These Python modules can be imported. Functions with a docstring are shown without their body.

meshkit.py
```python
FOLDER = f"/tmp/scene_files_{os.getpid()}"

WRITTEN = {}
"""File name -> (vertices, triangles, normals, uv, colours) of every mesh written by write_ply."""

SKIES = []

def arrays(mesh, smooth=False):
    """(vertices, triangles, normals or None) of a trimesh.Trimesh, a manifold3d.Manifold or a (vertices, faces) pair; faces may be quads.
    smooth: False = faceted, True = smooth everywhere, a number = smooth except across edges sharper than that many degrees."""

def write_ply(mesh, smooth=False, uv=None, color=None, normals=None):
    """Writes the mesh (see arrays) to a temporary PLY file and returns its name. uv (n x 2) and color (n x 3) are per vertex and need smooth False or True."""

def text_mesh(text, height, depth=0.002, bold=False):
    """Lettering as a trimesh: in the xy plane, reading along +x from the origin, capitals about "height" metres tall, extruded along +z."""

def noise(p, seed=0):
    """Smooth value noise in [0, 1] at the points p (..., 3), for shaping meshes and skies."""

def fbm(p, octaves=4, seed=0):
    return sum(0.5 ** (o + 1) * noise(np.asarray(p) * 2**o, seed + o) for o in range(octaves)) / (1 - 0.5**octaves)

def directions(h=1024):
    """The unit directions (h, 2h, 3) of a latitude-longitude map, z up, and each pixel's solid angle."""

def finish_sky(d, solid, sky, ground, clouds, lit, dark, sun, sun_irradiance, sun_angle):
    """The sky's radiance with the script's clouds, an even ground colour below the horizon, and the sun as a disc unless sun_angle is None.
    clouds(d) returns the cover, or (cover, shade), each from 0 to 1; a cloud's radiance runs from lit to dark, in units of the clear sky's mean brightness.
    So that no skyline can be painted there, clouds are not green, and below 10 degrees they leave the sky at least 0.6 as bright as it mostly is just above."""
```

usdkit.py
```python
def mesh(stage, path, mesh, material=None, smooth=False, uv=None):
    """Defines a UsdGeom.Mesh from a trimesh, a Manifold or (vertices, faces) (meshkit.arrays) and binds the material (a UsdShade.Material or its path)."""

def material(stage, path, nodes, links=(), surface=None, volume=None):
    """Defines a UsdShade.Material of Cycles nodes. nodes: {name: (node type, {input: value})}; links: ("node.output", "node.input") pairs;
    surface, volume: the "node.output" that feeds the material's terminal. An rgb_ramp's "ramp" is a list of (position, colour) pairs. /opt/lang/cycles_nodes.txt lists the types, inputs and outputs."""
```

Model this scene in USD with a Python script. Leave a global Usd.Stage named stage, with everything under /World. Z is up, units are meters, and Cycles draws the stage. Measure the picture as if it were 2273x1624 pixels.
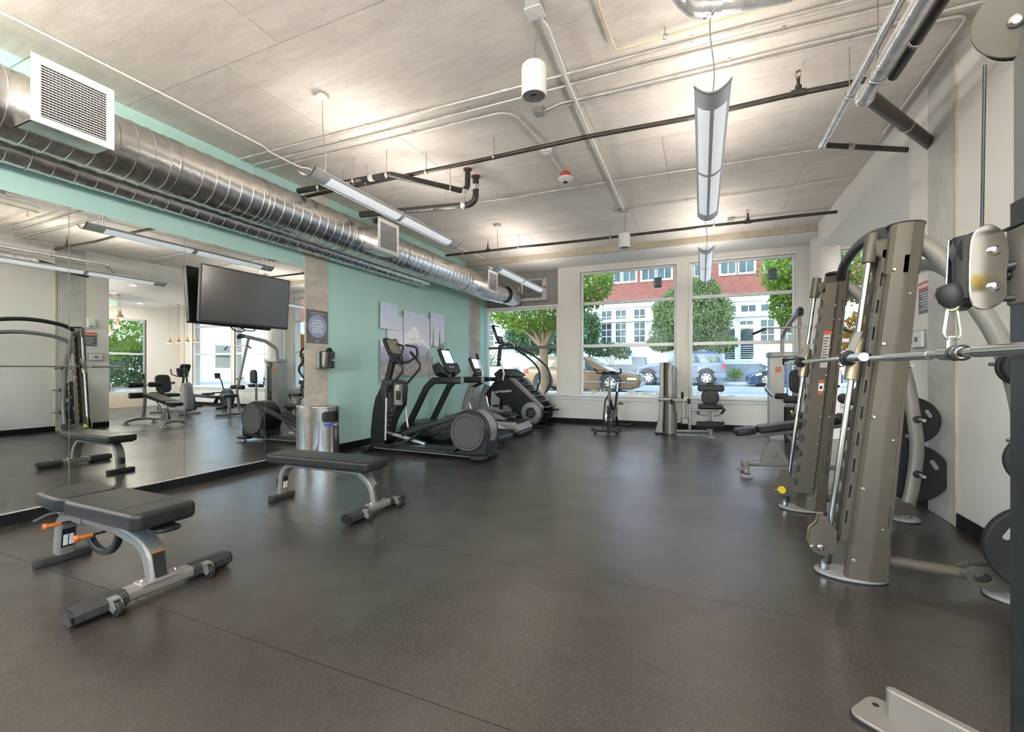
import math, random
import numpy as np, trimesh, mapbox_earcut, usdkit, meshkit
from shapely.geometry import Polygon, Point, box as sbox
from pxr import Usd, UsdGeom, UsdLux, UsdShade, Gf, Sdf, Vt

stage = Usd.Stage.CreateInMemory()
UsdGeom.SetStageUpAxis(stage, 'Z'); UsdGeom.SetStageMetersPerUnit(stage, 1.0)
UsdGeom.Xform.Define(stage, '/World'); UsdGeom.Scope.Define(stage, '/World/Looks')
stage.SetDefaultPrim(stage.GetPrimAtPath('/World'))
PI = math.pi
BAY = 330.0     # radiance of the side bay's lamps
LAMP = 7.0    # radiance of the uplight put into the pendant lamps to brighten the ceiling

# ------------------------------------------------------------------ camera, sky, sun, exposure
FPX, YAW, VH, EYE, U0 = 983.0, math.radians(23.165), 821.2, 1.15, 1136.5
SN, CS = math.sin(YAW), math.cos(YAW)
cam = UsdGeom.Camera.Define(stage, '/World/camera')
cam.CreateHorizontalApertureAttr(36.0); cam.CreateVerticalApertureAttr(36.0 * 1624 / 2273)
cam.CreateFocalLengthAttr(36.0 * FPX / 2273)
cam.CreateVerticalApertureOffsetAttr(36.0 * (VH - 812) / 2273)
cam.CreateClippingRangeAttr(Gf.Vec2f(0.05, 500))
cam.CreateExposureAttr(0.93)
UsdGeom.Xformable(cam).AddTransformOp().Set(Gf.Matrix4d(CS, SN, 0, 0, 0, 0, 1, 0, SN, -CS, 0, 0, 0, 0, EYE, 1))

def pix(u, v, X=None, Y=None, Z=None):
    """Drafting aid: the point of a known wall, machine plane or floor (X, Y or Z given) that the photograph shows at (u, v)."""
    a = (u - U0) / FPX
    d = np.array([-SN + a * CS, CS + a * SN, (VH - v) / FPX])
    t = X / d[0] if X is not None else Y / d[1] if Y is not None else (Z - EYE) / d[2]
    return np.array([0, 0, EYE]) + d * t

usdkit.material(stage, '/World/Looks/sky', {
    'sky': ('sky_texture', {'sky_type': 'multiple_scattering', 'sun_disc': False, 'sun_elevation': math.radians(48), 'sun_rotation': math.radians(200), 'altitude': 60.0, 'air_density': 1.0, 'aerosol_density': 1.2, 'ozone_density': 1.0}),
    'tint': ('mix_color', {'blend_type': 'multiply', 'fac': 1.0, 'b': (1.12, 1.0, 0.86), 'use_clamp': False}),
    'bg': ('background_shader', {'strength': 0.30})}, [('sky.color', 'tint.a'), ('tint.result', 'bg.color')], surface='bg.background')
dome = UsdLux.DomeLight.Define(stage, '/World/sky_light')
dome.CreateIntensityAttr(1.0)
UsdShade.MaterialBindingAPI.Apply(dome.GetPrim()).Bind(UsdShade.Material.Get(stage, '/World/Looks/sky'))
sun = UsdLux.DistantLight.Define(stage, '/World/sun')
sun.CreateIntensityAttr(8.0); sun.CreateAngleAttr(0.53); sun.CreateColorAttr(Gf.Vec3f(1.0, 0.93, 0.82))
# the sun stands behind the building, high to the right of the camera
_s = np.array([0.40, -0.55, 1.0]); _s /= np.linalg.norm(_s)
def look_matrix(z):
    z = np.asarray(z, float) / np.linalg.norm(z); x = np.cross([0, 0, 1.0], z)
    x = x / np.linalg.norm(x) if np.linalg.norm(x) > 1e-6 else np.array([1.0, 0, 0])
    return x, np.cross(z, x), z
def set_frame(prim, z, o):
    x, y, z = look_matrix(z)
    UsdGeom.Xformable(prim).AddTransformOp().Set(Gf.Matrix4d(*x, 0, *y, 0, *z, 0, *map(float, o), 1))
set_frame(sun, _s, (0, 0, 0))

# ------------------------------------------------------------------ naming and shapes
used, props = {}, {}
def fresh(parent, name):
    k = used.get((parent, name), 0); used[(parent, name)] = k + 1
    return f'{parent}/{name}' if k == 0 else f'{parent}/{name}_{k:03d}'
def data(prim, label=None, cat=None, group=None, kind=None):
    for k, v in (('label', label), ('category', cat), ('group', group), ('kind', kind)):
        if v: prim.SetCustomDataByKey(k, v)
    return prim

class Thing:
    """An Xform at the thing's base; shapes given in world coordinates become its parts."""
    def __init__(s, name, label=None, cat=None, loc=(0, 0, 0), rz=0.0, group=None, kind=None, at=None):
        s.path = fresh('/World', name); s.loc = np.array(loc, float); s.rz = rz
        x = UsdGeom.Xform.Define(stage, s.path); s.prim = x.GetPrim(); s.name = name
        s.group = group; s.cat = cat
        s.t, s.r = x.AddTranslateOp(), x.AddRotateZOp()
        s.move(loc if at is None else at, rz); data(s.prim, label, cat, group, kind)
    def move(s, loc, rz=0.0):
        s.t.Set(Gf.Vec3d(*map(float, loc))); s.r.Set(math.degrees(rz)); return s
    def part(s, name, b, m, label=None, under=None, smooth=32, kind=None):
        p = fresh(under or s.path, name)
        v, f = b.arrays() if isinstance(b, B) else (b.vertices, b.faces)
        v = v - s.loc
        prim = put(p, v, f, m, smooth, getattr(b, 'color', None)).GetPrim()
        data(prim, label, kind=kind)
        return p
    def copy(s, label, loc, rz=0.0, name=None):
        p = fresh('/World', name or s.name); x = UsdGeom.Xform.Define(stage, p)
        x.AddTranslateOp().Set(Gf.Vec3d(*map(float, loc))); x.AddRotateZOp().Set(math.degrees(rz))
        x.GetPrim().GetReferences().AddInternalReference(s.path); x.GetPrim().SetInstanceable(True)
        data(x.GetPrim(), label, s.cat, s.group)
        return x.GetPrim()

def put(path, v, f, m, smooth=32, color=None):
    mesh = trimesh.Trimesh(v, f, process=False)
    if color is not None:
        g = usdkit.mesh(stage, path, mesh, M[m], smooth=False)
        UsdGeom.PrimvarsAPI(g).CreatePrimvar('print', Sdf.ValueTypeNames.Color3fArray, 'vertex').Set(Vt.Vec3fArray.FromNumpy(np.asarray(color, np.float32)))
        return g
    return usdkit.mesh(stage, path, mesh, M[m], smooth=smooth)
def single(name, b, m, label, cat, group=None, kind=None, smooth=32):
    """A thing that is one mesh."""
    v, f = b.arrays() if isinstance(b, B) else (b.vertices, b.faces)
    o = v.mean(0); o[2] = v[:, 2].min()
    p = fresh('/World', name); g = put(p, v - o, f, m, smooth, getattr(b, 'color', None))
    UsdGeom.Xformable(g).AddTranslateOp().Set(Gf.Vec3d(*map(float, o)))
    return data(g.GetPrim(), label, cat, group, kind)
def struct(name, b, m, label=None, smooth=32):
    v, f = b.arrays()
    p = fresh('/World', name); data(put(p, v, f, m, smooth).GetPrim(), label, kind='structure'); return p

def vec(*a): return np.array(a, float)
def unit(a): return np.asarray(a, float) / max(np.linalg.norm(a), 1e-12)
def fillet(pts, r, k=6, closed=False):
    """A polyline with its corners rounded."""
    pts = [np.asarray(p, float) for p in pts]; n = len(pts); out = []
    for i in range(n):
        if not closed and i in (0, n - 1): out.append(pts[i]); continue
        p, a, c = pts[i], pts[i - 1], pts[(i + 1) % n]
        ri = r[i] if np.ndim(r) else r
        d1, d2 = unit(a - p), unit(c - p); ang = math.acos(np.clip(d1 @ d2, -1, 1))
        if ri <= 0 or ang > PI - 0.02: out.append(p); continue
        t = min(ri / math.tan(ang / 2), 0.48 * np.linalg.norm(a - p), 0.48 * np.linalg.norm(c - p))
        rr = t * math.tan(ang / 2); q = p + unit(d1 + d2) * rr / math.sin(ang / 2)
        s, e = p + d1 * t - q, p + d2 * t - q; w = math.acos(np.clip(unit(s) @ unit(e), -1, 1))
        for j in range(k + 1):
            f = j / k
            out.append(q + (math.sin((1 - f) * w) * s + math.sin(f * w) * e) / math.sin(w) if w > 1e-4 else q + s)
    return out
def spline(pts, n=8, closed=False):
    """Catmull-Rom curve through the points."""
    p = np.array(pts, float); m = len(p); out = []
    g = (lambda i: p[i % m]) if closed else (lambda i: p[i] if 0 <= i < m else (2 * p[0] - p[1] if i < 0 else 2 * p[-1] - p[-2]))
    for i in range(m if closed else m - 1):
        a, b, c, d = g(i - 1), g(i), g(i + 1), g(i + 2)
        for j in range(n):
            t = j / n
            out.append(0.5 * (2 * b + (c - a) * t + (2 * a - 5 * b + 4 * c - d) * t * t + (3 * b - a - 3 * c + d) * t ** 3))
    if not closed: out.append(p[-1])
    return out
def ring(n, rx, ry=None, pw=1.0):
    a = np.linspace(0, 2 * PI, n, endpoint=False); c, s = np.cos(a), np.sin(a)
    return np.stack([np.sign(c) * abs(c) ** pw * rx, np.sign(s) * abs(s) ** pw * (ry or rx)], 1)
def rrect(w, h, r, k=3):
    return [tuple(q[:2]) for q in fillet([(-w / 2, -h / 2, 0), (w / 2, -h / 2, 0), (w / 2, h / 2, 0), (-w / 2, h / 2, 0)], r, k, True)]
def rot(axis, a):
    return trimesh.transformations.rotation_matrix(a, axis)[:3, :3]

class B:
    """Collects shapes into one mesh."""
    def __init__(s): s.v, s.f, s.n = [], [], 0
    def add(s, v, f):
        v = np.asarray(v, float); f = np.asarray(f, int)
        if f.shape[1] == 4: f = np.vstack([f[:, [0, 1, 2]], f[:, [0, 2, 3]]])
        s.v.append(v); s.f.append(f + s.n); s.n += len(v); return s
    def arrays(s): return np.vstack(s.v), np.vstack(s.f)
    def mesh(s, t): return s.add(t.vertices, t.faces)
    def box(s, c, size, R=None, ch=0.0):
        c = np.asarray(c, float); h = np.asarray(size, float) / 2
        if ch <= 0:
            v = np.array([[x, y, z] for x in (-1, 1) for y in (-1, 1) for z in (-1, 1)]) * h
            f = [[0, 1, 3, 2], [4, 6, 7, 5], [0, 4, 5, 1], [2, 3, 7, 6], [0, 2, 6, 4], [1, 5, 7, 3]]
            v = v if R is None else v @ R.T
            return s.add(v + c, f)
        ch = min(ch, h.min() * 0.95); x, y = h[0], h[1]
        ax, ay, az = (np.eye(3) if R is None else R.T)
        return s.prism([(-x, -y), (x, -y), (x, y), (-x, y)], c - az * h[2], ax, ay, 2 * h[2], ch, vch=ch)
    def span(s, a, b, ch=0.0):
        a, b = np.asarray(a, float), np.asarray(b, float)
        return s.box((a + b) / 2, abs(b - a), None, ch)
    def prism(s, poly, o, ax, ay, t, ch=0.0, holes=(), vch=0.0, k=1):
        """A flat outline (x, y in the directions ax, ay from o) given the thickness t along ax x ay; ch rounds its edges, vch cuts its corners."""
        ax, ay = unit(ax), unit(ay); az = np.cross(ax, ay); o = np.asarray(o, float)
        p = np.array([q[:2] for q in poly], float)
        if np.sum(p[:, 0] * np.roll(p[:, 1], -1) - np.roll(p[:, 0], -1) * p[:, 1]) < 0: p = p[::-1]
        if vch: p = np.array([q[:2] for q in fillet([(*q, 0) for q in p], vch * 2.4, 1, True)])
        loops = [p] + [np.array(h, float) if np.sum(np.array(h)[:, 0] * np.roll(np.array(h)[:, 1], -1) - np.roll(np.array(h)[:, 0], -1) * np.array(h)[:, 1]) < 0 else np.array(h, float)[::-1] for h in holes]
        if ch <= 0: rings = [(0, 0), (t, 0)]
        else:
            arc = [(ch * (1 - math.cos(a)), ch * (1 - math.sin(a))) for a in np.linspace(0, PI / 2, k + 1)]
            rings = [(z, i) for z, i in arc] + [(t - z, i) for z, i in arc[::-1]]
            if t < 2 * ch: rings = [(0, 0), (t, 0)]
        def inset(q, d):
            if d <= 1e-9: return q
            e1, e2 = q - np.roll(q, 1, 0), np.roll(q, -1, 0) - q
            n1 = np.stack([-e1[:, 1], e1[:, 0]], 1); n2 = np.stack([-e2[:, 1], e2[:, 0]], 1)
            n1 /= np.maximum(np.linalg.norm(n1, axis=1, keepdims=True), 1e-9); n2 /= np.maximum(np.linalg.norm(n2, axis=1, keepdims=True), 1e-9)
            b = n1 + n2; b /= np.maximum((b * b).sum(1, keepdims=True) / 2, 0.5)
            return q + b * d
        v, f, base = [], [], 0; starts = []
        for L in loops:
            n = len(L); starts.append(base)
            for z, i in rings:
                q = inset(L, i); v.append(o + q[:, :1] * ax + q[:, 1:] * ay + z * az)
            for r in range(len(rings) - 1):
                a = base + r * n + np.arange(n); b = base + r * n + np.roll(np.arange(n), -1)
                f.append(np.stack([a, b, b + n, a + n], 1))
            base += n * len(rings)
        q0 = [inset(L, rings[0][1]) for L in loops]
        tri = mapbox_earcut.triangulate_float64(np.vstack(q0), np.cumsum([len(L) for L in loops]).astype(np.uint32)).reshape(-1, 3).astype(int)
        lo = np.concatenate([st + np.arange(len(L)) for st, L in zip(starts, loops)])
        hi = np.concatenate([st + (len(rings) - 1) * len(L) + np.arange(len(L)) for st, L in zip(starts, loops)])
        F = np.vstack(f); F = np.vstack([F[:, [0, 1, 2]], F[:, [0, 2, 3]]])
        area = np.cross(np.vstack(q0)[tri[:, 1]] - np.vstack(q0)[tri[:, 0]], np.vstack(q0)[tri[:, 2]] - np.vstack(q0)[tri[:, 0]])
        tri = np.where((area > 0)[:, None], tri, tri[:, ::-1])
        return s.add(np.vstack(v), np.vstack([F, hi[tri], lo[tri[:, ::-1]]]))
    def tube(s, pts, r, n=12, fil=0.0, closed=False, nrm=None, k=6, cap=True):
        """A round tube (r a radius, or one per point) or a section (r a list of x, y) along the points."""
        pts = fillet(pts, fil, k, closed) if fil else pts
        p = np.array(pts, float); m = len(p)
        sec = np.asarray(r, float) if np.ndim(r) == 2 else ring(n, 1.0)
        rad = np.ones(m) if np.ndim(r) == 2 else np.broadcast_to(np.asarray(r, float), (m,)); n = len(sec)
        e = np.diff(p, axis=0); e = np.vstack([e, e[-1:] if not closed else p[:1] - p[-1:]]); e /= np.maximum(np.linalg.norm(e, axis=1, keepdims=True), 1e-9)
        prev = np.roll(e, 1, 0)
        if not closed: prev[0] = e[0]; e[-1] = prev[-1]
        tan = e + prev; tan /= np.maximum(np.linalg.norm(tan, axis=1, keepdims=True), 1e-9)
        x = unit(nrm) if nrm is not None else unit(np.cross(tan[0], [0, 0, 1.0] if abs(tan[0][2]) < 0.9 else [1.0, 0, 0]))
        v = []
        for i in range(m):
            x = unit(x - tan[i] * (x @ tan[i])); y = np.cross(tan[i], x)
            w = 1 / max(0.6, float(tan[i] @ e[i]))
            if nrm is not None:
                q = p[i] + rad[i] * (sec[:, :1] * x + sec[:, 1:] * y * w)
            else: q = p[i] + rad[i] * (sec[:, :1] * x + sec[:, 1:] * y)
            v.append(q)
        f = []; a0 = np.arange(n); b0 = np.roll(a0, -1)
        for i in range(m if closed else m - 1):
            j = (i + 1) % m; f.append(np.stack([i * n + a0, i * n + b0, j * n + b0, j * n + a0], 1))
        F = np.vstack(f); F = np.vstack([F[:, [0, 1, 2]], F[:, [0, 2, 3]]]); V = np.vstack(v)
        if cap and not closed:
            c0, c1 = len(V), len(V) + 1; V = np.vstack([V, p[0], p[-1]])
            V0 = np.vstack([v[0], v[-1]]); k0 = len(V); V = np.vstack([V, V0])
            F = np.vstack([F, np.stack([np.full(n, c0), k0 + b0, k0 + a0], 1), np.stack([np.full(n, c1), k0 + n + a0, k0 + n + b0], 1)])
        return s.add(V, F)
    def cyl(s, p, q, r, n=20, r2=None, ch=0.0):
        p, q = np.asarray(p, float), np.asarray(q, float); r2 = r if r2 is None else r2
        if ch:
            d = unit(q - p) * ch; return s.tube([p, p + d, q - d, q], [r - ch, r, r2, r2 - ch], n)
        return s.tube([p, q], [r, r2], n)
    def lathe(s, prof, o, axis=(0, 0, 1), n=28):
        """(radius, height) pairs turned about the axis through o."""
        a = unit(axis); x = unit(np.cross(a, [0, 0, 1.0] if abs(a[2]) < 0.9 else [1.0, 0, 0])); y = np.cross(a, x); o = np.asarray(o, float)
        c = ring(n, 1.0); v = [o + h * a + r * (c[:, :1] * x + c[:, 1:] * y) for r, h in prof]; f = []
        a0 = np.arange(n); b0 = np.roll(a0, -1)
        for i in range(len(prof) - 1): f.append(np.stack([i * n + a0, i * n + b0, (i + 1) * n + b0, (i + 1) * n + a0], 1))
        return s.add(np.vstack(v), np.vstack(f))
    def ball(s, c, r, sub=2):
        t = trimesh.creation.icosphere(sub, 1.0); return s.add(t.vertices * r + np.asarray(c, float), t.faces)
    def quad(s, a, b, c, d): return s.add([a, b, c, d], [[0, 1, 2, 3]])
    def text(s, txt, o, ax, ay, h, depth=0.001, bold=False, center=True, width=None):
        t = meshkit.text_mesh(txt, h, depth, bold); v = np.array(t.vertices)
        if width: v[:, 0] *= width / np.ptp(v[:, 0])
        if center: v[:, 0] -= (v[:, 0].min() + v[:, 0].max()) / 2
        ax, ay = unit(ax), unit(ay); az = np.cross(ax, ay)
        return s.add(np.asarray(o, float) + v[:, :1] * ax + v[:, 1:2] * ay + v[:, 2:] * az, t.faces)
    def bolt(s, p, d, r=0.008, h=0.006):
        p, d = np.asarray(p, float), unit(d)
        return s.tube([p, p + d * h * .6, p + d * h], [r, r, r * .6], 8)
    def loop(s, c, axis, R, r, n=24, m=8):
        a = unit(axis); x = unit(np.cross(a, [0, 0, 1.0] if abs(a[2]) < 0.9 else [1.0, 0, 0])); y = np.cross(a, x); q = ring(n, R)
        return s.tube([np.asarray(c, float) + u * x + w * y for u, w in q], r, m, closed=True)
    def moved(s, R=None, t=(0, 0, 0)):
        s.v = [(v if R is None else v @ np.asarray(R).T) + np.asarray(t, float) for v in s.v]; return s
def plan(a, b, ch=0): return B().span(a, b, ch)
VX, VY, VZ = vec(1, 0, 0), vec(0, 1, 0), vec(0, 0, 1)

# ------------------------------------------------------------------ materials
M = {}
def mat(name, nodes, links, surface='p.BSDF'):
    M[name] = usdkit.material(stage, f'/World/Looks/{name}', nodes, links, surface=surface); return M[name]
def plain(name, c, rough=0.5, metal=0.0, vary=0.08, scale=6.0, bump=0.0, bscale=60.0, **kw):
    """A principled surface whose tone and gloss wander a little with noise."""
    lo = tuple(x * (1 - vary) for x in c); hi = tuple(min(1, x * (1 + vary)) for x in c)
    n = {'tc': ('texture_coordinate', {}), 'n': ('noise_texture', {'scale': scale, 'detail': 5.0, 'roughness': 0.6}),
         'r': ('rgb_ramp', {'ramp': [(0.3, lo), (0.7, hi)]}), 'p': ('principled_bsdf', {'roughness': rough, 'metallic': metal, **kw}),
         'mr': ('map_range', {'from_min': 0.3, 'from_max': 0.7, 'to_min': rough * 0.9, 'to_max': min(1, rough * 1.12)})}
    l = [('tc.object', 'n.vector'), ('n.fac', 'r.fac'), ('r.color', 'p.base_color'), ('n.fac', 'mr.value'), ('mr.result', 'p.roughness')]
    if bump:
        n['bn'] = ('noise_texture', {'scale': bscale, 'detail': 3.0}); n['b'] = ('bump', {'strength': bump, 'distance': 0.004})
        l += [('tc.object', 'bn.vector'), ('bn.fac', 'b.height'), ('b.normal', 'p.normal')]
    return mat(name, n, l)

plain('teal_paint', (0.40, 0.615, 0.575), 0.6, vary=0.035, scale=1.5, bump=0.06, bscale=220)
plain('white_paint', (0.74, 0.715, 0.675), 0.6, vary=0.02, scale=1.2, bump=0.05, bscale=220)
plain('white_trim', (0.78, 0.77, 0.75), 0.4, vary=0.02)
plain('alu_frame', (0.62, 0.62, 0.61), 0.38, 0.25, vary=0.03)
plain('dark_frame', (0.16, 0.155, 0.15), 0.4, 0.3, vary=0.05)
plain('rubber_base', (0.007, 0.007, 0.0075), 0.5, specular_ior_level=0.2, vary=0.1)
plain('silver_paint', (0.255, 0.24, 0.218), 0.36, 0.4, vary=0.05, scale=3)
plain('taupe_paint', (0.10, 0.086, 0.067), 0.42, 0.25, vary=0.05, scale=3)
plain('grey_paint', (0.27, 0.27, 0.265), 0.4, 0.4, vary=0.06)
plain('light_grey', (0.3, 0.3, 0.29), 0.4, 0.1, vary=0.04)
plain('gunmetal', (0.017, 0.019, 0.02), 0.34, 0.0, specular_ior_level=0.4, vary=0.1)
plain('disc_grey', (0.06, 0.058, 0.056), 0.5, vary=0.06)
plain('black_plastic', (0.011, 0.0112, 0.0115), 0.38, specular_ior_level=0.4, vary=0.15)
plain('matte_black', (0.013, 0.013, 0.0135), 0.62, specular_ior_level=0.4, vary=0.2, bump=0.1, bscale=300)
plain('grey_plastic', (0.03, 0.03, 0.03), 0.5, specular_ior_level=0.4, vary=0.1)
plain('vinyl', (0.016, 0.015, 0.014), 0.36, specular_ior_level=0.35, vary=0.15, scale=5, bump=0.12, bscale=260)
plain('rubber', (0.015, 0.015, 0.016), 0.6, vary=0.2)
plain('chrome', (0.72, 0.72, 0.71), 0.12, 1.0, vary=0.03)
plain('brushed_steel', (0.62, 0.6, 0.57), 0.2, 1.0, vary=0.05, anisotropic=0.4)
plain('zinc', (0.55, 0.53, 0.5), 0.3, 1.0, vary=0.08)
plain('conduit_metal', (0.62, 0.605, 0.58), 0.32, 0.35, vary=0.08, scale=9)
plain('foil', (0.66, 0.655, 0.66), 0.24, 0.65, vary=0.1, scale=14, bump=0.5, bscale=40)
plain('iron_pipe', (0.055, 0.047, 0.04), 0.38, 0.3, vary=0.35, scale=12)
plain('pvc_black', (0.03, 0.027, 0.025), 0.32, vary=0.2)
plain('brass', (0.33, 0.27, 0.18), 0.32, 0.8, vary=0.1)
plain('cream_pipe', (0.62, 0.55, 0.4), 0.45, vary=0.1)
plain('white_plastic', (0.75, 0.74, 0.72), 0.4, vary=0.03)
plain('white_print', (0.8, 0.8, 0.8), 0.5, vary=0.01)
plain('silver_print', (0.55, 0.56, 0.57), 0.4, 0.3, vary=0.02)
plain('sign_grey', (0.13, 0.125, 0.125), 0.5, vary=0.03)
plain('sign_blue', (0.26, 0.33, 0.52), 0.5, vary=0.03)
plain('band_blue', (0.02, 0.06, 0.3), 0.4, vary=0.05)
plain('orange', (0.42, 0.12, 0.025), 0.4, vary=0.06)
plain('yellow', (0.8, 0.55, 0.03), 0.4, vary=0.05)
plain('maroon', (0.13, 0.03, 0.022), 0.5, vary=0.1)
plain('lcd', (0.17, 0.16, 0.115), 0.3, vary=0.1)
plain('red', (0.5, 0.05, 0.035), 0.42, vary=0.06)
plain('green', (0.05, 0.25, 0.08), 0.5, vary=0.06)
plain('label_paper', (0.45, 0.44, 0.42), 0.5, vary=0.04)
plain('plywood', (0.5, 0.36, 0.22), 0.5, vary=0.1)
plain('beige', (0.56, 0.49, 0.41), 0.55, vary=0.05)
plain('copper_gold', (0.75, 0.45, 0.22), 0.25, 0.95, vary=0.05)

# painted concrete, galvanised steel, rubber floor: layered noise
def concrete(name, a, b, c, scale=1.0, rough=0.75, stretch=(1, 1, 1), bump=0.25, use='object'):
    return mat(name, {'tc': ('texture_coordinate', {}), 'oi': ('object_info', {}), 'mp': ('mapping', {'scale': tuple(scale * x for x in stretch)}),
        'n1': ('noise_texture', {'scale': 1.1, 'detail': 6.0, 'roughness': 0.65, 'distortion': 0.6}),
        'n2': ('noise_texture', {'scale': 9.0, 'detail': 8.0, 'roughness': 0.7}),
        'n3': ('noise_texture', {'scale': 38.0, 'detail': 2.0}),
        'r1': ('rgb_ramp', {'ramp': [(0.3, a), (0.5, b), (0.72, c)]}), 'r2': ('rgb_ramp', {'ramp': [(0.3, (0.86, 0.86, 0.86)), (0.7, (1.08, 1.08, 1.08))]}),
        'r3': ('rgb_ramp', {'ramp': [(0.24, (0.72, 0.7, 0.67)), (0.33, (1, 1, 1))]}),
        'm1': ('mix_color', {'blend_type': 'multiply', 'fac': 0.9, 'use_clamp': False}), 'm2': ('mix_color', {'blend_type': 'multiply', 'fac': 0.8}),
        'hv': ('hsv', {}), 'mv': ('map_range', {'to_min': 0.955, 'to_max': 1.045}),
        'b': ('bump', {'strength': bump, 'distance': 0.006}), 'p': ('principled_bsdf', {'roughness': rough})},
        [('tc.' + use, 'mp.vector'), ('mp.vector', 'n1.vector'), ('mp.vector', 'n2.vector'), ('tc.' + use, 'n3.vector'), ('n1.fac', 'r1.fac'), ('n2.fac', 'r2.fac'), ('n3.fac', 'r3.fac'),
         ('r1.color', 'm1.a'), ('r2.color', 'm1.b'), ('m1.result', 'm2.a'), ('r3.color', 'm2.b'), ('oi.random', 'mv.value'), ('mv.result', 'hv.value'), ('m2.result', 'hv.color'), ('hv.color', 'p.base_color'), ('n2.fac', 'b.height'), ('b.normal', 'p.normal')])
concrete('slab_concrete', (0.61, 0.565, 0.515), (0.69, 0.645, 0.59), (0.745, 0.70, 0.645), 1.0, stretch=(0.5, 2.2, 1))
concrete('beam_concrete', (0.42, 0.36, 0.28), (0.52, 0.455, 0.36), (0.58, 0.53, 0.44), 1.2)
concrete('column_concrete', (0.36, 0.325, 0.28), (0.47, 0.43, 0.37), (0.58, 0.54, 0.48), 2.0, stretch=(1, 1, 3))
concrete('wall_concrete', (0.44, 0.43, 0.41), (0.52, 0.51, 0.49), (0.58, 0.57, 0.55), 1.6)
concrete('pavement', (0.52, 0.49, 0.45), (0.6, 0.57, 0.53), (0.68, 0.66, 0.62), 0.6)
concrete('asphalt', (0.3, 0.29, 0.28), (0.36, 0.35, 0.34), (0.42, 0.41, 0.4), 0.5)
concrete('foundation', (0.19, 0.2, 0.21), (0.23, 0.24, 0.25), (0.27, 0.28, 0.29), 0.5)
concrete('bark', (0.14, 0.085, 0.045), (0.24, 0.155, 0.085), (0.33, 0.23, 0.14), 3.0, stretch=(1, 1, 0.3), bump=0.8)
concrete('stone', (0.3, 0.27, 0.23), (0.44, 0.4, 0.34), (0.6, 0.55, 0.48), 3.0)
concrete('mulch', (0.2, 0.14, 0.09), (0.34, 0.26, 0.18), (0.5, 0.42, 0.3), 4.0)

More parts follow.
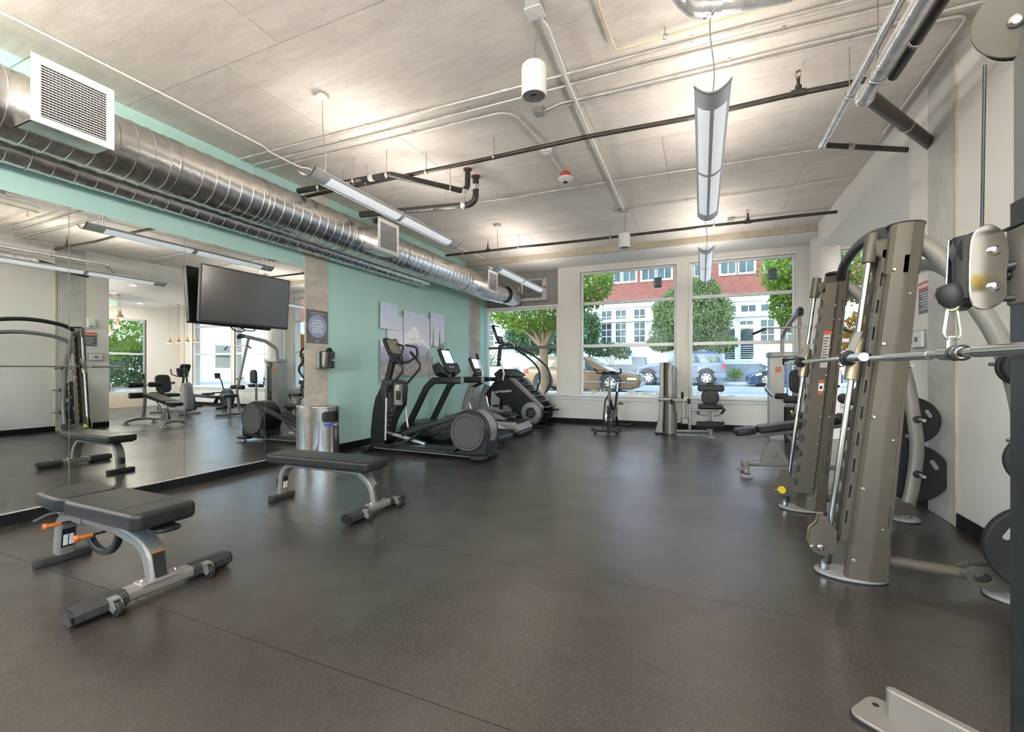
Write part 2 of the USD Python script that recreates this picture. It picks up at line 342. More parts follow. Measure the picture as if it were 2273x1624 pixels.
mat('rubber_floor', {'tc': ('texture_coordinate', {}), 'v': ('voronoi_texture', {'scale': 300.0}), 'n': ('noise_texture', {'scale': 0.9, 'detail': 4.0}),
    'f': ('noise_texture', {'scale': 240.0, 'detail': 2.0}), 'sep': ('separate_color', {}), 'oi': ('object_info', {}),
    'rs': ('rgb_ramp', {'ramp': [(0.0, (0.020, 0.0155, 0.0115)), (0.55, (0.029, 0.0225, 0.0172)), (0.84, (0.036, 0.028, 0.0218)), (0.90, (0.06, 0.049, 0.04)), (1.0, (0.082, 0.068, 0.056))]}),
    'rn': ('rgb_ramp', {'ramp': [(0.3, (0.86, 0.86, 0.86)), (0.7, (1.1, 1.1, 1.1))]}), 'mx': ('mix_color', {'blend_type': 'multiply', 'fac': 1.0, 'use_clamp': False}),
    'mr': ('map_range', {'from_min': 0.3, 'from_max': 0.7, 'to_min': 0.23, 'to_max': 0.31}), 'b': ('bump', {'strength': 0.16, 'distance': 0.002}),
    'mv': ('map_range', {'to_min': 0.94, 'to_max': 1.06}), 'hv': ('hsv', {}), 'p': ('principled_bsdf', {'specular_ior_level': 1.0, 'ior': 1.68})},
    [('tc.object', 'v.vector'), ('tc.object', 'n.vector'), ('tc.object', 'f.vector'), ('v.color', 'sep.color'), ('sep.r', 'rs.fac'), ('n.fac', 'rn.fac'), ('rs.color', 'mx.a'), ('rn.color', 'mx.b'),
     ('oi.random', 'mv.value'), ('mv.result', 'hv.value'), ('mx.result', 'hv.color'), ('hv.color', 'p.base_color'), ('n.fac', 'mr.value'), ('mr.result', 'p.roughness'), ('f.fac', 'b.height'), ('b.normal', 'p.normal')])
mat('galvanised', {'tc': ('texture_coordinate', {}), 'mp': ('mapping', {'scale': (2.0, 3.0, 2.0)}), 'n': ('noise_texture', {'scale': 2.0, 'detail': 6.0, 'roughness': 0.6}),
    'r': ('rgb_ramp', {'ramp': [(0.3, (0.62, 0.61, 0.595)), (0.7, (0.72, 0.71, 0.695))]}),
    'mr': ('map_range', {'from_min': 0.3, 'from_max': 0.7, 'to_min': 0.2, 'to_max': 0.27}), 'b': ('bump', {'strength': 0.03, 'distance': 0.01}), 'p': ('principled_bsdf', {'metallic': 1.0})},
    [('tc.object', 'mp.vector'), ('mp.vector', 'n.vector'), ('n.fac', 'r.fac'), ('r.color', 'p.base_color'), ('n.fac', 'mr.value'), ('mr.result', 'p.roughness'), ('n.fac', 'b.height'), ('b.normal', 'p.normal')])
mat('mirror', {'p': ('principled_bsdf', {'base_color': (0.86, 0.885, 0.86), 'metallic': 1.0, 'roughness': 0.0})}, [])
mat('window_glass', {'t': ('transparent_bsdf', {'color': (0.97, 0.985, 0.98)}), 'g': ('glossy_bsdf', {'roughness': 0.0, 'color': (1, 1, 1)}), 'w': ('layer_weight', {'blend': 0.5}), 'pw': ('math', {'math_type': 'power', 'value2': 4.0}), 'mr': ('map_range', {'to_min': 0.004, 'to_max': 0.6}), 'x': ('mix_closure', {})},
    [('w.facing', 'pw.value1'), ('pw.value', 'mr.value'), ('mr.result', 'x.fac'), ('t.BSDF', 'x.closure1'), ('g.BSDF', 'x.closure2')], surface='x.closure')
mat('pane_dark', {'tc': ('texture_coordinate', {}), 'n': ('noise_texture', {'scale': 0.8, 'detail': 3.0}), 'r': ('rgb_ramp', {'ramp': [(0.35, (0.02, 0.03, 0.03)), (0.65, (0.07, 0.09, 0.085))]}), 'p': ('principled_bsdf', {'roughness': 0.03, 'specular_ior_level': 0.3})},
    [('tc.object', 'n.vector'), ('n.fac', 'r.fac'), ('r.color', 'p.base_color')])
mat('screen_glass', {'p': ('principled_bsdf', {'base_color': (0.01, 0.01, 0.011), 'roughness': 0.06, 'coat_weight': 0.5})}, [])
mat('tv_glass', {'p': ('principled_bsdf', {'base_color': (0.02, 0.02, 0.022), 'roughness': 0.16, 'specular_ior_level': 1.0})}, [])
mat('lit_screen', {'e': ('emission', {'color': (0.55, 0.6, 0.7), 'strength': 0.9})}, [], surface='e.emission')
mat('exit_green', {'e': ('emission', {'color': (0.3, 0.8, 0.35), 'strength': 1.0})}, [], surface='e.emission')
mat('bulb', {'e': ('emission', {'color': (1.0, 0.75, 0.45), 'strength': 9.0})}, [], surface='e.emission')
mat('lamp_perf', {'tc': ('texture_coordinate', {}), 'v': ('voronoi_texture', {'scale': 140.0}), 'r': ('rgb_ramp', {'ramp': [(0.0, (0.6, 0.61, 0.63)), (0.5, (0.74, 0.75, 0.77))]}),
    'p': ('principled_bsdf', {'roughness': 0.45, 'emission_color': (0.9, 0.94, 1.0), 'emission_strength': 0.26})}, [('tc.object', 'v.vector'), ('v.distance', 'r.fac'), ('r.color', 'p.base_color')])  # faint glow put in to lighten the underside of the pendants
plain('lamp_shell', (0.66, 0.665, 0.68), 0.4, 0.2, vary=0.02)
mat('print', {'a': ('attribute', {'attribute': 'print'}), 'p': ('principled_bsdf', {'roughness': 0.55})}, [('a.color', 'p.base_color')])
for nm, c1, c2 in (('leaf_green', (0.17, 0.25, 0.03), (0.44, 0.50, 0.075)), ('leaf_dark', (0.06, 0.11, 0.035), (0.16, 0.22, 0.08)), ('leaf_olive', (0.15, 0.19, 0.07), (0.34, 0.36, 0.17)), ('leaf_autumn', (0.5, 0.28, 0.05), (0.7, 0.5, 0.12))):
    mat(nm, {'g': ('geometry', {}), 'r': ('rgb_ramp', {'ramp': [(0.0, c1), (1.0, c2)]}), 'd': ('principled_bsdf', {'roughness': 0.5}), 't': ('translucent_bsdf', {}), 'x': ('mix_closure', {'fac': 0.45})},
        [('g.random_per_island', 'r.fac'), ('r.color', 'd.base_color'), ('r.color', 't.color'), ('d.BSDF', 'x.closure1'), ('t.BSDF', 'x.closure2')], surface='x.closure')
mat('far_brick', {'tc': ('texture_coordinate', {}), 'sw': ('separate_xyz', {}), 'cb': ('combine_xyz', {}), 'bt': ('brick_texture', {'scale': 1.0, 'brick_width': 0.24, 'row_height': 0.078, 'mortar_size': 0.009, 'color1': (0.17, 0.032, 0.02), 'color2': (0.23, 0.058, 0.036), 'mortar': (0.22, 0.13, 0.10), 'bias': 0.0}), 'p': ('principled_bsdf', {'roughness': 0.85})},
    [('tc.object', 'sw.vector'), ('sw.x', 'cb.x'), ('sw.z', 'cb.y'), ('cb.vector', 'bt.vector'), ('bt.color', 'p.base_color')])
mat('siding', {'tc': ('texture_coordinate', {}), 'sw': ('separate_xyz', {}), 'm': ('math', {'math_type': 'multiply', 'value2': 6.5}), 'fr': ('math', {'math_type': 'fraction'}), 'b': ('bump', {'strength': 0.8, 'distance': 0.03}), 'p': ('principled_bsdf', {'base_color': (0.74, 0.745, 0.75), 'roughness': 0.55})},
    [('tc.object', 'sw.vector'), ('sw.z', 'm.value1'), ('m.value', 'fr.value1'), ('fr.value', 'b.height'), ('b.normal', 'p.normal')])
plain('facade_white', (0.78, 0.785, 0.79), 0.55, vary=0.02)
plain('car_gold', (0.20, 0.115, 0.055), 0.25, 0.5, vary=0.04, coat_weight=0.7)
plain('car_silver', (0.15, 0.17, 0.215), 0.25, 0.5, vary=0.04, coat_weight=0.7)
plain('car_navy', (0.03, 0.05, 0.12), 0.2, 0.3, vary=0.04, coat_weight=0.8)
plain('car_grey', (0.2, 0.2, 0.2), 0.35, 0.2, vary=0.04)
plain('car_glass', (0.05, 0.08, 0.085), 0.04, vary=0.1)
plain('tyre', (0.035, 0.033, 0.03), 0.7, vary=0.2)
plain('wheel_rim', (0.62, 0.56, 0.46), 0.35, 0.6, vary=0.06)
plain('tail_red', (0.45, 0.04, 0.03), 0.2, vary=0.1)
plain('head_lamp', (0.7, 0.55, 0.35), 0.15, vary=0.05)
plain('dry_grass', (0.55, 0.42, 0.2), 0.8, vary=0.2)

# ------------------------------------------------------------------ the room
LX, RX, D, H = -4.73, 1.73, 9.44, 3.51
BACK, NX = -2.0, 6.9                        # the room goes on behind the camera; the side bay on the right ends at NX
DROP, BULK = 3.41, 3.13                     # dropped soffit by the windows, ceiling of the side bay

fl = Thing('floor', 'dark speckled rubber sheet floor', loc=(0, 0, 0), kind='structure')
ys = [BACK] + [2.43 + 1.13 * k for k in range(-3, 7)] + [D + .02]
fl.part('floor_bed', plan((LX - .2, BACK - .2, -.06), (NX + .2, D + .3, -.008)), 'rubber')
for a, b in zip(ys[:-1], ys[1:]):
    fl.part('rubber_sheet', plan((LX, a + .0015, -.01), (NX, b - .0015, 0)), 'rubber_floor', smooth=False)

ce = Thing('ceiling', 'board-marked bare concrete slab ceiling', loc=(0, 0, 0), kind='structure')
ce.part('slab', plan((LX - .2, BACK - .2, H + .012), (NX + .2, D + .3, H + .2)), 'slab_concrete')
rng = random.Random(4)
cy = [BACK] + [-1.38 + 1.22 * k for k in range(0, 9)] + [8.56]
for a, b in zip(cy[:-1], cy[1:]):
    xs = [LX] + [x + rng.choice((0, .6)) for x in (-3.4, -.97, 1.1)] + [RX + .05]
    for c, d in zip(xs[:-1], xs[1:]):
        z = H + rng.uniform(-.0015, .0015)
        ce.part('slab_panel', plan((c + .002, a + .002, z), (d - .002, b - .002, H + .014)), 'slab_concrete', smooth=False)
struct('ceiling', plan((LX, 8.56, DROP), (NX, D + .1, DROP + .12)), 'white_paint', 'white painted dropped soffit along the windows')
struct('trim', B().span((LX, 8.5, DROP - .004), (RX + .2, 8.57, H)), 'beam_concrete', 'tan concrete edge beam above the window soffit')
struct('ceiling', B().span((RX, 5.1, BULK), (NX, 8.5, H), 0), 'white_paint', 'white bulkhead ceiling over the side bay')

# left wall: teal paint between concrete columns
for a, b in ((BACK, 4.219), (4.6, 8.62), (9.15, D + .1)):
    struct('wall_left', plan((LX - .2, a, 0), (LX, b, H)), 'teal_paint', 'teal painted wall')
for a, b in ((4.219, 4.6), (8.62, 9.15)):
    struct('wall_left', plan((LX - .2, a, 0), (LX + .012, b, H), .004), 'column_concrete', 'bare concrete column set in the teal wall')
bb = B().span((LX, BACK, 0), (LX + .012, 4.22, .085)); struct('baseboard_left', bb, 'rubber_base')
struct('baseboard_left', B().span((LX, 4.6, 0), (LX + .01, D, .1)), 'rubber_base')

# right wall with its concrete column; the side bay opens beyond it
for a, b in ((BACK, 4.29), (4.72, 5.1)):
    struct('wall_right', plan((RX, a, 0), (RX + .2, b, H)), 'white_paint', 'white painted wall')
struct('wall_right', plan((RX - .012, 4.30, 0), (RX + .2, 4.72, H), .004), 'wall_concrete', 'pale concrete column in the white wall')
struct('trim', plan((RX - .016, 4.275, 0), (RX + .02, 4.302, H)), 'beam_concrete', 'rough open joint beside the concrete column')
struct('baseboard_right', B().span((RX - .01, BACK, 0), (RX, 4.275, .1)), 'rubber_base')
struct('baseboard_right', B().span((RX - .01, 4.72, 0), (RX, 5.1, .1)), 'rubber_base')
struct('wall_right', plan((RX + .2, 4.9, 0), (NX, 5.1, H)), 'white_paint', 'white end wall of the side bay')
# rear wall, behind the camera
for a, b, z0, z1 in ((LX, NX, 0, .8), (LX, NX, 3.1, H), (LX, -4.0, .8, 3.1), (-1.4, -1.1, .8, 3.1), (1.4, NX, .8, 3.1)): struct('wall_rear', plan((a, BACK - .2, z0), (b, BACK, z1)), 'white_paint', 'white wall behind the camera')
struct('window', B().span((-4.0, BACK - .12, .8), (-1.4, BACK - .115, 3.1)), 'window_glass'); struct('window', B().span((-1.1, BACK - .12, .8), (1.4, BACK - .115, 3.1)), 'window_glass')  # unseen windows, placed so daylight from behind lights the walls

# window wall: sill wall, piers, head, frames with two rails each, glass panes
S0, S1 = .60, 3.27
W = [(-4.70, -2.93, .60, 2.57), (-2.42, -.46, S0, S1), (-.21, 1.58, S0, S1), (2.22, 4.15, S0, S1), (4.32, 6.25, S0, S1)]
sw = B().span((LX, D, 0), (NX, D + .25, S0)); struct('wall_back', sw, 'white_paint', 'low white wall under the windows')
for a, b in ((-2.93, -2.42), (-.46, -.21), (1.58, 2.22), (4.15, 4.32), (6.25, NX)):
    struct('wall_back', plan((a, D, S0), (b, D + .25, S1 if a > -2.9 else DROP + .1)), 'white_paint', 'white pier between windows')
struct('wall_back', plan((-2.42, D, S1), (NX, D + .25, DROP + .1)), 'white_paint', 'white head over the windows')
struct('wall_back', plan((LX, D + .10, 2.60), (-2.93, D + .25, DROP + .1)), 'light_grey', 'recessed grey panel above the left window')
struct('trim', plan((LX, D - .02, 2.57), (-2.93, D + .12, 2.61)), 'white_trim', 'ledge of the grey panel')
struct('trim', B().span((LX, D - .07, S0 - .025), (NX, D + .04, S0 + .012), .008).span((LX, D - .025, S0 - .09), (NX, D, S0 - .025), .006), 'white_trim', 'white window sill moulding')
struct('baseboard_back', plan((LX, D - .012, 0), (NX, D, .1)), 'rubber_base')
struct('trim', B().cyl((1.95, 9.13, 0), (1.95, 9.13, DROP), .215, 40), 'white_paint', 'round white column between the windows')
for i, (a, b, z0, z1) in enumerate(W):
    fr = Thing('window', None, loc=((a + b) / 2, D, z0), kind='structure')
    f = .045; y0, y1 = D + .03, D + .10
    for q in (B().span((a, y0, z0), (a + f, y1, z1), .004), B().span((b - f, y0, z0), (b, y1, z1), .004)): fr.part('jamb', q, 'white_trim')
    fr.part('head', B().span((a + f, y0, z1 - f), (b - f, y1, z1), .004), 'white_trim')
    fr.part('bottom_rail', B().span((a + f, y0, z0), (b - f, y1, z0 + f), .004), 'white_trim')
    cuts = [z0 + f] + ([1.67] if i == 0 else [1.674, 2.59]) + [z1 - f]
    for c in cuts[1:-1]: fr.part('rail', B().span((a + f, y0 - .005, c - .032), (b - f, y1, c + .032), .004), 'alu_frame' if i else 'dark_frame')
    for k, (c, d) in enumerate(zip(cuts[:-1], cuts[1:])):
        fr.part('pane', plan((a + f, D + .06, c + (.032 if k else 0)), (b - f, D + .066, d - (.032 if k < len(cuts) - 2 else 0))), 'window_glass')
    if i: fr.part('casing', B().span((a - .03, D - .012, z1), (b + .03, D + .03, z1 + .05), .004).span((a - .03, D - .012, z0 + .012), (a, D + .03, z1), .004).span((b, D - .012, z0 + .012), (b + .03, D + .03, z1), .004), 'white_trim')

# glazed entrance of the side bay (seen in the mirror) and the white wall beside it
struct('wall_right', plan((NX, 8.45, 0), (NX + .2, D + .25, H)), 'white_paint', 'white wall at the end of the side bay')
struct('wall_right', plan((NX, 4.9, 2.75), (NX + .2, 8.45, H)), 'white_paint', 'white head over the glazed entrance')
struct('wall_right', plan((NX, 6.6, 0), (NX + .2, 8.45, .42)), 'beige', 'low beige wall under the entrance glazing')
ew = Thing('window', None, loc=(NX, 6.7, 0), kind='structure')
for y in (5.12, 6.0, 6.6, 7.4, 8.42): ew.part('mullion', B().span((NX + .02, y - .03, .0 if y < 6.7 else .42), (NX + .1, y + .03, 2.75), .004), 'dark_frame')
for z in (.46, 1.66, 2.72): ew.part('rail', B().span((NX + .02, 5.12, z - .03), (NX + .1, 8.42, z + .03), .004), 'alu_frame')
for a, b in ((5.12, 6.0), (6.0, 6.6), (6.6, 7.4), (7.4, 8.42)): ew.part('pane', plan((NX + .055, a + .03, .49), (NX + .06, b - .03, 2.69)), 'window_glass')

# ------------------------------------------------------------------ wall mirror of butted panes
mi = Thing('wall_mirror', 'frameless wall mirror of tall glass panes covering the teal wall', 'mirror', loc=(LX, 1.5, .086))
my = [-1.95, -.35, .62, 1.891, 2.763, 3.646, 4.212]
for a, b in zip(my[:-1], my[1:]):
    mi.part('mirror_pane', plan((LX + .001, a + .0022, .092), (LX + .007, b - .0022, 2.474)), 'mirror', smooth=False)
mi.part('backing_edge', plan((LX, -1.95, .09), (LX + .0015, 4.214, 2.476)), 'light_grey')
mi.part('channel', B().span((LX, -1.95, .082), (LX + .012, 4.216, .094)).span((LX, 4.212, .082), (LX + .01, 4.219, 2.476)), 'conduit_metal')

# ------------------------------------------------------------------ the street outside
G, FY = .40, 28.0
struct('ground', plan((-60, D + .25, G - .3), (60, 60, G - .02)), 'asphalt', 'sunlit grey street')
struct('ground', plan((-60, D + .25, G - .02), (60, 13.6, G + .03)), 'mulch', 'planting strip of bark mulch under the windows')
struct('ground', plan((-60, 13.6, G - .02), (60, 14.4, G + .05), .02), 'pavement', 'concrete kerb of the near pavement')
struct('ground', plan((-60, 25.6, G - .02), (60, FY + .3, G + .1), .02), 'pavement', 'pavement in front of the white building')
struct('ground', plan((-60, -60, G - .3), (LX - .4, D + .25, G - .02)), 'pavement', 'paved yard')
struct('ground', plan((NX + .25, -60, G - .5), (60, D + .25, G - .35)), 'pavement', 'paved yard beside the entrance')

def zx(pts, ox, oy, s, Y):
    """Points read off an enlarged crop of the photograph, taken to the plane Y."""
    return [tuple(pix(ox + x / s, oy + y / s, Y=Y)[[0, 2]]) for x, y in pts]
# --- building across the street
bd = Thing('building', 'long two-storey building with white ground floor and red brick upper floor', 'building', loc=(0, FY, G))
def fx(a, b, z0, z1, y0=FY, y1=FY + .3): return B().span((a, y0, z0), (b, y1, z1))
bd.part('wall', fx(-30, 26, 1.5, 5.42, FY, FY + .4), 'siding'); bd.part('brick_wall', fx(-30, 26, 5.42, 10.5, FY, FY + .4), 'far_brick')
bd.part('foundation', fx(-30, 26, G - .1, 1.5, FY - .06, FY + .4), 'foundation')
bd.part('cornice', fx(-30, 26, 5.0, 5.42, FY - .22, FY), 'facade_white')
bd.part('roof', fx(-30, 26, 10.5, 10.8, FY - .5, FY + 10), 'facade_white')
bd.part('band', fx(-8, 26, 4.12, 4.30, FY - .3, FY), 'facade_white')
def far_window(a, b, z0, z1, nx=2, nz=4, fr=.09, sill=True):
    p = bd.part('window', B().span((a - fr, FY - .06, z0 - fr), (b + fr, FY, z1 + fr)), 'facade_white')
    w, h = (b - a) / nx, (z1 - z0) / nz; q = .022
    for i in range(nx):
        for j in range(nz):
            bd.part('pane', plan((a + i * w + q, FY - .075, z0 + j * h + q), (a + (i + 1) * w - q, FY - .05, z0 + (j + 1) * h - q)), 'pane_dark', under=p, smooth=False)
for k in range(4): far_window(-6.70 + k * .88 + (0 if k < 3 else .25), -6.70 + k * .88 + .66 + (0 if k < 3 else .25), 2.85, 4.88, 2, 5)
far_window(-14.2, -13.35, 2.8, 4.75, 2, 5)
for k in range(5): far_window(1.05 + k * .98, 1.05 + k * .98 + .76, 4.40, 4.80, 2, 1)
for k in range(4): far_window(3.0 + k * .92, 3.0 + k * .92 + .68, 2.7, 3.95, 2, 3)
far_window(1.98, 2.66, 3.68, 3.92, 2, 1)
far_window(2.0, 2.68, 1.72, 3.5, 1, 1, .05); far_window(1.2, 1.75, 1.72, 3.5, 1, 1, .09)
for k in range(9): bd.part('railing', B().cyl((1.1, FY - .5, 1.75 + k * .12), (2.75, FY - .5, 1.75 + k * .12), .014, 6), 'facade_white')
for a in (-13, -10.6, -8.2, -5.4, -3.35, -1.3, 1.0, 3.2, 5.4, 7.6):
    for k in (0, 1): far_window(a + k * .92, a + k * .92 + .78, 6.62, 8.0, 2, 2)
bd.part('garage_door', fx(-12.9, -9.2, 1.0, 2.35, FY - .08), 'siding'); bd.part('canopy', fx(-13.2, -8.9, 2.5, 2.75, FY - .7), 'facade_white')
bd.part('utility_box', fx(-3.9, -3.1, 1.2, 1.95, FY - .25), 'foundation')
bd.part('ramp_wall', B().prism([(4.2, .9), (12, .9), (12, 1.9), (3.0, 1.9), (2.9, 1.55)], (0, FY - .4, 0), VX, VZ, -.1), 'siding')

# --- canopy edge of corrugated metal over our windows, and its hanging lamps
cn = B(); n = 90
xs = np.linspace(-2.6, 6.6, n * 2 + 1)
for y, z in ((9.75, 3.56), (10.75, 3.50)):
    pass
top = np.array([[x, 9.72, 3.60 + (.026 if i % 2 else -.026)] for i, x in enumerate(xs)]); bot = np.array([[x, 10.8, 3.575 + (.026 if i % 2 else -.026)] for i, x in enumerate(xs)])
cn.add(np.vstack([top, bot, top + [0, 0, .012], bot + [0, 0, .012]]), [[i, i + 1, i + 1 + len(xs), i + len(xs)] for i in range(len(xs) - 1)] + [[2 * len(xs) + i, 3 * len(xs) + i, 3 * len(xs) + i + 1, 2 * len(xs) + i + 1] for i in range(len(xs) - 1)])
single('canopy', cn, 'conduit_metal', 'corrugated metal canopy edge just outside above the windows', 'canopy', smooth=False)
for (u, v, top), lb in zip(((1460, 627, 3.615), (1715, 608, 3.615)), ('dark cylindrical lantern hanging outside the middle window', 'dark cylindrical lantern hanging outside the right window, before the leaves')):
    c = pix(u, v, Y=10.3); t = Thing('hanging_lantern', lb, 'lantern', loc=(c[0], c[1], c[2] - .1), group='lanterns under the outside canopy')
    t.part('shade', B().lathe([(0, .1), (.085, .1), (.09, .09), (.09, -.09), (.08, -.1), (.07, -.06), (0, -.05)], c), 'dark_frame'); t.part('cord', B().cyl(c + [0, 0, .1], (c[0], c[1], top), .005, 6), 'dark_frame')

# --- parked cars
def car(name, label, Y0, wid, body, glasshouse, panes, wheels, mtl, lamps=(), trim=(), low=None):
    bx = np.array(body); c = bx.mean(0); t = Thing(name, label, 'car', loc=(c[0], Y0 + wid / 2, G))
    t.part('body', B().prism(body, (0, Y0 + wid, 0), VX, VZ, wid, .10, k=3), mtl)
    t.part('roof', B().prism(glasshouse, (0, Y0 + wid - .1, 0), VX, VZ, wid - .2, .10, k=2), mtl)
    for p in panes:
        t.part('window', B().prism(p, (0, Y0 + .115, 0), VX, VZ, .03, .006), 'car_glass'); t.part('window', B().prism(p, (0, Y0 + wid - .085, 0), VX, VZ, .03, .006), 'car_glass')
    if low: t.part('sill', B().prism(low, (0, Y0 + wid - .05, 0), VX, VZ, wid - .1, .04), 'car_grey')
    for x, z, r in wheels:
        for y, sg in ((Y0 - .01, 1), (Y0 + wid + .01, -1)):
            t.part('wheel_arch', B().cyl((x, y, z + .04), (x, y + sg * .1, z + .04), r * 1.2, 28), 'rubber')
            w = t.part('wheel', B().lathe([(r * .62, .0), (r * .9, -.02), (r, .03), (r, .2), (r * .6, .2)], (x, y - sg * .03, z), (0, sg, 0), 28), 'tyre')
            rim = B().lathe([(0, -.0), (r * .2, -.005), (r * .25, .01), (r * .58, .0), (r * .66, .02), (r * .66, .09), (0, .1)], (x, y - sg * .03, z), (0, sg, 0), 28); t.part('rim', rim, 'wheel_rim', under=w)
            h = B()
            for k in range(6):
                a = k * PI / 3 + .3; e = (x + math.cos(a) * r * .44, z + math.sin(a) * r * .44)
                h.cyl((e[0], y - sg * .036, e[1]), (e[0], y, e[1]), r * .11, 8)
            t.part('rim_hole', h, 'tyre', under=w)
    for p, m_, yy in lamps: t.part('lamp', B().prism(p, (0, Y0 + .3, 0), VX, VZ, .33, .02), m_)
    for p, m_ in trim: t.part('trim_strip', B().prism(p, (0, Y0 + .02, 0), VX, VZ, .035, .008), m_)
    return t
def Z2(*p): return zx(p, 1400, 540, 4.512, 23.6)
suv = car('suv_car', 'silver blue sport utility car parked across the street', 23.6, 1.75,
    Z2((55, 1290), (70, 1240), (160, 1212), (320, 1196), (900, 1190), (940, 1210), (955, 1260), (962, 1345), (930, 1375), (60, 1375), (45, 1330)),
    Z2((330, 1205), (440, 1125), (520, 1102), (880, 1104), (905, 1120), (945, 1215)),
    [Z2((370, 1195), (445, 1135), (520, 1118), (520, 1195)), Z2((540, 1195), (540, 1118), (660, 1116), (700, 1195)), Z2((730, 1120), (875, 1120), (910, 1192), (790, 1192))],
    [(-2.50, G + .37, .37), (.215, G + .37, .37)], 'car_silver', lamps=[(Z2((915, 1205), (945, 1200), (955, 1255), (925, 1258)), 'tail_red', 0)], trim=[(Z2((55, 1300), (955, 1300), (960, 1340), (50, 1340)), 'car_grey')],
    low=Z2((60, 1360), (950, 1360), (930, 1395), (70, 1395)))
suv.part('roof_rack', B().tube([(-1.3, 23.9, 1.99), (-1.2, 23.9, 2.05), (.6, 23.9, 2.05), (.7, 23.9, 1.99)], .03, 6).tube([(-1.3, 25.0, 1.99), (-1.2, 25.0, 2.05), (.6, 25.0, 2.05), (.7, 25.0, 1.99)], .03, 6).box((-.3, 24.4, 2.03), (.9, .9, .06)), 'car_navy')
def Z3(*p): return zx(p, 1260, 760, 4.546, 15.2)
def Z1(*p): return zx(p, 1060, 540, 5.4125, 15.2)
car('wagon_car', 'gold estate car parked by the kerb behind the street tree', 15.2, 1.6,
    Z1((545, 1570), (560, 1510), (620, 1490), (900, 1488)) + Z3((160, 290), (430, 282), (600, 300), (700, 322), (735, 365), (740, 400), (715, 455), (640, 478), (160, 478)) + Z1((600, 1700), (552, 1690)),
    Z1((590, 1500), (720, 1378), (790, 1356), (960, 1352)) + Z3((30, 128), (165, 140), (260, 190), (430, 290)),
    [Z1((640, 1490), (735, 1395), (800, 1390), (840, 1490)), Z1((860, 1488), (930, 1400), (960, 1390), (1150, 1392), (1150, 1490)), Z3((60, 160), (155, 165), (255, 262), (250, 272), (60, 272))],
    [(-2.86, G + .31, .31), (-5.28, G + .31, .31)], 'car_gold', lamps=[(Z1((552, 1512), (600, 1508), (612, 1550), (560, 1562)), 'tail_red', 0), (Z3((600, 352), (690, 355), (695, 380), (600, 382)), 'head_lamp', 0)],
    trim=[(Z3((170, 385), (690, 400), (690, 412), (170, 400)), 'car_grey')], low=Z1((600, 1660), (1800, 1650), (1700, 1720), (620, 1720)))
car('sedan_car', 'dark blue saloon car parked at the right, nose towards the shrub', 23.3, 1.7,
    Z2((1172, 1390), (1178, 1330), (1215, 1300), (1300, 1285), (1400, 1275), (2100, 1270), (2110, 1400), (1180, 1412)),
    Z2((1330, 1290), (1440, 1215), (1560, 1190), (1800, 1190), (1950, 1280)), [Z2((1400, 1275), (1470, 1222), (1560, 1204), (1560, 1275)), Z2((1590, 1275), (1590, 1204), (1780, 1204), (1860, 1275))],
    [(pix(1702, 850, Y=23.3)[0], G + .31, .31), (5.2, G + .31, .31)], 'car_navy', lamps=[(Z2((1240, 1310), (1300, 1292), (1310, 1315), (1250, 1330)), 'head_lamp', 0)], trim=[(Z2((1180, 1345), (1225, 1330), (1240, 1385), (1190, 1392)), 'tyre')])

# --- trees and plants
def leaves(c, R, n, size, seed, flat=1.0, hang=0.0, shell=.55):
    """n little folded leaves spread through an uneven crown of half-axes R round c."""
    r = np.random.default_rng(seed); d = r.normal(size=(n, 3)); d /= np.linalg.norm(d, axis=1, keepdims=True)
    lump = .72 + .5 * meshkit.fbm(d * 2.2 + seed, 3, seed)
    rad = (shell + (1 - shell) * r.random(n) ** .5)[:, None] * lump[:, None]
    p = np.asarray(c, float) + d * rad * np.asarray(R, float); p[:, 2] -= hang * r.random(n)
    a = r.normal(size=(n, 3)); a[:, 2] -= .5; a /= np.linalg.norm(a, axis=1, keepdims=True)
    b = np.cross(a, r.normal(size=(n, 3))); b /= np.maximum(np.linalg.norm(b, axis=1, keepdims=True), 1e-6); nrm = np.cross(a, b)
    s = (size * (.6 + .8 * r.random(n)))[:, None]
    v = np.stack([p, p + a * s * .5 + b * s * .32 + nrm * s * .08, p + a * s, p + a * s * .5 - b * s * .32 + nrm * s * .08], 1).reshape(-1, 3)
    i = np.arange(n)[:, None] * 4; return v, np.hstack([i, i + 1, i + 2, i + 3])
def tree(name, label, base, fork, top, crowns, r0, lm, limbs, group=None, leaf=.12):
    t = Thing(name, label, 'tree', loc=base, group=group); rg = random.Random(sum(map(ord, label)))
    b = B(); base, fork = np.asarray(base, float), np.asarray(fork, float)
    b.tube([base, base + (0, 0, .12), base + (fork - base) * .5 + (.02, 0, 0), fork], [r0 * 1.5, r0 * 1.1, r0, r0 * .95], 14)
    for e in limbs:
        e = np.asarray(e, float); mid = fork + (e - fork) * .5 + np.array([0, 0, .05]); b.tube(spline([fork - (0, 0, .15), mid, e], 5), np.linspace(r0 * .55, r0 * .15, 11), 8)
        for k in range(3):
            q = mid + (e - mid) * (.3 * k); b.tube([q, q + (e - fork) * .35 + np.array([rg.uniform(-.3, .3), rg.uniform(-.3, .3), rg.uniform(0, .3)])], [r0 * .2, r0 * .06], 6)
    t.part('trunk', b, 'bark')
    f = B()
    for i, (c, R, n) in enumerate(crowns): f.add(*leaves(c, R, n, leaf, 11 + i + len(label)))
    t.part('foliage', f, lm, smooth=False, kind='stuff'); return t
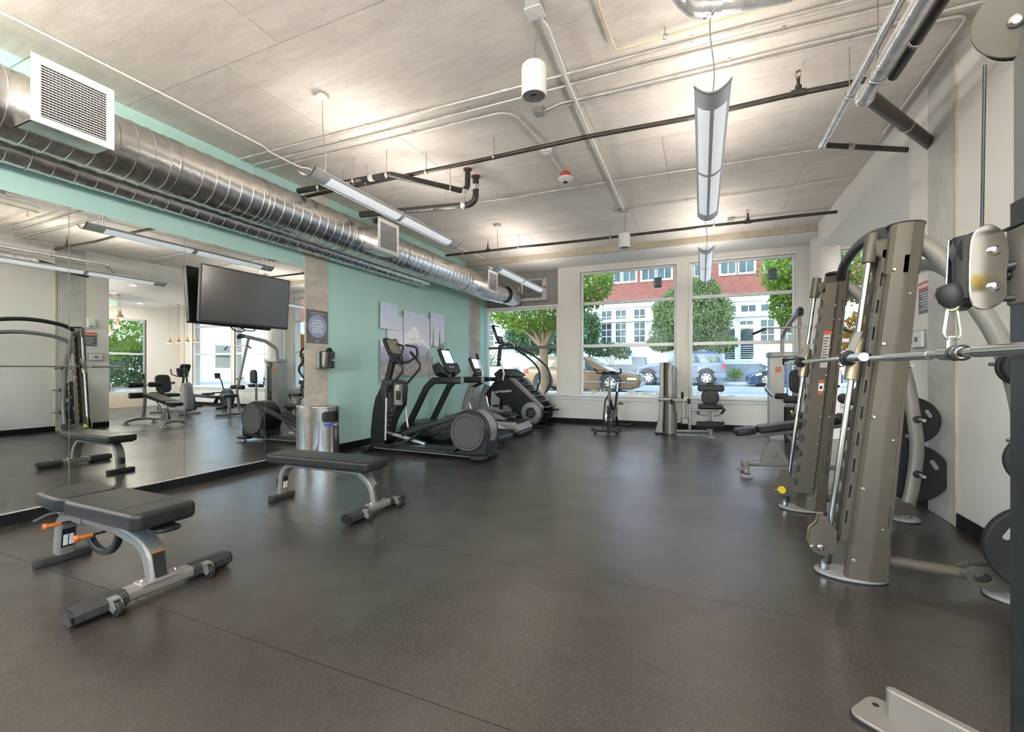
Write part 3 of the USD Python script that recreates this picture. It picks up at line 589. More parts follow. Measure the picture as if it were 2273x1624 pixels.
tree('street_tree', 'spreading green street tree with tan trunk outside the left window', (-4.33, 12.5, G), (-4.33, 12.5, 1.95), 4,
     [((-4.6, 12.6, 3.05), (1.6, 1.3, .8), 7500), ((-3.35, 12.6, 3.8), (1.15, 1.0, .9), 5000), ((-4.2, 12.4, 4.1), (1.6, 1.2, .9), 3000)], .125, 'leaf_green',
     [(-5.9, 12.5, 3.0), (-5.2, 12.3, 3.2), (-4.7, 12.9, 3.5), (-4.3, 12.4, 3.6), (-3.8, 12.6, 3.4), (-3.4, 12.3, 3.1), (-5.5, 12.9, 2.6)], leaf=.095)
tree('street_tree', 'bright yellow green street tree outside the right window', (2.55, 13.0, G), (2.55, 13.0, 2.2), 4,
     [((2.35, 13, 3.75), (1.0, 1.0, 1.0), 6000), ((2.1, 13.0, 2.95), (.55, .6, .75), 2200), ((3.6, 13.3, 3.7), (.9, 1.0, 1.0), 4000)], .11, 'leaf_green', [(1.9, 13, 3.4), (2.4, 12.8, 3.6), (3.2, 13.1, 3.5), (3.7, 12.8, 3.2)], leaf=.095)
tree('street_tree', 'autumn tinted street tree at the far right beyond the column', (3.5, 11.6, G), (3.5, 11.6, 1.4), 4,
     [((3.4, 11.6, 1.9), (.7, .6, .6), 1300)], .07, 'leaf_autumn', [(3.0, 11.6, 2.0), (3.8, 11.6, 2.1)])
tree('round_tree', 'large rounded olive green tree in front of the white building', (-.6, 25.9, G), (-.6, 25.9, 2.2), 5,
     [((-.55, 25.9, 4.0), (2.15, 1.4, 1.75), 26000), ((-.2, 25.9, 5.3), (1.2, .9, .95), 6000), ((-1.9, 25.8, 2.7), (1.0, .6, .5), 2800), ((.9, 25.8, 2.6), (.9, .6, .5), 2800)], .12, 'leaf_olive', [(-1.6, 25.9, 3.6), (.5, 25.9, 3.8), (-.5, 25.9, 4.6)], leaf=.115)
tree('shrub_tree', 'dark thin-stemmed small tree against the white siding', (-5.05, 27.2, G), (-5.05, 27.2, 1.5), 3,
     [((-5.6, 27.2, 2.45), (1.3, .45, .45), 1100), ((-4.45, 27.2, 2.3), (.6, .4, .5), 500)], .04, 'leaf_dark', [(-5.9, 27.2, 2.3), (-4.6, 27.2, 2.2), (-5.2, 27.2, 2.5)], leaf=.15)
tree('hedge_tree', 'dark dense evergreen tree behind the left street tree', (-8.0, 24.6, G), (-8.0, 24.6, 1.6), 4,
     [((-8.6, 24.6, 3.2), (2.6, 1.0, 1.2), 11000), ((-6.3, 24.6, 3.4), (1.2, .8, 1.2), 5000)], .14, 'leaf_dark', [(-9.4, 24.6, 3.0), (-7.2, 24.6, 3.2)], leaf=.14)
def plant(name, label, base, h, n, lm, cat='shrub', spread=.5):
    t = Thing(name, label, cat, loc=base); r = random.Random(n); b = B(); base = np.asarray(base, float)
    for k in range(6):
        a = k * 1.05 + r.random(); b.tube([base, base + (math.cos(a) * spread * .4, math.sin(a) * spread * .4, h * .8)], [.012, .006], 5)
    t.part('stem', b, 'bark'); t.part('foliage', B().add(*leaves(base + (0, 0, h * .6), (spread, spread, h * .45), n, .1, n, shell=.1)), lm, smooth=False, kind='stuff')
plant('shrub', 'small green shrub at the foot of the grey foundation', (1.72, 27.2, G + .1), .8, 260, 'leaf_green', spread=.42)
plant('shrub', 'dark green shrub beside the far left window of the white building', (-13.0, 26.5, G + .1), 2.0, 700, 'leaf_dark', spread=.8)
for i, (u, v, sp) in enumerate(((1440, 866, .5), (1330, 868, .25), (1560, 872, .45))):
    p = pix(u, v, Y=12.3); tt = Thing('dry_grass', ('tuft of dry yellow grass between the rocks by the tower of the leg machine', 'low dry grass by the spin bike window', 'dry golden grass clump outside the right window')[i], 'grass', loc=(p[0], 12.3, G)); r = random.Random(i); b = B()
    for k in range(90):
        x, y = p[0] + r.uniform(-sp, sp), 12.3 + r.uniform(-.25, .25); a, c = r.uniform(-.2, .2), r.uniform(-.15, .15); hh = r.uniform(.12, .32)
        b.add([(x - .008, y, G), (x + .008, y, G), (x + a, y + c, G + hh)], [[0, 1, 2]])
    tt.part('blade', b, 'dry_grass', kind='stuff', smooth=False)
r = random.Random(8)
for i, (u, v, s) in enumerate(((1222, 868, .15), (1176, 872, .14), (1236, 874, .13), (1297, 870, .12), (1321, 873, .11), (1402, 866, .16), (1436, 868, .11), (1368, 870, .10), (1468, 870, .13), (1584, 874, .13), (1624, 876, .10))):
    p = pix(u, v, Y=11.6 if i < 3 else 13.2); t = trimesh.creation.icosphere(2, 1.0); v_ = np.array(t.vertices)
    v_ = v_ * (s * np.array([1.3, .9, .62])) * (.75 + .5 * meshkit.fbm(v_ * 1.3 + i * 7, 3, i))[:, None]
    if i < 3: p[0] += (-.35, .3, .55)[i] * .6
    single('rock', B().add(v_ + np.array([p[0], p[1], G + s * .25]), t.faces), 'stone', ('tan rock at the foot of the street tree', 'small rock left of the street tree', 'rock right of the street tree', 'flat pale rock at the left end of the middle window', 'small rock beside the flat pale one', 'largest grey rock in the planting strip', 'grey rock touching the largest one', 'little stone left of the largest grey rock', 'stone behind the tower of the leg machine', 'rock under the right window beside the dry grass', 'smaller stone at the right end of the planting strip')[i], 'rock', 'rocks in the planting strip')
pl = Thing('planter', 'low concrete planter wall beyond the stair machine', 'planter', loc=(-11.6, 24.5, G))
pl.part('wall', B().span((-13.6, 23.2, G), (-9.9, 24.4, 1.35), .05), 'pavement'); pl.part('plant_bed', plan((-13.4, 23.4, 1.3), (-10.1, 24.2, 1.36)), 'mulch')

# ------------------------------------------------------------------ overhead: lamps, ducts, pipes, conduits
lamp = Thing('linear_lamp', 'long pendant lamp beside the duct, nearer the camera on the left', 'lamp', group='linear pendant lamps', at=(-3.0, 3.88, 2.75))
def trough(x0, x1, y0, y1, z, th, sag=.06, half=.1):
    """Part of the curved underside between x0 and x1."""
    x = np.linspace(x0, x1, 9); zz = z + sag * (x / half) ** 2
    return B().prism(list(zip(x, zz)) + list(zip(x[::-1], zz[::-1] + th)), (0, y1, 0), VX, VZ, y1 - y0)
lamp.part('shell', trough(-.1, .1, -1.18, 1.18, 0, .006), 'lamp_shell')
for s in (-1, 1):
    for a, b in ((-1.0, -.03), (.03, 1.0)):
        lamp.part('perforated_panel', trough(*(sorted((s * .012, s * .083))), a, b, -.002, .003), 'lamp_perf')
    lamp.part('end_cap', trough(-.102, .102, *sorted((s * 1.18, s * 1.19)), -.002, .012), 'dark_frame')
lamp.part('lamp_tube', B().cyl((0, -1.1, .035), (0, 1.1, .035), .013, 10), 'white_plastic')
lamp.part('crossbar', B().span((-.07, -1.0, .045), (.07, -.98, .05)).span((-.07, .98, .045), (.07, 1.0, .05)), 'conduit_metal')
lamp.part('wire', B().tube(spline([(0, -.99, .05), (.012, -.99, .25), (-.012, -1.0, .5), (0, -1.02, .73)], 6), .0045, 6), 'zinc'); lamp.part('wire', B().cyl((0, .99, .05), (0, .99, .76), .0015, 5), 'zinc')
lamp.part('canopy', B().lathe([(0, .715), (.062, .715), (.066, .722), (.066, .73), (.04, .735), (.04, .76), (0, .76)], (0, -1.02, 0)), 'white_plastic')
LAMPS = [(-3.0, 3.88), (.06, 4.0), (.06, 7.7), (-3.05, 7.55), (-3.0, -.74), (.06, -.74)]  # last two are unseen, placed behind the camera to light ceiling and walls
for (x, y), lb in zip(LAMPS[1:], ('long perforated pendant lamp hanging in front of the right window, nearest of the right row', 'pendant lamp seen end-on before the right window, farther of the right row', 'white pendant lamp by the duct end and the louvre', 'unseen pendant lamp of the left row behind the camera, placed to light the ceiling and walls', 'unseen pendant lamp of the right row behind the camera, placed to light the ceiling and walls')):
    lamp.copy(lb, (x, y, 2.75))
for i, (x, y) in enumerate(LAMPS):         # uplights put in to brighten the ceiling; unseen lamps behind the camera light walls
    for tilt, k in (((-1, 27.0), (1, 27.0)) if y < 1 else ((-1, 2.5), (1, 2.5))):
        q = UsdLux.RectLight.Define(stage, fresh('/World', 'lamp_light')); q.CreateWidthAttr(2.2); q.CreateHeightAttr(.09 if y < 1 else .05); q.CreateIntensityAttr(LAMP * k); q.CreateColorAttr(Gf.Vec3f(1.0, .92, .83))
        a = tilt * math.radians(52 if y < 1 else 46); z = -vec(math.sin(a), 0, math.cos(a))
        UsdGeom.Xformable(q).AddTransformOp().Set(Gf.Matrix4d(*VY, 0, *np.cross(z, VY), 0, *z, 0, x + tilt * (.05 if y < 1 else .035), y, 2.81 if y < 1 else 2.79, 1))

# --- hanging loudspeakers
for (x, y, zt), lb in zip(((-.97, 2.62, 3.44), (-1.0, 6.35, 3.44)), ('white cylindrical hanging speaker near the ceiling junction box, closer to the camera', 'white cylindrical hanging speaker before the window wall')):
    t = Thing('hanging_speaker', lb, 'speaker', loc=(x, y, 2.87), group='hanging speakers')
    t.part('housing', B().lathe([(0, .2), (.066, .2), (.076, .19), (.079, .17), (.079, .01), (.076, .0), (.070, .0), (.068, .012)], (x, y, 2.87), n=40), 'white_plastic')
    t.part('grille', B().lathe([(.069, .008), (.05, .004), (.049, .001), (.045, .001), (.044, .006), (0, .006)], (x, y, 2.87), n=40), 'light_grey')
    t.part('badge', B().box((x, y - .012, 2.875), (.035, .012, .004)), 'grey_plastic')
    t.part('cable', B().tube([(x, y, 3.07), (x + .01, y + .02, 3.3), (x, y + .1, zt + .02)], .004, 6), 'grey_paint')

# --- spiral ducts
def spiral(b, x, z, r, y0, y1, pitch, seg=40):
    prof = []; y = y0
    while y < y1:
        e = min(y + pitch, y1); prof += [(r, y), (r, e - .012), (r + .005, e - .009), (r + .005, e - .003), (r, e)]; y = e
    return b.lathe(prof, (x, 0, z), (0, 1, 0), seg)
big = Thing('spiral_duct', 'large galvanised spiral duct along the teal wall', 'duct', loc=(-4.3, 4, 2.69))
for a, b in ((-1.9, 2.4), (2.4, 5.6), (5.6, 8.0)): big.part('duct_run', spiral(B(), -4.3, 2.93, .235, a + .03, b - .03, .119), 'galvanised', smooth=50)
for y in (2.4, 5.6): big.part('coupling', B().lathe([(.236, y - .05), (.24, y - .045), (.24, y + .045), (.236, y + .05)], (-4.3, 0, 2.93), (0, 1, 0), 40), 'galvanised', smooth=50)
big.part('end_cap', B().lathe([(.235, 7.96), (.24, 7.97), (.24, 8.03), (.225, 8.04), (0, 8.04)], (-4.3, 0, 2.93), (0, 1, 0), 40), 'galvanised')
big.part('elbow', B().tube(spline([(-4.3, 7.9, 2.9), (-4.28, 8.35, 2.86), (-4.1, 8.75, 2.82), (-3.95, 9.1, 2.8), (-3.95, D + .1, 2.8)], 5), [.2] * 8 + [.19, .185] * 4 + [.18] * 5, 28), 'galvanised', smooth=50)
big.part('flex_collar', B().lathe([(.185 + .012 * (i % 2), 8.85 + .05 * i) for i in range(11)], (-3.95, 0, 2.8), (0, 1, 0), 32), 'foil', smooth=50)
for y in (1.1, 3.2, 4.4, 6.2, 7.5): big.part('hanger', B().cyl((-4.3, y, 3.16), (-4.3, y, H), .003, 6).loop((-4.3, y, 2.93), VY, .241, .004, 32, 5), 'zinc')
sm = Thing('spiral_duct', 'small galvanised spiral duct below the large one', 'duct', loc=(-4.59, 3, 2.63))
sm.part('duct_run', spiral(B(), -4.607, 2.74, .1, -1.9, 6.75, .13, 28), 'galvanised', smooth=50)
sm.part('end_cap', B().lathe([(.1, 6.7), (.106, 6.71), (.106, 6.76), (.0, 6.765)], (-4.607, 0, 2.74), (0, 1, 0), 28), 'galvanised')
for y in (1.6, 3.6, 5.2): sm.part('hanger', B().loop((-4.607, y, 2.74), VY, .107, .004, 28, 5), 'zinc')
for y0, lb in ((1.39, 'square grille air register on the big duct nearest the camera'), (4.66, 'grille air register in the middle of the big duct'), (7.93, 'air register at the far end of the big duct')):
    x0, x1, y1, z0, z1 = -4.3, -3.905, y0 + .41, 2.745, 3.155
    bx = B()
    for a, b in (((x0, y0, z0), (x1, y1, z0 + .004)), ((x0, y0, z1 - .004), (x1, y1, z1)), ((x0, y0, z0), (x1, y0 + .004, z1)), ((x0, y1 - .004, z0), (x1, y1, z1))): bx.span(a, b)
    rg = big.part('air_register', bx, 'galvanised', label=lb); big.part('damper', plan((x1 - .12, y0 + .004, z0 + .004), (x1 - .11, y1 - .004, z1 - .004)), 'rubber', under=rg)
    f = B().prism([(y0 - .012, z0 - .012), (y1 + .012, z0 - .012), (y1 + .012, z1 + .012), (y0 - .012, z1 + .012)], (x1 - .002, 0, 0), VY, VZ, .012, .003, holes=[[(y0 + .035, z0 + .035), (y1 - .035, z0 + .035), (y1 - .035, z1 - .035), (y0 + .035, z1 - .035)]])
    big.part('frame', f, 'white_trim', under=rg)
    for k in range(20): big.part('vane', B().box((x1 + .004, (y0 + y1) / 2, z0 + .043 + k * .0172), (.010, y1 - y0 - .07, .0055)), 'white_trim', smooth=False, under=rg)
    for k in range(19): big.part('rear_blade', B().box((x1 - .02, y0 + .045 + k * .0178, (z0 + z1) / 2), (.018, .003, z1 - z0 - .07)), 'light_grey', smooth=False, under=rg)

# --- pipes and conduits
def clip(t, pts, r, m='zinc', up=True):
    for p in pts:
        p = np.asarray(p, float); b = B()
        if up: b.cyl(p + (0, 0, r), (p[0], p[1], H + .013), .004, 6)
        b.lathe([(r + .003, -.012), (r + .006, -.011), (r + .006, .011), (r + .003, .012)], p, t.axis, 16)
        t.part('hanger', b, m)
def run(name, label, cat, pts, r, m, Z=None, hang=(), fil=.06, n=10, fit=None, group=None, strap=None):
    P = [pix(*p, Z=Z) if len(p) == 2 else np.asarray(p, float) for p in pts]; c = np.mean(P, 0)
    t = Thing(name, label, cat, loc=(c[0], c[1], min(p[2] for p in P) - r), group=group)
    t.part('pipe', B().tube(P, r, n, fil=fil), m, smooth=60)
    d = P[-1] - P[0]; t.axis = unit(d * (1, 1, 0)); t.P = P
    L = [0] + list(np.cumsum([np.linalg.norm(b - a) for a, b in zip(P[:-1], P[1:])]))
    at = lambda f: np.array([np.interp(f * L[-1], L, [p[k] for p in P]) for k in range(3)])
    if hang: clip(t, [at(f) for f in hang], r)
    for f in (fit or ()):
        i = max(j for j in range(len(L)) if L[j] <= f * L[-1] + 1e-9); i = min(i, len(P) - 2); dd = unit(P[i + 1] - P[i]); q = at(f)
        t.part('coupling', B().cyl(q - dd * .03, q + dd * .03, r + .004, 16, ch=.002), 'conduit_metal')
    for f in (strap or ()):
        q = at(f); dd = t.axis; s = np.cross(dd, VZ)
        t.part('strap', B().box(q + (0, 0, -.001), (.018, .018, 2 * r + .004), np.stack([dd, s, VZ], 1)).box(q + s * .022 + (0, 0, r), (.018, .03, .004), np.stack([dd, s, VZ], 1)), 'conduit_metal')
    return t
CZ = H - .017
run('conduit', 'straight galvanised conduit across the ceiling, nearest of the three that end over the duct', 'conduit', [(534, 352.4), (1060, 217), (1440, 116), (1893, 0), (1990, -25)], .012, 'conduit_metal', CZ, fit=(.3, .55), strap=(.1, .4, .65, .8))
run('conduit', 'second galvanised conduit across the ceiling, running close beside the first', 'conduit', [(561.6, 366), (1060, 242), (1440, 142), (1992, 10), (2120, -22)], .012, 'conduit_metal', CZ, fit=(.35, .62), strap=(.12, .45, .7, .85))
run('conduit', 'conduit bending from the duct to the smoke detector and the red strobe', 'conduit', [(589, 375.5), (1131, 245), (1205, 322), (1251, 388)], .0105, 'conduit_metal', CZ, fil=.16, strap=(.25, .45, .62, .72, .9))
run('conduit', 'galvanised conduit from the small junction box, upper of the close pair', 'conduit', [(1209, 246), (1245, 229), (1374, 200), (1760, 105), (1963, 57), (2100, 23), (2210, -4)], .0105, 'conduit_metal', CZ, strap=(.2, .5))
run('conduit', 'conduit of the close pair that turns along the white wall at the right', 'conduit', [(1209, 250), (1245, 236), (1374, 207), (1760, 117), (1963, 69), (2152, 30), (2033, 196), (1961, 295)], .0105, 'conduit_metal', CZ, fil=.09, strap=(.2, .5, .8))
run('conduit', 'white painted conduit running from the large junction box towards the far speaker', 'conduit', [(1193, 28), (1214, 58), (1245, 135), (1257, 175), (1306, 290), (1360, 410), (1384, 464)], .013, 'white_plastic', H - .05, strap=(.3, .6, .85))
run('conduit', 'galvanised conduit across the middle of the ceiling past the red strobe', 'conduit', [(800, 498), (885, 478.6), (1060, 449.6), (1160, 435), (1300, 412), (1760, 340), (1822, 330)], .013, 'conduit_metal', CZ - .005, strap=(.4, .6, .85))
run('conduit', 'thin conduit from the far junction box to the white bulkhead', 'conduit', [(1393, 465), (1410, 460), (1540, 442), (1760, 414), (1900, 391)], .009, 'conduit_metal', CZ, fil=.05, strap=(.3, .6))
run('conduit', 'thin far conduit beside the sprinkler pipe at the bulkhead', 'conduit', [(1625, 485), (1700, 478), (1850, 463)], .009, 'conduit_metal', CZ)
run('conduit', 'long white conduit running along the ceiling above the ducts', 'conduit', [(-60, -6), (0, 26), (376, 215.6), (582, 323), (604, 340), (666, 371), (684, 373), (746, 408), (882, 476), (905, 487), (1023, 552), (1076, 573)], .009, 'white_plastic', H - .045, fil=.05, strap=(.35, .55, .8))
run('gas_pipe', 'cream coloured gas line with one elbow at the top of the ceiling', 'pipe', [(1322, -14), (1336, 31), (1366, 112), (1440, 91), (1760, 1.5), (1860, -27)], .011, 'cream_pipe', H - .06, hang=(.47,), fil=.03)
sp_mid = run('sprinkler_pipe', 'dark iron sprinkler pipe across the middle of the ceiling', 'pipe', [(660, 440), (764, 417.6), (1060, 357), (1306, 303), (1530, 262), (1760, 209.4), (1929, 176)], .021, 'iron_pipe', 3.30, hang=(.13, .19, .33, .47), n=14, fil=0)
sp_far = run('sprinkler_pipe', 'dark iron sprinkler pipe close to the beam before the windows', 'pipe', [(990, 567), (1140, 550), (1300, 533), (1760, 480), (1858, 470)], .021, 'iron_pipe', 3.28, hang=(.06, .24, .5, .75), n=14, fil=0)
for u, v, yv, lb in ((1083, 556, 3.28, 'sprinkler head on the far pipe left of the canopy'), (1660, 492, 3.28, 'sprinkler head on the far pipe near the bulkhead'), (1772, 206, 3.30, 'sprinkler head on the middle pipe near the foil pipes')):
    c = pix(u, v, Z=yv); t = sp_far if yv < 3.29 else sp_mid
    q = t.part('tee', B().cyl(c - (.05, 0, 0), c + (.05, 0, 0), .027, 16, ch=.003).cyl(c, c + (0, 0, .055), .024, 16, ch=.003).cyl(c + (0, .0, .05), c + (0, 0, .11), .012, 12), 'iron_pipe')
    t.part('sprinkler_head', B().cyl(c + (0, 0, .11), c + (0, 0, .125), .016, 6).tube([c + (-.014, 0, .125), c + (-.016, 0, .15), c + (0, 0, .165), c + (.016, 0, .15), c + (.014, 0, .125)], .003, 6).lathe([(0, .165), (.018, .166), (.018, .169), (0, .17)], c), 'brass', under=q)
# ABS drains with moulded lettering
a1 = pix(1038, 375, Z=H); z1 = 3.24
p1 = np.array([a1[0], a1[1], z1]); q1 = pix(866, 387, Z=z1); e1 = pix(662, 424, Z=z1)
t = run('drain_pipe', 'black plastic drain pipe that angles across and rises into the slab', 'pipe', [tuple(e1), tuple(pix(745, 410, Z=z1)), tuple(q1), tuple(p1), (a1[0], a1[1], H)], .032, 'pvc_black', hang=(.12, .32, .5, .8), fil=.1, n=16, fit=(.42, .87), group='drain pipes')
t.part('collar', B().lathe([(.034, 0), (.05, .0), (.05, -.012), (.034, -.014)], (a1[0], a1[1], H)), 'maroon')
d = unit(q1 - e1); 
def pipetext(t, o, d, txt, h, r, ang, flip=False):
    """Lettering bent round the pipe, facing down and towards the room."""
    m = meshkit.text_mesh(txt, h, .0008); v = np.array(m.vertices); v[:, 1] -= h / 2; s = np.cross(d, VZ)
    if flip: v[:, 0] = v[:, 0].max() - v[:, 0]; v[:, 1] *= -1
    a = ang + v[:, 1] / r; rr = r + .0006 + v[:, 2]
    t.part('pipe_lettering', B().add(np.asarray(o, float) + v[:, :1] * d + rr[:, None] * (np.cos(a)[:, None] * s + np.sin(a)[:, None] * VZ), m.faces), 'silver_print', smooth=False)
pipetext(t, e1 + (q1 - e1) * .48, d, 'USA 07480 3710', .026, .032, -.65, True)
a2 = pix(1056, 391, Z=H); z2 = 3.17; p2 = np.array([a2[0], a2[1], z2]); e2 = pix(800, 476.5, Z=z2)
t = run('drain_pipe', 'black plastic drain pipe with white lettering that rises into the slab beside the lamp', 'pipe', [tuple(e2), tuple(p2), (a2[0], a2[1], H)], .038, 'pvc_black', hang=(.25, .75), fil=.11, n=16, fit=(.74, .93), group='drain pipes')
t.part('collar', B().lathe([(.04, 0), (.058, .0), (.058, -.012), (.04, -.014)], (a2[0], a2[1], H)), 'maroon')
pipetext(t, e2 + (p2 - e2) * .28, unit(p2 - e2), 'SPI 301 NSF-U.P CODE 03/11/13 07', .024, .038, -.75)
# foil wrapped pipes at the right, one behind the top edge
z3 = 3.02; f0 = pix(1922, 212, Z=z3); f1 = f0 + (0, -3.2, 0); w0 = np.array([RX + .05, pix(2055, 258, X=RX)[1], z3])
t = run('insulated_pipe', 'thick foil wrapped pipe with an elbow by the right wall', 'pipe', [tuple(f1), tuple(f0)], .05, 'foil', hang=(.55, .93), n=20, fil=0)
t.part('elbow', B().ball(f0 + (0, .02, 0), .06, 3), 'foil'); t.part('stub_pipe', B().cyl(f0 + (.02, .02, 0), w0, .045, 18), 'iron_pipe')
t.part('clamp', B().lathe([(.052, -.01), (.055, -.01), (.055, .01), (.052, .01)], f0 + (0, -.35, 0), VY, 20).lathe([(.047, -.01), (.05, -.01), (.05, .01), (.047, .01)], f0 * .45 + w0 * .55, unit(w0 - f0), 20), 'zinc')
g0 = pix(1826, 322, Z=3.16); g1 = g0 + (0, -3.9, 0)
t = run('insulated_pipe', 'slim foil wrapped pipe left of the thick one', 'pipe', [tuple(g1), tuple(g0)], .027, 'foil', hang=(.3, .8), n=16, fil=0)
g2 = np.array([RX + .03, pix(2013, 293, X=RX)[1], 3.16]); t.part('elbow', B().ball(g0 + (0, .01, 0), .034, 2), 'foil'); t.part('stub_pipe', B().cyl(g0, g2, .024, 14), 'pvc_black')
t.part('clamp', B().lathe([(.026, -.03), (.03, -.03), (.03, .03), (.026, .03)], g0 * .7 + g2 * .3, unit(g2 - g0), 16), 'zinc')
h0 = f0 + (.11, -.12, .03); run('drain_pipe', 'black pipe tucked behind the thick foil pipe', 'pipe', [tuple(h0 + (0, -3.3, 0)), tuple(h0)], .03, 'pvc_black', hang=(.9,), n=14, fil=0, group='drain pipes')
run('insulated_pipe', 'foil elbow and black pipe cut off by the top edge of the view', 'pipe', [(-.1, 1.6, 3.34), tuple(pix(1512, -12, Z=3.3)), tuple(pix(1545, 17, Z=3.26)), tuple(pix(1600, 12, Z=3.26)), tuple(pix(1760, -22, Z=3.26))], .055, 'foil', n=20, fil=.1, hang=(.75,))

# --- devices on the ceiling
def device(name, label, cat, u, v, Z=H): c = pix(u, v, Z=Z); return Thing(name, label, cat, loc=(c[0], c[1], c[2])), c
t, c = device('junction_box', 'large white ceiling junction box above the near speaker', 'junction box', 1187, 14, H - .02)
t.part('box', B().box((c[0], c[1], H - .028), (.11, .11, .06), ch=.004), 'light_grey'); t.part('cover', B().box((c[0], c[1], H - .062), (.115, .115, .008), ch=.003), 'white_plastic')
t, c = device('junction_box', 'small galvanised junction box at the end of the conduit pair', 'junction box', 1197, 247, H - .02)
t.part('box', B().box((c[0], c[1], H - .02), (.1, .1, .05), ch=.004), 'zinc'); t.part('cover', B().box((c[0], c[1], H - .048), (.09, .09, .006), ch=.003), 'light_grey')
t, c = device('junction_box', 'small far junction box above the second speaker', 'junction box', 1385, 470, H - .03)
t.part('box', B().box((c[0], c[1], H - .025), (.11, .11, .06), ch=.004), 'zinc'); t.part('cover', B().box((c[0], c[1], H - .06), (.1, .1, .006), ch=.003), 'white_plastic')
t, c = device('junction_box', 'far small box at the end of a thin conduit near the bulkhead', 'junction box', 1622, 486, H - .02)
t.part('box', B().box((c[0], c[1], H - .02), (.09, .09, .045), ch=.004), 'light_grey')
t, c = device('smoke_detector', 'round white smoke detector on the conduit', 'smoke detector', 1212, 338, H - .03)
t.part('base', B().lathe([(0, .03), (.065, .03), (.065, .005), (.05, 0)], c), 'white_plastic'); t.part('chamber', B().lathe([(.05, .0), (.045, -.016), (.03, -.022), (0, -.022)], c), 'white_plastic'); t.part('vent_ring', B().lathe([(.047, -.004), (.049, -.009), (.046, -.012)], c), 'grey_plastic')
t, c = device('fire_strobe', 'white ceiling strobe on a red box', 'alarm strobe', 1255, 400, H - .09)
t.part('back_box', B().box(c + (0, 0, .058), (.1, .1, .07), ch=.006), 'red'); t.part('dome', B().lathe([(0, .03), (.085, .03), (.09, .018), (.075, .0), (.035, -.02), (0, -.024)], c), 'white_plastic'); t.part('lens', B().lathe([(.03, -.018), (.028, -.03), (0, -.034)], c), 'screen_glass')
for (u, v, z), lb in zip(((1207, 582, DROP), (1983, 462, BULK)), ('recessed downlight in the soffit above the left window', 'recessed downlight in the white bulkhead ceiling')):
    t, c = device('downlight', lb, 'downlight', u, v, z); t.part('trim_ring', B().lathe([(.04, .004), (.045, -.004), (.065, -.004), (.068, .002)], c), 'white_plastic'); t.part('diffuser', B().lathe([(0, .001), (.042, .001)], c), 'bulb')
for u, v, lb in ((1185, 780, None),): pass

# ------------------------------------------------------------------ left side: benches, television, sign, dispenser, bin, canvases
def pad(b, L, w, t, c, R=None, corner=.05, cut=None):
    """An upholstered pad lying in x (length) and y, its top edge rounded."""
    poly = rrect(L, w, corner, 4) if cut is None else cut
    ax, ay = (VX, VY) if R is None else (R[:, 0], R[:, 1])
    return b.prism(poly, np.asarray(c, float) - np.cross(ax, ay) * t / 2, ax, ay, t, min(.022, t * .45), k=4)
def arch(t, name, pts, w, h, m, fil):
    """A flat-sided bar of section w (across) by h swept along pts in the x-z plane."""
    return t.part(name, B().tube(pts, [(p[0], p[1]) for p in rrect(w, h, min(w, h) * .28, 3)], nrm=VY, fil=fil, k=8), m, smooth=45)
def bench_foot(t, x, w, wheels=True):
    """The long cross foot under the front end: bar, rubber ends, wheels on brackets."""
    oct_ = [(math.cos(a) * .058, math.sin(a) * .043) for a in np.linspace(PI / 8, 2 * PI + PI / 8, 8, endpoint=False)]
    t.part('cross_foot', B().tube([(x, -w + .15, .05), (x, w - .15, .05)], rrect(.085, .06, .02), nrm=VX), 'silver_paint')
    for s in (-1, 1):
        t.part('foot_sleeve', B().tube([(x, s * (w - .2), .045), (x, s * (w - .03), .045), (x, s * w, .043)], oct_, nrm=VX), 'grey_plastic', smooth=20)
        t.part('end_plug', B().tube([(x, s * (w - .002), .043), (x, s * (w + .012), .04)], [(a * .86, b_ * .86) for a, b_ in oct_], nrm=VX), 'black_plastic')
        for k in (.06, .14): t.part('bolt', B().bolt((x, s * (w - k), .072), VZ, .007), 'chrome')
        if wheels:
            y = s * (w - .14); br = B()
            for q in (-.016, .016): br.prism([(x + .03, .08), (x + .075, .078), (x + .1, .04), (x + .085, .02), (x + .05, .03)], (0, y + q + .003, 0), VX, VZ, .006)
            br.span((x + .03, y - .018, .073), (x + .08, y + .018, .081))
            t.part('wheel_bracket', br, 'silver_paint'); t.part('wheel', B().lathe([(.008, -.011), (.03, -.012), (.034, -.008), (.034, .008), (.03, .012), (.008, .011)], (x + .082, y, .035), VY, 20), 'rubber')
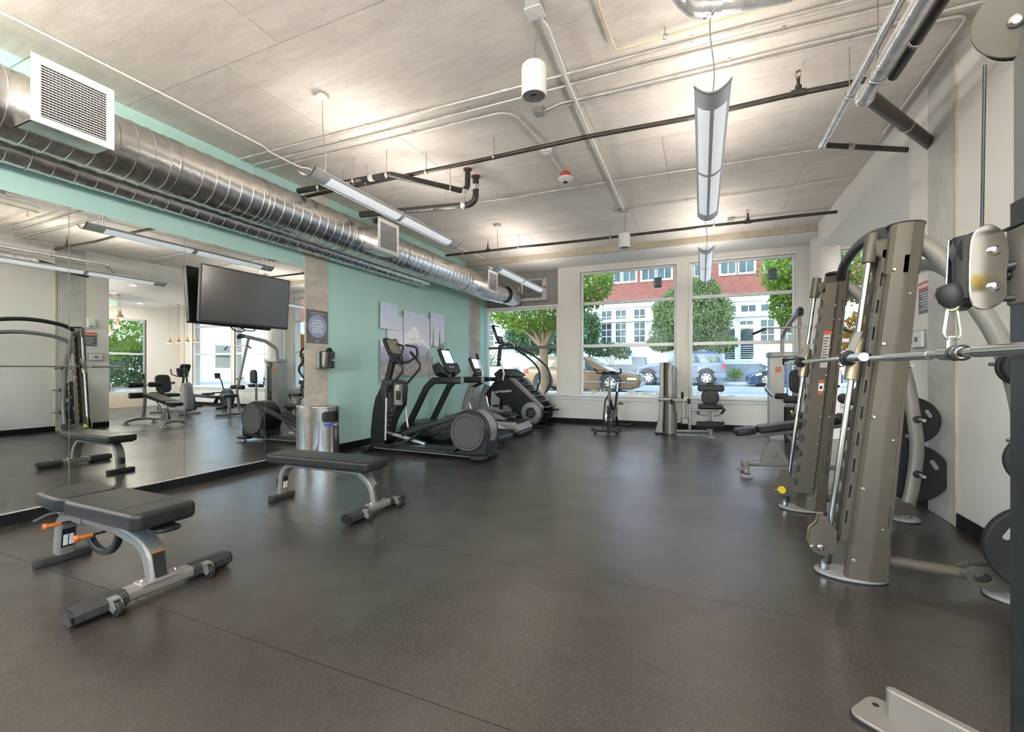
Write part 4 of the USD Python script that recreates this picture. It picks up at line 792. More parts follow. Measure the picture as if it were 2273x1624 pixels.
def flat_bench():
    t = Thing('flat_bench', 'long flat black padded bench standing alone before the steel bin', 'bench')
    b = pad(B(), 1.12, .29, .075, (0, 0, .385)); t.part('seat_pad', b, 'vinyl')
    t.part('pad_board', B().box((0, 0, .343), (1.04, .24, .012), ch=.004), 'black_plastic')
    for x in (.36, ): t.part('pad_seam', B().span((x - .0022, -.122, .41), (x + .0022, .122, .4232)), 'matte_black')
    for x in (.50, ): t.part('pad_seam', B().span((x - .0022, -.122, .41), (x + .0022, .122, .4232)), 'matte_black')
    arch(t, 'frame_arch', [(-.50, 0, .05), (-.47, 0, .318), (-.1, 0, .318), (.36, 0, .318), (.50, 0, .22), (.53, 0, .05)], .085, .045, 'silver_paint', [0, .15, .1, .16, .18, 0])
    t.part('rear_foot', B().prism(rrect(.07, .26, .03), (-.505, 0, 0), VX, VY, .05, .012, k=2), 'grey_plastic')
    t.part('foot_stub', B().box((-.54, 0, .14), (.02, .05, .07), ch=.006), 'grey_plastic')
    t.part('label_plate', B().box((-.466, 0, .15), (.004, .05, .11), rot((0, 1, 0), .10)), 'black_plastic')
    for k in (-.012, .012): t.part('label_sticker', B().box((-.4635, k, .13), (.004, .016, .06), rot((0, 1, 0), .10)), 'white_print')
    t.part('label_plate', B().box((.5485, 0, .16), (.004, .045, .13), rot((0, 1, 0), -.22)), 'grey_plastic')
    t.part('base_plate', B().box((.53, 0, .076), (.09, .17, .01), ch=.003), 'silver_paint')
    for y in (-.065, .065): t.part('bolt', B().bolt((.53, y, .081), VZ, .01, .012), 'chrome')
    bench_foot(t, .53, .33); return t
fb = flat_bench()
def place(t, a, b, la, lb):
    """Move a thing so that its points la and lb (x, y) come to a and b."""
    a, b, la, lb = (np.asarray(q, float)[:2] for q in (a, b, la, lb)); rz = math.atan2(*(b - a)[::-1]) - math.atan2(*(lb - la)[::-1])
    c, s = math.cos(rz), math.sin(rz); o = (a + b) / 2 - np.array([[c, -s], [s, c]]) @ ((la + lb) / 2); return t.move((*o, 0), rz)
place(fb, (-3.455, 2.84), (-2.43, 2.87), (-.505, 0), (.53, 0))

def adjustable_bench():
    t = Thing('adjustable_bench', 'adjustable black bench with orange pull knobs close to the mirror', 'bench')
    t.part('back_pad', pad(B(), .70, .30, .085, (.27, 0, .405)), 'vinyl')
    R = rot((0, 1, 0), .05)
    t.part('seat_pad', pad(B(), .30, .30, .085, (-.26, 0, .405), R, cut=[(-.15, -.10), (-.12, -.14), (.10, -.145), (.15, -.10), (.15, .10), (.10, .145), (-.12, .14), (-.15, .10)]), 'vinyl')
    for x in (.44, .59): t.part('pad_seam', B().span((x - .0022, -.127, .43), (x + .0022, .127, .4483)), 'matte_black')
    for x, L in ((.27, .62), (-.26, .22)): t.part('pad_board', B().box((x, 0, .361), (L, .22, .014), ch=.004), 'black_plastic')
    t.part('pull_handle', B().prism(rrect(.14, .12, .04), (.58, 0, .33), VX, VY, .022, .009, k=2), 'black_plastic')
    arch(t, 'frame_arch', [(-.43, 0, .05), (-.40, 0, .28), (-.2, 0, .31), (.20, 0, .295), (.48, 0, .24), (.535, 0, .05)], .09, .07, 'silver_paint', [0, .18, .12, .2, .26, 0])
    for x in (-.26, -.02, .14): t.part('pad_bracket', B().box((x, 0, .342), (.075, .06, .03), ch=.006), 'silver_paint')
    t.part('pivot', B().cyl((-.28, -.07, .33), (-.28, .07, .33), .022, 16, ch=.004), 'silver_paint'); t.part('bolt', B().ball((-.28, -.075, .335), .016, 2), 'chrome')
    t.part('slide_sleeve', B().tube([(-.22, 0, .305), (-.12, 0, .302)], rrect(.1, .075, .02), nrm=VY), 'silver_paint')
    for x, z in ((-.26, .27), (.08, .255)):
        t.part('pull_knob', B().lathe([(0, .12), (.018, .12), (.019, .105), (.013, .095), (.012, .05), (.014, .045)], (x, -.03, z), (-.25, -1, -.06), 16), 'orange')
        t.part('knob_rod', B().cyl((x, -.02, z), (x - .013, -.078, z - .004), .006, 10), 'gunmetal')
    t.part('adjust_arc', B().tube(spline([(.17, 0, .27), (.15, 0, .20), (.09, 0, .145), (.0, 0, .125), (-.085, 0, .145), (-.125, 0, .18)], 6), rrect(.036, .036, .01), nrm=VY), 'black_plastic', smooth=45)
    t.part('seat_lever', B().tube([(-.30, .05, .33), (-.40, -.08, .30), (-.43, -.13, .27)], .012, 8), 'black_plastic')
    t.part('rear_foot', B().prism(rrect(.07, .27, .03), (-.435, 0, 0), VX, VY, .05, .012, k=2), 'grey_plastic')
    t.part('foot_stub', B().box((-.475, 0, .12), (.02, .05, .07), ch=.006), 'grey_plastic')
    t.part('label_plate', B().box((-.381, 0, .15), (.006, .06, .12), rot((0, 1, 0), .13)), 'black_plastic')
    for k in (-.013, .013): t.part('label_sticker', B().box((-.3785, k, .135), (.006, .02, .065), rot((0, 1, 0), .13)), 'white_print')
    t.part('warning_label', B().box((.545, 0, .15), (.004, .055, .13), rot((0, 1, 0), -.24)), 'gunmetal'); t.part('warning_strip', B().box((.533, 0, .213), (.004, .055, .012), rot((0, 1, 0), -.24)), 'orange')
    t.part('base_plate', B().box((.535, 0, .078), (.09, .19, .012), ch=.003), 'silver_paint')
    for y in (-.075, .075): t.part('bolt', B().bolt((.535, y, .083), VZ, .011, .014), 'chrome')
    t.part('sticker', B().box((.26, -.02, .3305), (.03, .03, .006)), 'yellow')
    bench_foot(t, .53, .35); return t
ab = adjustable_bench()
place(ab, (-3.57, 1.40), (-2.58, 1.39), (-.435, 0), (.53, 0))

# --- television on its arm in front of the mirror
tv = Thing('television', 'black flat television tilted out in front of the mirror', 'television', loc=(-4.57, 3.33, 1.9))
c0 = np.array([-4.575, 3.33, 1.925]); yv = unit(vec(.06, .97, 0)); nv0 = unit(np.cross(yv, VZ)); tl = .085
nv = unit(nv0 * math.cos(tl) - VZ * math.sin(tl)); uv_ = np.cross(nv, yv); RT = np.stack([yv, uv_, nv], 1)
tv.part('case', B().box(c0 - nv * .02, (.985, .585, .04), RT, ch=.006), 'black_plastic'); tv.part('screen', B().box(c0 + nv * .0015, (.962, .55, .004), RT).moved(t=uv_ * .006), 'tv_glass')
tv.part('bezel', B().prism([(-.4925, -.2925), (.4925, -.2925), (.4925, .2925), (-.4925, .2925)], c0 - nv * .001, yv, uv_, .006, .002, holes=[[(-.48, -.268), (.48, -.268), (.48, .281), (-.48, .281)]]), 'black_plastic')
tv.part('rear_cover', B().box(c0 - nv * .05, (.6, .34, .03), RT, ch=.012), 'black_plastic'); tv.part('lower_strip', B().box(c0 - uv_ * .285 - nv * .01, (.9, .016, .03), RT, ch=.004), 'gunmetal')
tv.part('wall_plate', plan((LX + .008, 3.1, 1.75), (LX + .018, 3.56, 2.1)), 'black_plastic')
for s in (-.13, .13): tv.part('bracket', B().span((LX + .018, 3.33 + s - .015, 1.78), (-4.63, 3.33 + s + .015, 2.07)), 'black_plastic')
tv.part('cable', B().tube(spline([c0 - uv_ * .26 - nv * .05 + yv * .05, c0 - uv_ * .33 - nv * .04 + yv * .12, c0 - uv_ * .335 - nv * .04 + yv * .0, c0 - uv_ * .25 - nv * .06 - yv * .1], 6), .006, 6), 'black_plastic')

# --- sign, wipe dispenser and bin on the column
def sheet(t, name, y0, y1, z0, z1, x, th, m, **k): return t.part(name, plan((x, y0, z0), (x + th, y1, z1)), m, **k)
CX = LX + .012; A, Bq = pix(680, 684, X=CX), pix(727.5, 764, X=CX); ym, w = (A[1] + Bq[1]) / 2, Bq[1] - A[1]; zt, zb = A[2] - .005, Bq[2] + .0; h = zt - zb
sg = Thing('wall_sign', 'grey wipe-down notice with a blue disc on the concrete column', 'sign', loc=(CX, ym, zb))
sheet(sg, 'board', ym - w / 2, ym + w / 2, zb, zt, CX, .004, 'sign_grey')
zc = zb + h * .52; sg.part('disc', B().prism([(math.cos(a) * w * .43, math.sin(a) * w * .43) for a in np.linspace(0, 2 * PI, 48, endpoint=False)], (CX + .004, ym, zc), VY, VZ, .0006), 'sign_blue')
sg.part('heading', B().text('WISE EXERCISE', (CX + .004, ym, zt - h * .115), VY, VZ, h * .042, .0008, width=w * .62), 'silver_print', smooth=False)
for i, s_ in enumerate(('PLEASE', 'WIPE DOWN', 'EQUIPMENT', 'BEFORE &', 'AFTER USE')): sg.part('lettering', B().text(s_, (CX + .0046, ym, zc + h * (.135 - .083 * i)), VY, VZ, h * .055, .0008, True, width=w * (.36, .54, .58, .46, .52)[i]), 'white_print', smooth=False)
sg.part('mark', B().text('ARIA', (CX + .004, ym, zb + h * .065), VY, VZ, h * .03, .0008, True, width=w * .15).span((CX + .004, ym - w * .09, zb + h * .045), (CX + .0048, ym + w * .09, zb + h * .05)), 'silver_print', smooth=False)
ds = Thing('wipe_dispenser', 'black and grey wipe dispenser under the notice', 'dispenser', loc=(CX, 4.50, 1.17))
y0, y1, z0, z1 = 4.385, 4.62, 1.175, 1.40; xm = CX + .09
ds.part('back_shell', B().prism(rrect(y1 - y0, z1 - z0, .03), (CX, (y0 + y1) / 2, (z0 + z1) / 2), VY, VZ, .09, .01, k=2), 'light_grey')
fc = [(CX + .075, y0 - .004), (CX + .12, y0 + .012), (CX + .165, y0 + .06), (CX + .18, (y0 + y1) / 2), (CX + .165, y1 - .06), (CX + .12, y1 - .012), (CX + .075, y1 + .004)]
ds.part('front_cover', B().prism(fc, (0, 0, z0 - .002), VX, VY, z1 - z0 + .004, .014, k=3), 'screen_glass'); ds.part('cap', B().prism([(-.06, 0), (.06, 0), (.025, .03), (.012, .05), (-.012, .05), (-.025, .03)], (CX + .1, (y0 + y1) / 2, z1), VY, VZ, .05, .006), 'black_plastic')
ds.part('window_strip', B().box((CX + .128, y0 + .028, (z0 + z1) / 2), (.004, .035, .18), rot((0, 0, 1), -.8)), 'light_grey'); ds.part('badge', B().prism([(math.cos(a) * .035, math.sin(a) * .011) for a in np.linspace(0, 2 * PI, 20, endpoint=False)], (CX + .179, (y0 + y1) / 2 + .02, z0 + .11), VY, VZ, .004), 'silver_print')
cx, cy_, rr = -4.60, 4.43, .18
bn = Thing('waste_bin', 'round stainless steel bin with a dark swing opening and blue band', 'bin', loc=(cx, cy_, 0))
FLAT = LX + .016; hb = .66; opening = math.atan2(-cy_, -cx) + .42                                     # the mouth is turned a little to the right of us
dirn = vec(math.cos(opening), math.sin(opening), 0); sd = np.cross(VZ, dirn)
aa = np.linspace(0, 2 * PI, 73)[:-1]; zz = [0, .03, .032, .05, .45, .60, hb]; v, f = [], []
zl = np.concatenate([[0.0, .05], np.linspace(.44, .63, 12), [hb]])
for z in zl: v += [(cx + rr * math.cos(a), cy_ + rr * math.sin(a), z) for a in aa]
for i in range(len(zl) - 1):
    for j in range(72):
        zc_, am = (zl[i] + zl[i + 1]) / 2, (aa[j] + PI / 72); da = (am - opening + PI) % (2 * PI) - PI
        if (abs(da) / .62) ** 4 + (abs(zc_ - .545) / .072) ** 4 < 1: continue
        f.append((i * 72 + j, i * 72 + (j + 1) % 72, (i + 1) * 72 + (j + 1) % 72, (i + 1) * 72 + j))
v = np.array(v); v[:, 0] = np.maximum(v[:, 0], FLAT)
def flat(b):
    for w in b.v: w[:, 0] = np.maximum(w[:, 0], FLAT)
    return b
bn.part('body', B().add(v, f), 'brushed_steel', smooth=60); bn.part('liner', flat(B().lathe([(rr - .006, .4), (rr - .006, hb - .002)], (cx, cy_, 0), n=48)), 'black_plastic', smooth=60)
bn.part('lid', flat(B().lathe([(rr, hb - .004), (rr + .004, hb), (rr + .004, hb + .012), (rr - .01, hb + .02), (0, hb + .024)], (cx, cy_, 0), n=60)), 'brushed_steel', smooth=40)
bn.part('base_ring', flat(B().lathe([(rr, .0), (rr + .005, .002), (rr + .005, .012), (rr + .001, .016), (rr + .001, .034), (rr + .005, .036), (rr + .005, .044), (rr, .048)], (cx, cy_, 0), n=60)), 'brushed_steel')
am = opening + .02; bb_ = [vec(cx + (rr + .0015) * math.cos(am + q), cy_ + (rr + .0015) * math.sin(am + q), 0) for q in np.linspace(-.5, .62, 12)]
bn.part('band', B().add([p + VZ * .425 for p in bb_] + [p + VZ * .455 for p in bb_], [(i, i + 1, 13 + i, 12 + i) for i in range(11)]), 'band_blue')
m_ = meshkit.text_mesh('LANDFILL', .016, .0006, True); vv = np.array(m_.vertices); th = am + .12 + vv[:, 0] / rr
bn.part('lettering', B().add(np.stack([cx + (rr + .0022 + vv[:, 2]) * np.cos(th), cy_ + (rr + .0022 + vv[:, 2]) * np.sin(th), .432 + vv[:, 1]], 1), m_.faces), 'white_print', smooth=False)

# --- five staggered canvases that carry one mountain picture
rc = [((842, 669), (866, 672), 0, 0)]
yz = lambda u, v: pix(u, v, X=LX + .03)[1:]
CV = [((843.5, 669), 884, 733), ((860, 697), 896, 790), ((895.5, 689), 944, 833), ((945, 705), 954.5, 828), ((955, 692), 986, 771), ((843.5, 754), 886, 846), ((955, 790), 962, 842)]
Y0, Z0 = yz(843, 669); Y1, Z1 = yz(986, 846)
def picture(y, z):
    """The print: pale sky, a snowy peak, blue ridges, dark firs and a dry meadow."""
    s, t = (y - Y0) / (Y1 - Y0), (z - Z1) / (Z0 - Z1); n = meshkit.fbm(np.stack([s * 9, t * 9, s * 0], -1), 5, 3); n2 = meshkit.fbm(np.stack([s * 40, t * 40, s * 0], -1), 3, 5)
    L = lambda a, b, f: a + (b - a) * np.clip(f, 0, 1)[..., None]
    col = L(vec(.76, .76, .80), vec(.50, .60, .82), t * 1.4 - .55) * (.93 + .14 * n[..., None])
    peak = np.interp(s, [0, .2, .33, .40, .46, .50, .56, .66, .78, 1], [.40, .46, .60, .70, .765, .75, .64, .56, .50, .46]) + (n - .5) * .05
    snow = L(vec(.88, .88, .92), vec(.50, .53, .68), (n2 - .52) * 4 + (.60 - t) * 3); col = np.where((t < peak)[..., None], snow, col)
    ridge = np.interp(s, [0, .15, .3, .5, .62, .75, 1], [.44, .50, .47, .54, .50, .47, .44]) + (n - .5) * .08; col = np.where((t < ridge)[..., None], L(vec(.38, .40, .58), vec(.52, .53, .68), n * 2 - .6), col)
    hill = np.interp(s, [0, .4, .6, .75, .85, 1], [.30, .33, .36, .44, .50, .60]) + (n - .5) * .07; col = np.where((t < hill)[..., None], L(vec(.29, .285, .31), vec(.42, .41, .42), n2 * 1.5 - .3), col)
    for x, b, top, w in ((.34, .26, .46, .012), (.38, .26, .43, .010), (.53, .28, .50, .016), (.56, .28, .45, .012), (.79, .42, .80, .02), (.91, .5, .80, .02), (.22, .3, .62, .006), (.70, .3, .47, .014)):
        k = (t < top) & (t > b) & (abs(s - x) < w * (1.05 - (t - b) / (top - b)) * (.6 + .8 * n2)); col = np.where(k[..., None], vec(.2, .2, .23), col)
    mead = np.interp(s, [0, .3, .6, 1], [.26, .22, .25, .3]) + (n - .5) * .1; return np.where((t < mead)[..., None], L(vec(.29, .26, .24), vec(.52, .48, .44), n2 * 2.2 - .5), col)
cvn = {0: 'upper left sky', 1: 'second narrow', 2: 'tall centre peak', 3: 'narrow right of centre', 4: 'upper right fir', 5: 'lower left meadow', 6: 'narrow lower right'}
for i, ((u0, v0), u1, v1) in enumerate(CV):
    a = yz(u0, v0); b = yz(u1, (v1)); ya, yb, zt, zb = a[0], b[0], a[1], yz(u1, v1)[1]
    dx = .035 if i in (0, 2, 4, 5) else .022
    t = Thing('canvas_print', f'{cvn[i]} panel of the mountain picture on the teal wall', 'canvas print', loc=(LX, (ya + yb) / 2, zb), group='panels of the mountain picture')
    t.part('stretcher', plan((LX + (.0235 if i in (0, 5) else .001), ya, zb), (LX + dx, yb, zt)), 'foundation')
    nn = max(8, int((yb - ya) / .006)), max(8, int((zt - zb) / .006)); g = np.meshgrid(np.linspace(ya, yb, nn[0]), np.linspace(zb, zt, nn[1]), indexing='ij')
    pts = np.stack([np.full(g[0].size, LX + dx + .001), g[0].ravel(), g[1].ravel()], 1); ii = (np.arange(nn[0] - 1)[:, None] * nn[1] + np.arange(nn[1] - 1)).ravel()
    q = B().add(pts, np.stack([ii, ii + nn[1], ii + nn[1] + 1, ii + 1], 1)); q.color = picture(pts[:, 1], pts[:, 2]); t.part('printed_face', q, 'print')

# ------------------------------------------------------------------ cardio row along the teal wall; every machine faces the wall (-X)
def side(ox, oy, s):
    """Profile points of an enlarged crop taken to the machine's side plane Y, as 3-D points or x-z pairs."""
    def pts(Y, *p): return [pix(ox + x / s, oy + y / s, Y=Y) for x, y in p]
    return pts
def xz(P): return [(p[0], p[2]) for p in P]
def slab(P, Y0, Y1, ch=.02, k=2, b=None): return (b or B()).prism(xz(P), (0, Y1, 0), VX, VZ, Y1 - Y0, ch, k=k)
def console(t, c, w, h, tilt, th=.05, screen='lit_screen', buttons=True, taper=.8):
    """A display head facing the user: shell, face, screen, keypad, logo bar."""
    ay = vec(-math.sin(tilt), 0, math.cos(tilt)); nz = np.cross(VY, ay); c = np.asarray(c, float)
    shell = fillet([(-w / 2 * taper, -h / 2, 0), (w / 2 * taper, -h / 2, 0), (w / 2, h * .15, 0), (w / 2, h / 2, 0), (-w / 2, h / 2, 0), (-w / 2, h * .15, 0)], .045, 4, True)
    t.part('console_shell', B().prism(shell, c - nz * th, VY, ay, th, .016, k=2), 'black_plastic')
    face = [(x * .9, y * .92) for x, y, _ in shell]; t.part('console_face', B().prism(face, c - nz * .001, VY, ay, .004, .002), 'gunmetal')
    t.part('screen', B().prism(rrect(w * .74, h * .52, .01), c + ay * h * .14 + nz * .003, VY, ay, .003), screen)
    if buttons:
        t.part('keypad', B().prism(rrect(w * .58, h * .2, .02), c - ay * h * .28 + nz * .003, VY, ay, .004, .002), 'grey_plastic')
        for k in range(3): t.part('button', B().prism(rrect(w * .1, h * .07, .01), c - ay * h * (.28 - .0 * k) + VY * w * .17 * (k - 1) + nz * .006, VY, ay, .005, .002), ('light_grey', 'label_paper', 'light_grey')[k])
    t.part('logo_bar', B().prism(rrect(w * .3, h * .035, .004), c + ay * h * .455 + nz * .003, VY, ay, .002), 'silver_print'); return ay, nz

# --- elliptical trainer, nearest
s2 = side(800, 730, 5.2375); YN, YF = 4.95, 5.38; ym = (YN + YF) / 2
el = Thing('elliptical_trainer', 'black elliptical trainer nearest the steel bin, with a round rear drum', 'elliptical trainer', loc=(-3.4, ym, 0))
dc = s2(YN, (1245, 1200))[0]; dr = .285
circ = lambda r, a0=0., a1=2 * PI, n=40: [(dc[0] + r * math.cos(a), dc[2] + r * math.sin(a)) for a in np.linspace(a0, a1, n, endpoint=a1 - a0 < 6)]
hous = circ(dr, -.35, PI + .55, 34) + [(dc[0] - dr * .9, .12), (dc[0] - dr * 1.25, .07), (dc[0] + .20, .045), (dc[0] + .27, .07)]
el.part('drum_housing', B().prism(hous, (0, YN + .36, 0), VX, VZ, .36, .055, k=4), 'gunmetal', smooth=50)
el.part('drum_disc', B().lathe([(0, .012), (.19, .012), (.2, .018), (.236, .018), (.243, .004), (.243, -.02)], (dc[0], YN, dc[2]), (0, -1, 0), 56), 'disc_grey')
el.part('drum_ring', B().loop((dc[0], YN - .002, dc[2]), VY, .246, .009, 56, 6), 'black_plastic'); el.part('drum_ring', B().loop((dc[0], YN - .0165, dc[2]), VY, .2, .004, 56, 6), 'black_plastic')
el.part('rear_cover', B().prism(circ(dr + .004, -.5, 1.25, 16) + circ(dr - .03, -.5, 1.25, 16)[::-1], (0, YN + .27, 0), VX, VZ, .18, .006), 'grey_paint')  # grey strip stands in for the sheen on the dark drum flank
tw = s2(ym - .1, (120, 1345), (118, 1180), (140, 960), (172, 800), (230, 690), (258, 585), (345, 580), (440, 610), (455, 690), (440, 890), (390, 970), (345, 1060), (318, 1150), (300, 1240), (290, 1345))
el.part('front_tower', slab(tw, ym - .12, ym + .12, .035, 3), 'gunmetal'); el.part('tower_skirt', B().prism([(q[0] + .012, q[1]) for q in xz(tw)[:5]] + [(xz(tw)[11][0] - .08, xz(tw)[11][1])] + [(xz(tw)[14][0] - .05, .03)], (0, ym + .13, 0), VX, VZ, .26, .02), 'black_plastic')
nk = s2(ym, (315, 610), (385, 330)); el.part('neck', B().tube([nk[0], nk[1]], rrect(.075, .09, .025), nrm=VY), 'black_plastic')
cc = s2(ym, (405, 250))[0]; ay, nz = console(el, cc, .30, .40, .42, screen='lcd')
for s, Y in ((-1, YN + .02), (1, YF - .02)):
    # fixed handle and moving arm on each side
    hb_ = [cc + ay * -.20 + nz * .0 + VY * s * .05, cc + ay * -.19 + nz * .06 + VY * s * .17, cc + nz * .20 + ay * -.16 + VY * s * .19, cc + nz * .26 + ay * -.06 + VY * s * .15, cc + nz * .13 + ay * .03 + VY * s * .09]
    el.part('fixed_handle', B().tube(hb_, .015, 12, fil=.05), 'black_plastic')
    P_ = ((338, 262), (478, 425), (492, 492), (375, 628), (290, 690)) if s < 0 else ((585, 268), (690, 400), (690, 462), (560, 612), (500, 690))
    Pm = s2(Y, *P_); el.part('moving_arm', B().tube(Pm, .0155, 12, fil=.06), 'black_plastic'); g = unit(Pm[1] - Pm[0])
    el.part('hand_grip', B().cyl(Pm[0] - g * .01, Pm[0] + g * .17, .021, 14, ch=.008), 'matte_black')
    pv = Pm[-1]; lo, foot = s2(Y, (302, 800), (290, 1290)) if s < 0 else s2(Y, (508, 790), (552, 1140))
    el.part('arm_sleeve', B().tube([Pm[-1] + unit(Pm[-2] - Pm[-1]) * .08, pv, lo], rrect(.055, .05, .018), nrm=VY, fil=.05), 'black_plastic')
    el.part('arm_pivot', B().cyl((pv[0], ym + s * .10, pv[2]), (pv[0], Y + s * .03, pv[2]), .045, 20, ch=.008), 'grey_plastic')
    el.part('lower_rod', B().cyl(lo, foot, .013, 12), 'conduit_metal'); p0, p1 = s2(Y, (490, 1222), (1165, 1000)) if s < 0 else s2(Y, (640, 1170), (1030, 1255))
    # pedal arm to the drum, foot plate, ramp roller
    up = p1; el.part('pedal_arm', B().tube([p0, p1], rrect(.055, .065, .015), nrm=VY), 'black_plastic')
    el.part('foot_plate', B().prism(rrect(.42, .15, .05), p0 + unit(p1 - p0) * .24 + (0, -s * .10, .03), unit(p1 - p0), VY, .035, .012, k=2), 'matte_black')
    el.part('crank_cap', B().cyl(up - (.07, 0, .028), up + (.05, 0, .02), .034, 14, ch=.01), 'black_plastic')
    rr_ = s2(ym + s * .09, (295, 1195), (760, 1330)); el.part('ramp_rail', B().tube(rr_, rrect(.055, .04, .006), nrm=VY), 'brushed_steel')
    el.part('link_tube', B().tube(spline([(tw[14][0] - .02, Y, .12), (tw[14][0] + .2, Y, .11), s2(Y, (600, 1270))[0], s2(Y, (715, 1175))[0]], 6), .014, 10), 'black_plastic')
    el.part('base_rail', B().tube([(tw[0][0] + .1, ym + s * .14, .075), (dc[0], ym + s * .14, .06)], rrect(.045, .06, .012), nrm=VY), 'black_plastic')
    el.part('rail_edge', B().tube([(tw[0][0] + .1, ym + s * .165, .052), (dc[0] + .05, ym + s * .165, .038)], .006, 6), 'silver_paint')
el.part('base_cover', plan((tw[0][0] + .15, ym - .12, .05), (dc[0] - .2, ym + .12, .10), .01), 'gunmetal')
el.part('front_foot', B().span((tw[0][0] - .05, YN - .06, .012), (tw[0][0] + .07, YF + .06, .07), .014), 'black_plastic')
el.part('rear_foot', B().span((dc[0] + .06, YN - .09, .03), (dc[0] + .26, YN + .1, .075), .014), 'grey_plastic'); el.part('leveller', B().lathe([(0, 0), (.02, 0), (.022, .008), (.009, .012), (.009, .04)], (dc[0] + .08, YN - .06, 0), n=12), 'black_plastic')
el.part('rear_foot', B().span((dc[0] + .06, YF - .1, .03), (dc[0] + .24, YF + .04, .075), .014), 'grey_plastic'); el.part('leveller', B().lathe([(0, 0), (.02, 0), (.022, .008), (.009, .012), (.009, .04)], (dc[0] + .2, YF, 0), n=12), 'black_plastic')
hp = s2(ym - .13, (400, 640), (470, 640), (468, 885), (402, 885)); el.part('bottle_holder', slab(hp, ym - .17, ym - .07, .03, 2), 'silver_paint'); el.part('holder_slot', slab(s2(ym - .175, (412, 715), (462, 715), (460, 825), (412, 825)), ym - .18, ym - .16, .006), 'screen_glass')
for k in range(4):
    for j in (0, 1): q = s2(ym - .125, (380 - 22 * k + j * 34, 945 + 58 * k))[0]; el.part('bolt', B().bolt((q[0] - .03, ym - .121, q[2]), (0, -1, 0), .007, .006), 'chrome')

# --- treadmill
td = Thing('treadmill', 'black treadmill with slanted handrails between the elliptical and the arc trainer', 'treadmill', loc=(-3.6, 6.3, 0))
T0, T1 = 5.95, 6.68; tm = (T0 + T1) / 2; xr = -2.82
td.part('deck', B().span((-4.35, T0 + .06, .09), (xr - .06, T1 - .06, .145), .01), 'gunmetal'); td.part('belt', B().prism([(-4.3, .1), (xr - .05, .1), (xr - .015, .12), (xr - .015, .15), (xr - .04, .168), (-4.3, .168)], (0, T1 - .13, 0), VX, VZ, T1 - T0 - .26, .006), 'matte_black')
for y in (T0, T1 - .09): td.part('side_rail', B().span((-4.4, y, .10), (xr - .03, y + .09, .185), .02), 'grey_plastic'); td.part('end_cap', B().span((xr - .05, y - .005, .07), (xr + .03, y + .095, .185), .03), 'black_plastic')
td.part('rear_roller', B().cyl((xr - .03, T0 + .08, .095), (xr - .03, T1 - .08, .095), .055, 24, ch=.01), 'black_plastic')
td.part('motor_cover', B().prism([(-4.55, .03), (-3.95, .08), (-3.98, .2), (-4.1, .28), (-4.5, .3), (-4.58, .2)], (0, T1 - .03, 0), VX, VZ, T1 - T0 - .06, .04, k=2), 'gunmetal')
for y in (T0 + .1, T1 - .1):
    for x in (-4.4, xr - .15): td.part('foot', B().cyl((x, y, 0), (x, y, .1), .03, 14, ch=.004), 'rubber')
s3 = side(800, 730, 5.2375)
for Y in (T0 + .02, T1 - .02):
    Pq = s3(T0 + .02, (560, 1120), (770, 680), (850, 600), (1180, 600)); Pq = [p * (1, 0, 1) + (0, Y, 0) for p in Pq]; Pq[0] = Pq[1] + (Pq[0] - Pq[1]) * 1.22
    td.part('handrail', B().tube(Pq, rrect(.075, .105, .03), nrm=VY, fil=.14), 'gunmetal', smooth=45); td.part('handrail_end', B().box(Pq[-1] + (.004, 0, 0), (.018, .09, .115), ch=.02), 'silver_paint')
td.part('crossbar', B().tube([vec(Pq[2][0] + .06, T0, Pq[2][2] + .02), vec(Pq[2][0] + .06, T1, Pq[2][2] + .02)], rrect(.16, .07, .03), nrm=VX), 'black_plastic')
cb = vec(Pq[2][0] + .05, tm, Pq[2][2]); ay, nz = console(td, cb + (.02, 0, .33), .34, .44, .42, screen='lit_screen')
td.part('console_neck', B().tube([cb, cb + (-.01, 0, .2)], rrect(.14, .1, .03), nrm=VY), 'black_plastic')
for s in (-1, 1): td.part('side_tray', B().prism([(0, 0), (.2, .07), (.2, .2), (.16, .24), (0, .1)], cb + (-.02, 0 + s * .12, .03), (0, s, 0), vec(-.35, 0, .9), .12 * s if s > 0 else -.12, .0), 'black_plastic')

# --- arc trainer (cross trainer with swinging poles)
s4 = side(1000, 700, 5.4125); A0, A1 = 6.98, 7.66; am_ = (A0 + A1) / 2
at_ = Thing('arc_trainer', 'black and silver arc trainer with two swing poles before the stair machine', 'cross trainer', loc=(-3.6, am_, 0))
Pd = s4(A0, (520, 1255), (735, 1255), (795, 1345), (520, 1345)); at_.part('base_shell', slab([vec(-4.35, 0, .10), vec(-4.35, 0, .33), vec(-4.0, 0, .36), vec(-3.55, 0, .27), vec(-2.95, 0, .25), vec(-2.85, 0, .12), vec(-2.9, 0, .06)], A0, A1, .03, 2), 'silver_paint')
at_.part('base_inlay', slab([vec(-3.95, 0, .13), vec(-3.9, 0, .28), vec(-3.2, 0, .20), vec(-3.05, 0, .12)], A0 - .008, A0 + .03, .008), 'beige')
at_.part('step_well', plan((-3.6, A0 + .1, .24), (-2.9, A1 - .1, .262)), 'black_plastic')
for y in (A0 + .06, A1 - .2): at_.part('side_fender', B().prism([(-4.2, .3), (-3.9, .45), (-3.65, .47), (-3.3, .36), (-3.15, .28), (-4.2, .28)], (0, y + .14, 0), VX, VZ, .14, .03, k=2), 'silver_paint')
for y in (A0 + .2, A1 - .36): at_.part('foot_pedal', B().prism(rrect(.42, .16, .05), (-3.3, y + .08, .34 if y < am_ else .30), VX, VY, .045, .015, k=2), 'black_plastic'); at_.part('pedal_link', B().cyl((-3.3, y + .08, .35), (-3.85, y + .08, .42), .02, 10), 'grey_plastic')
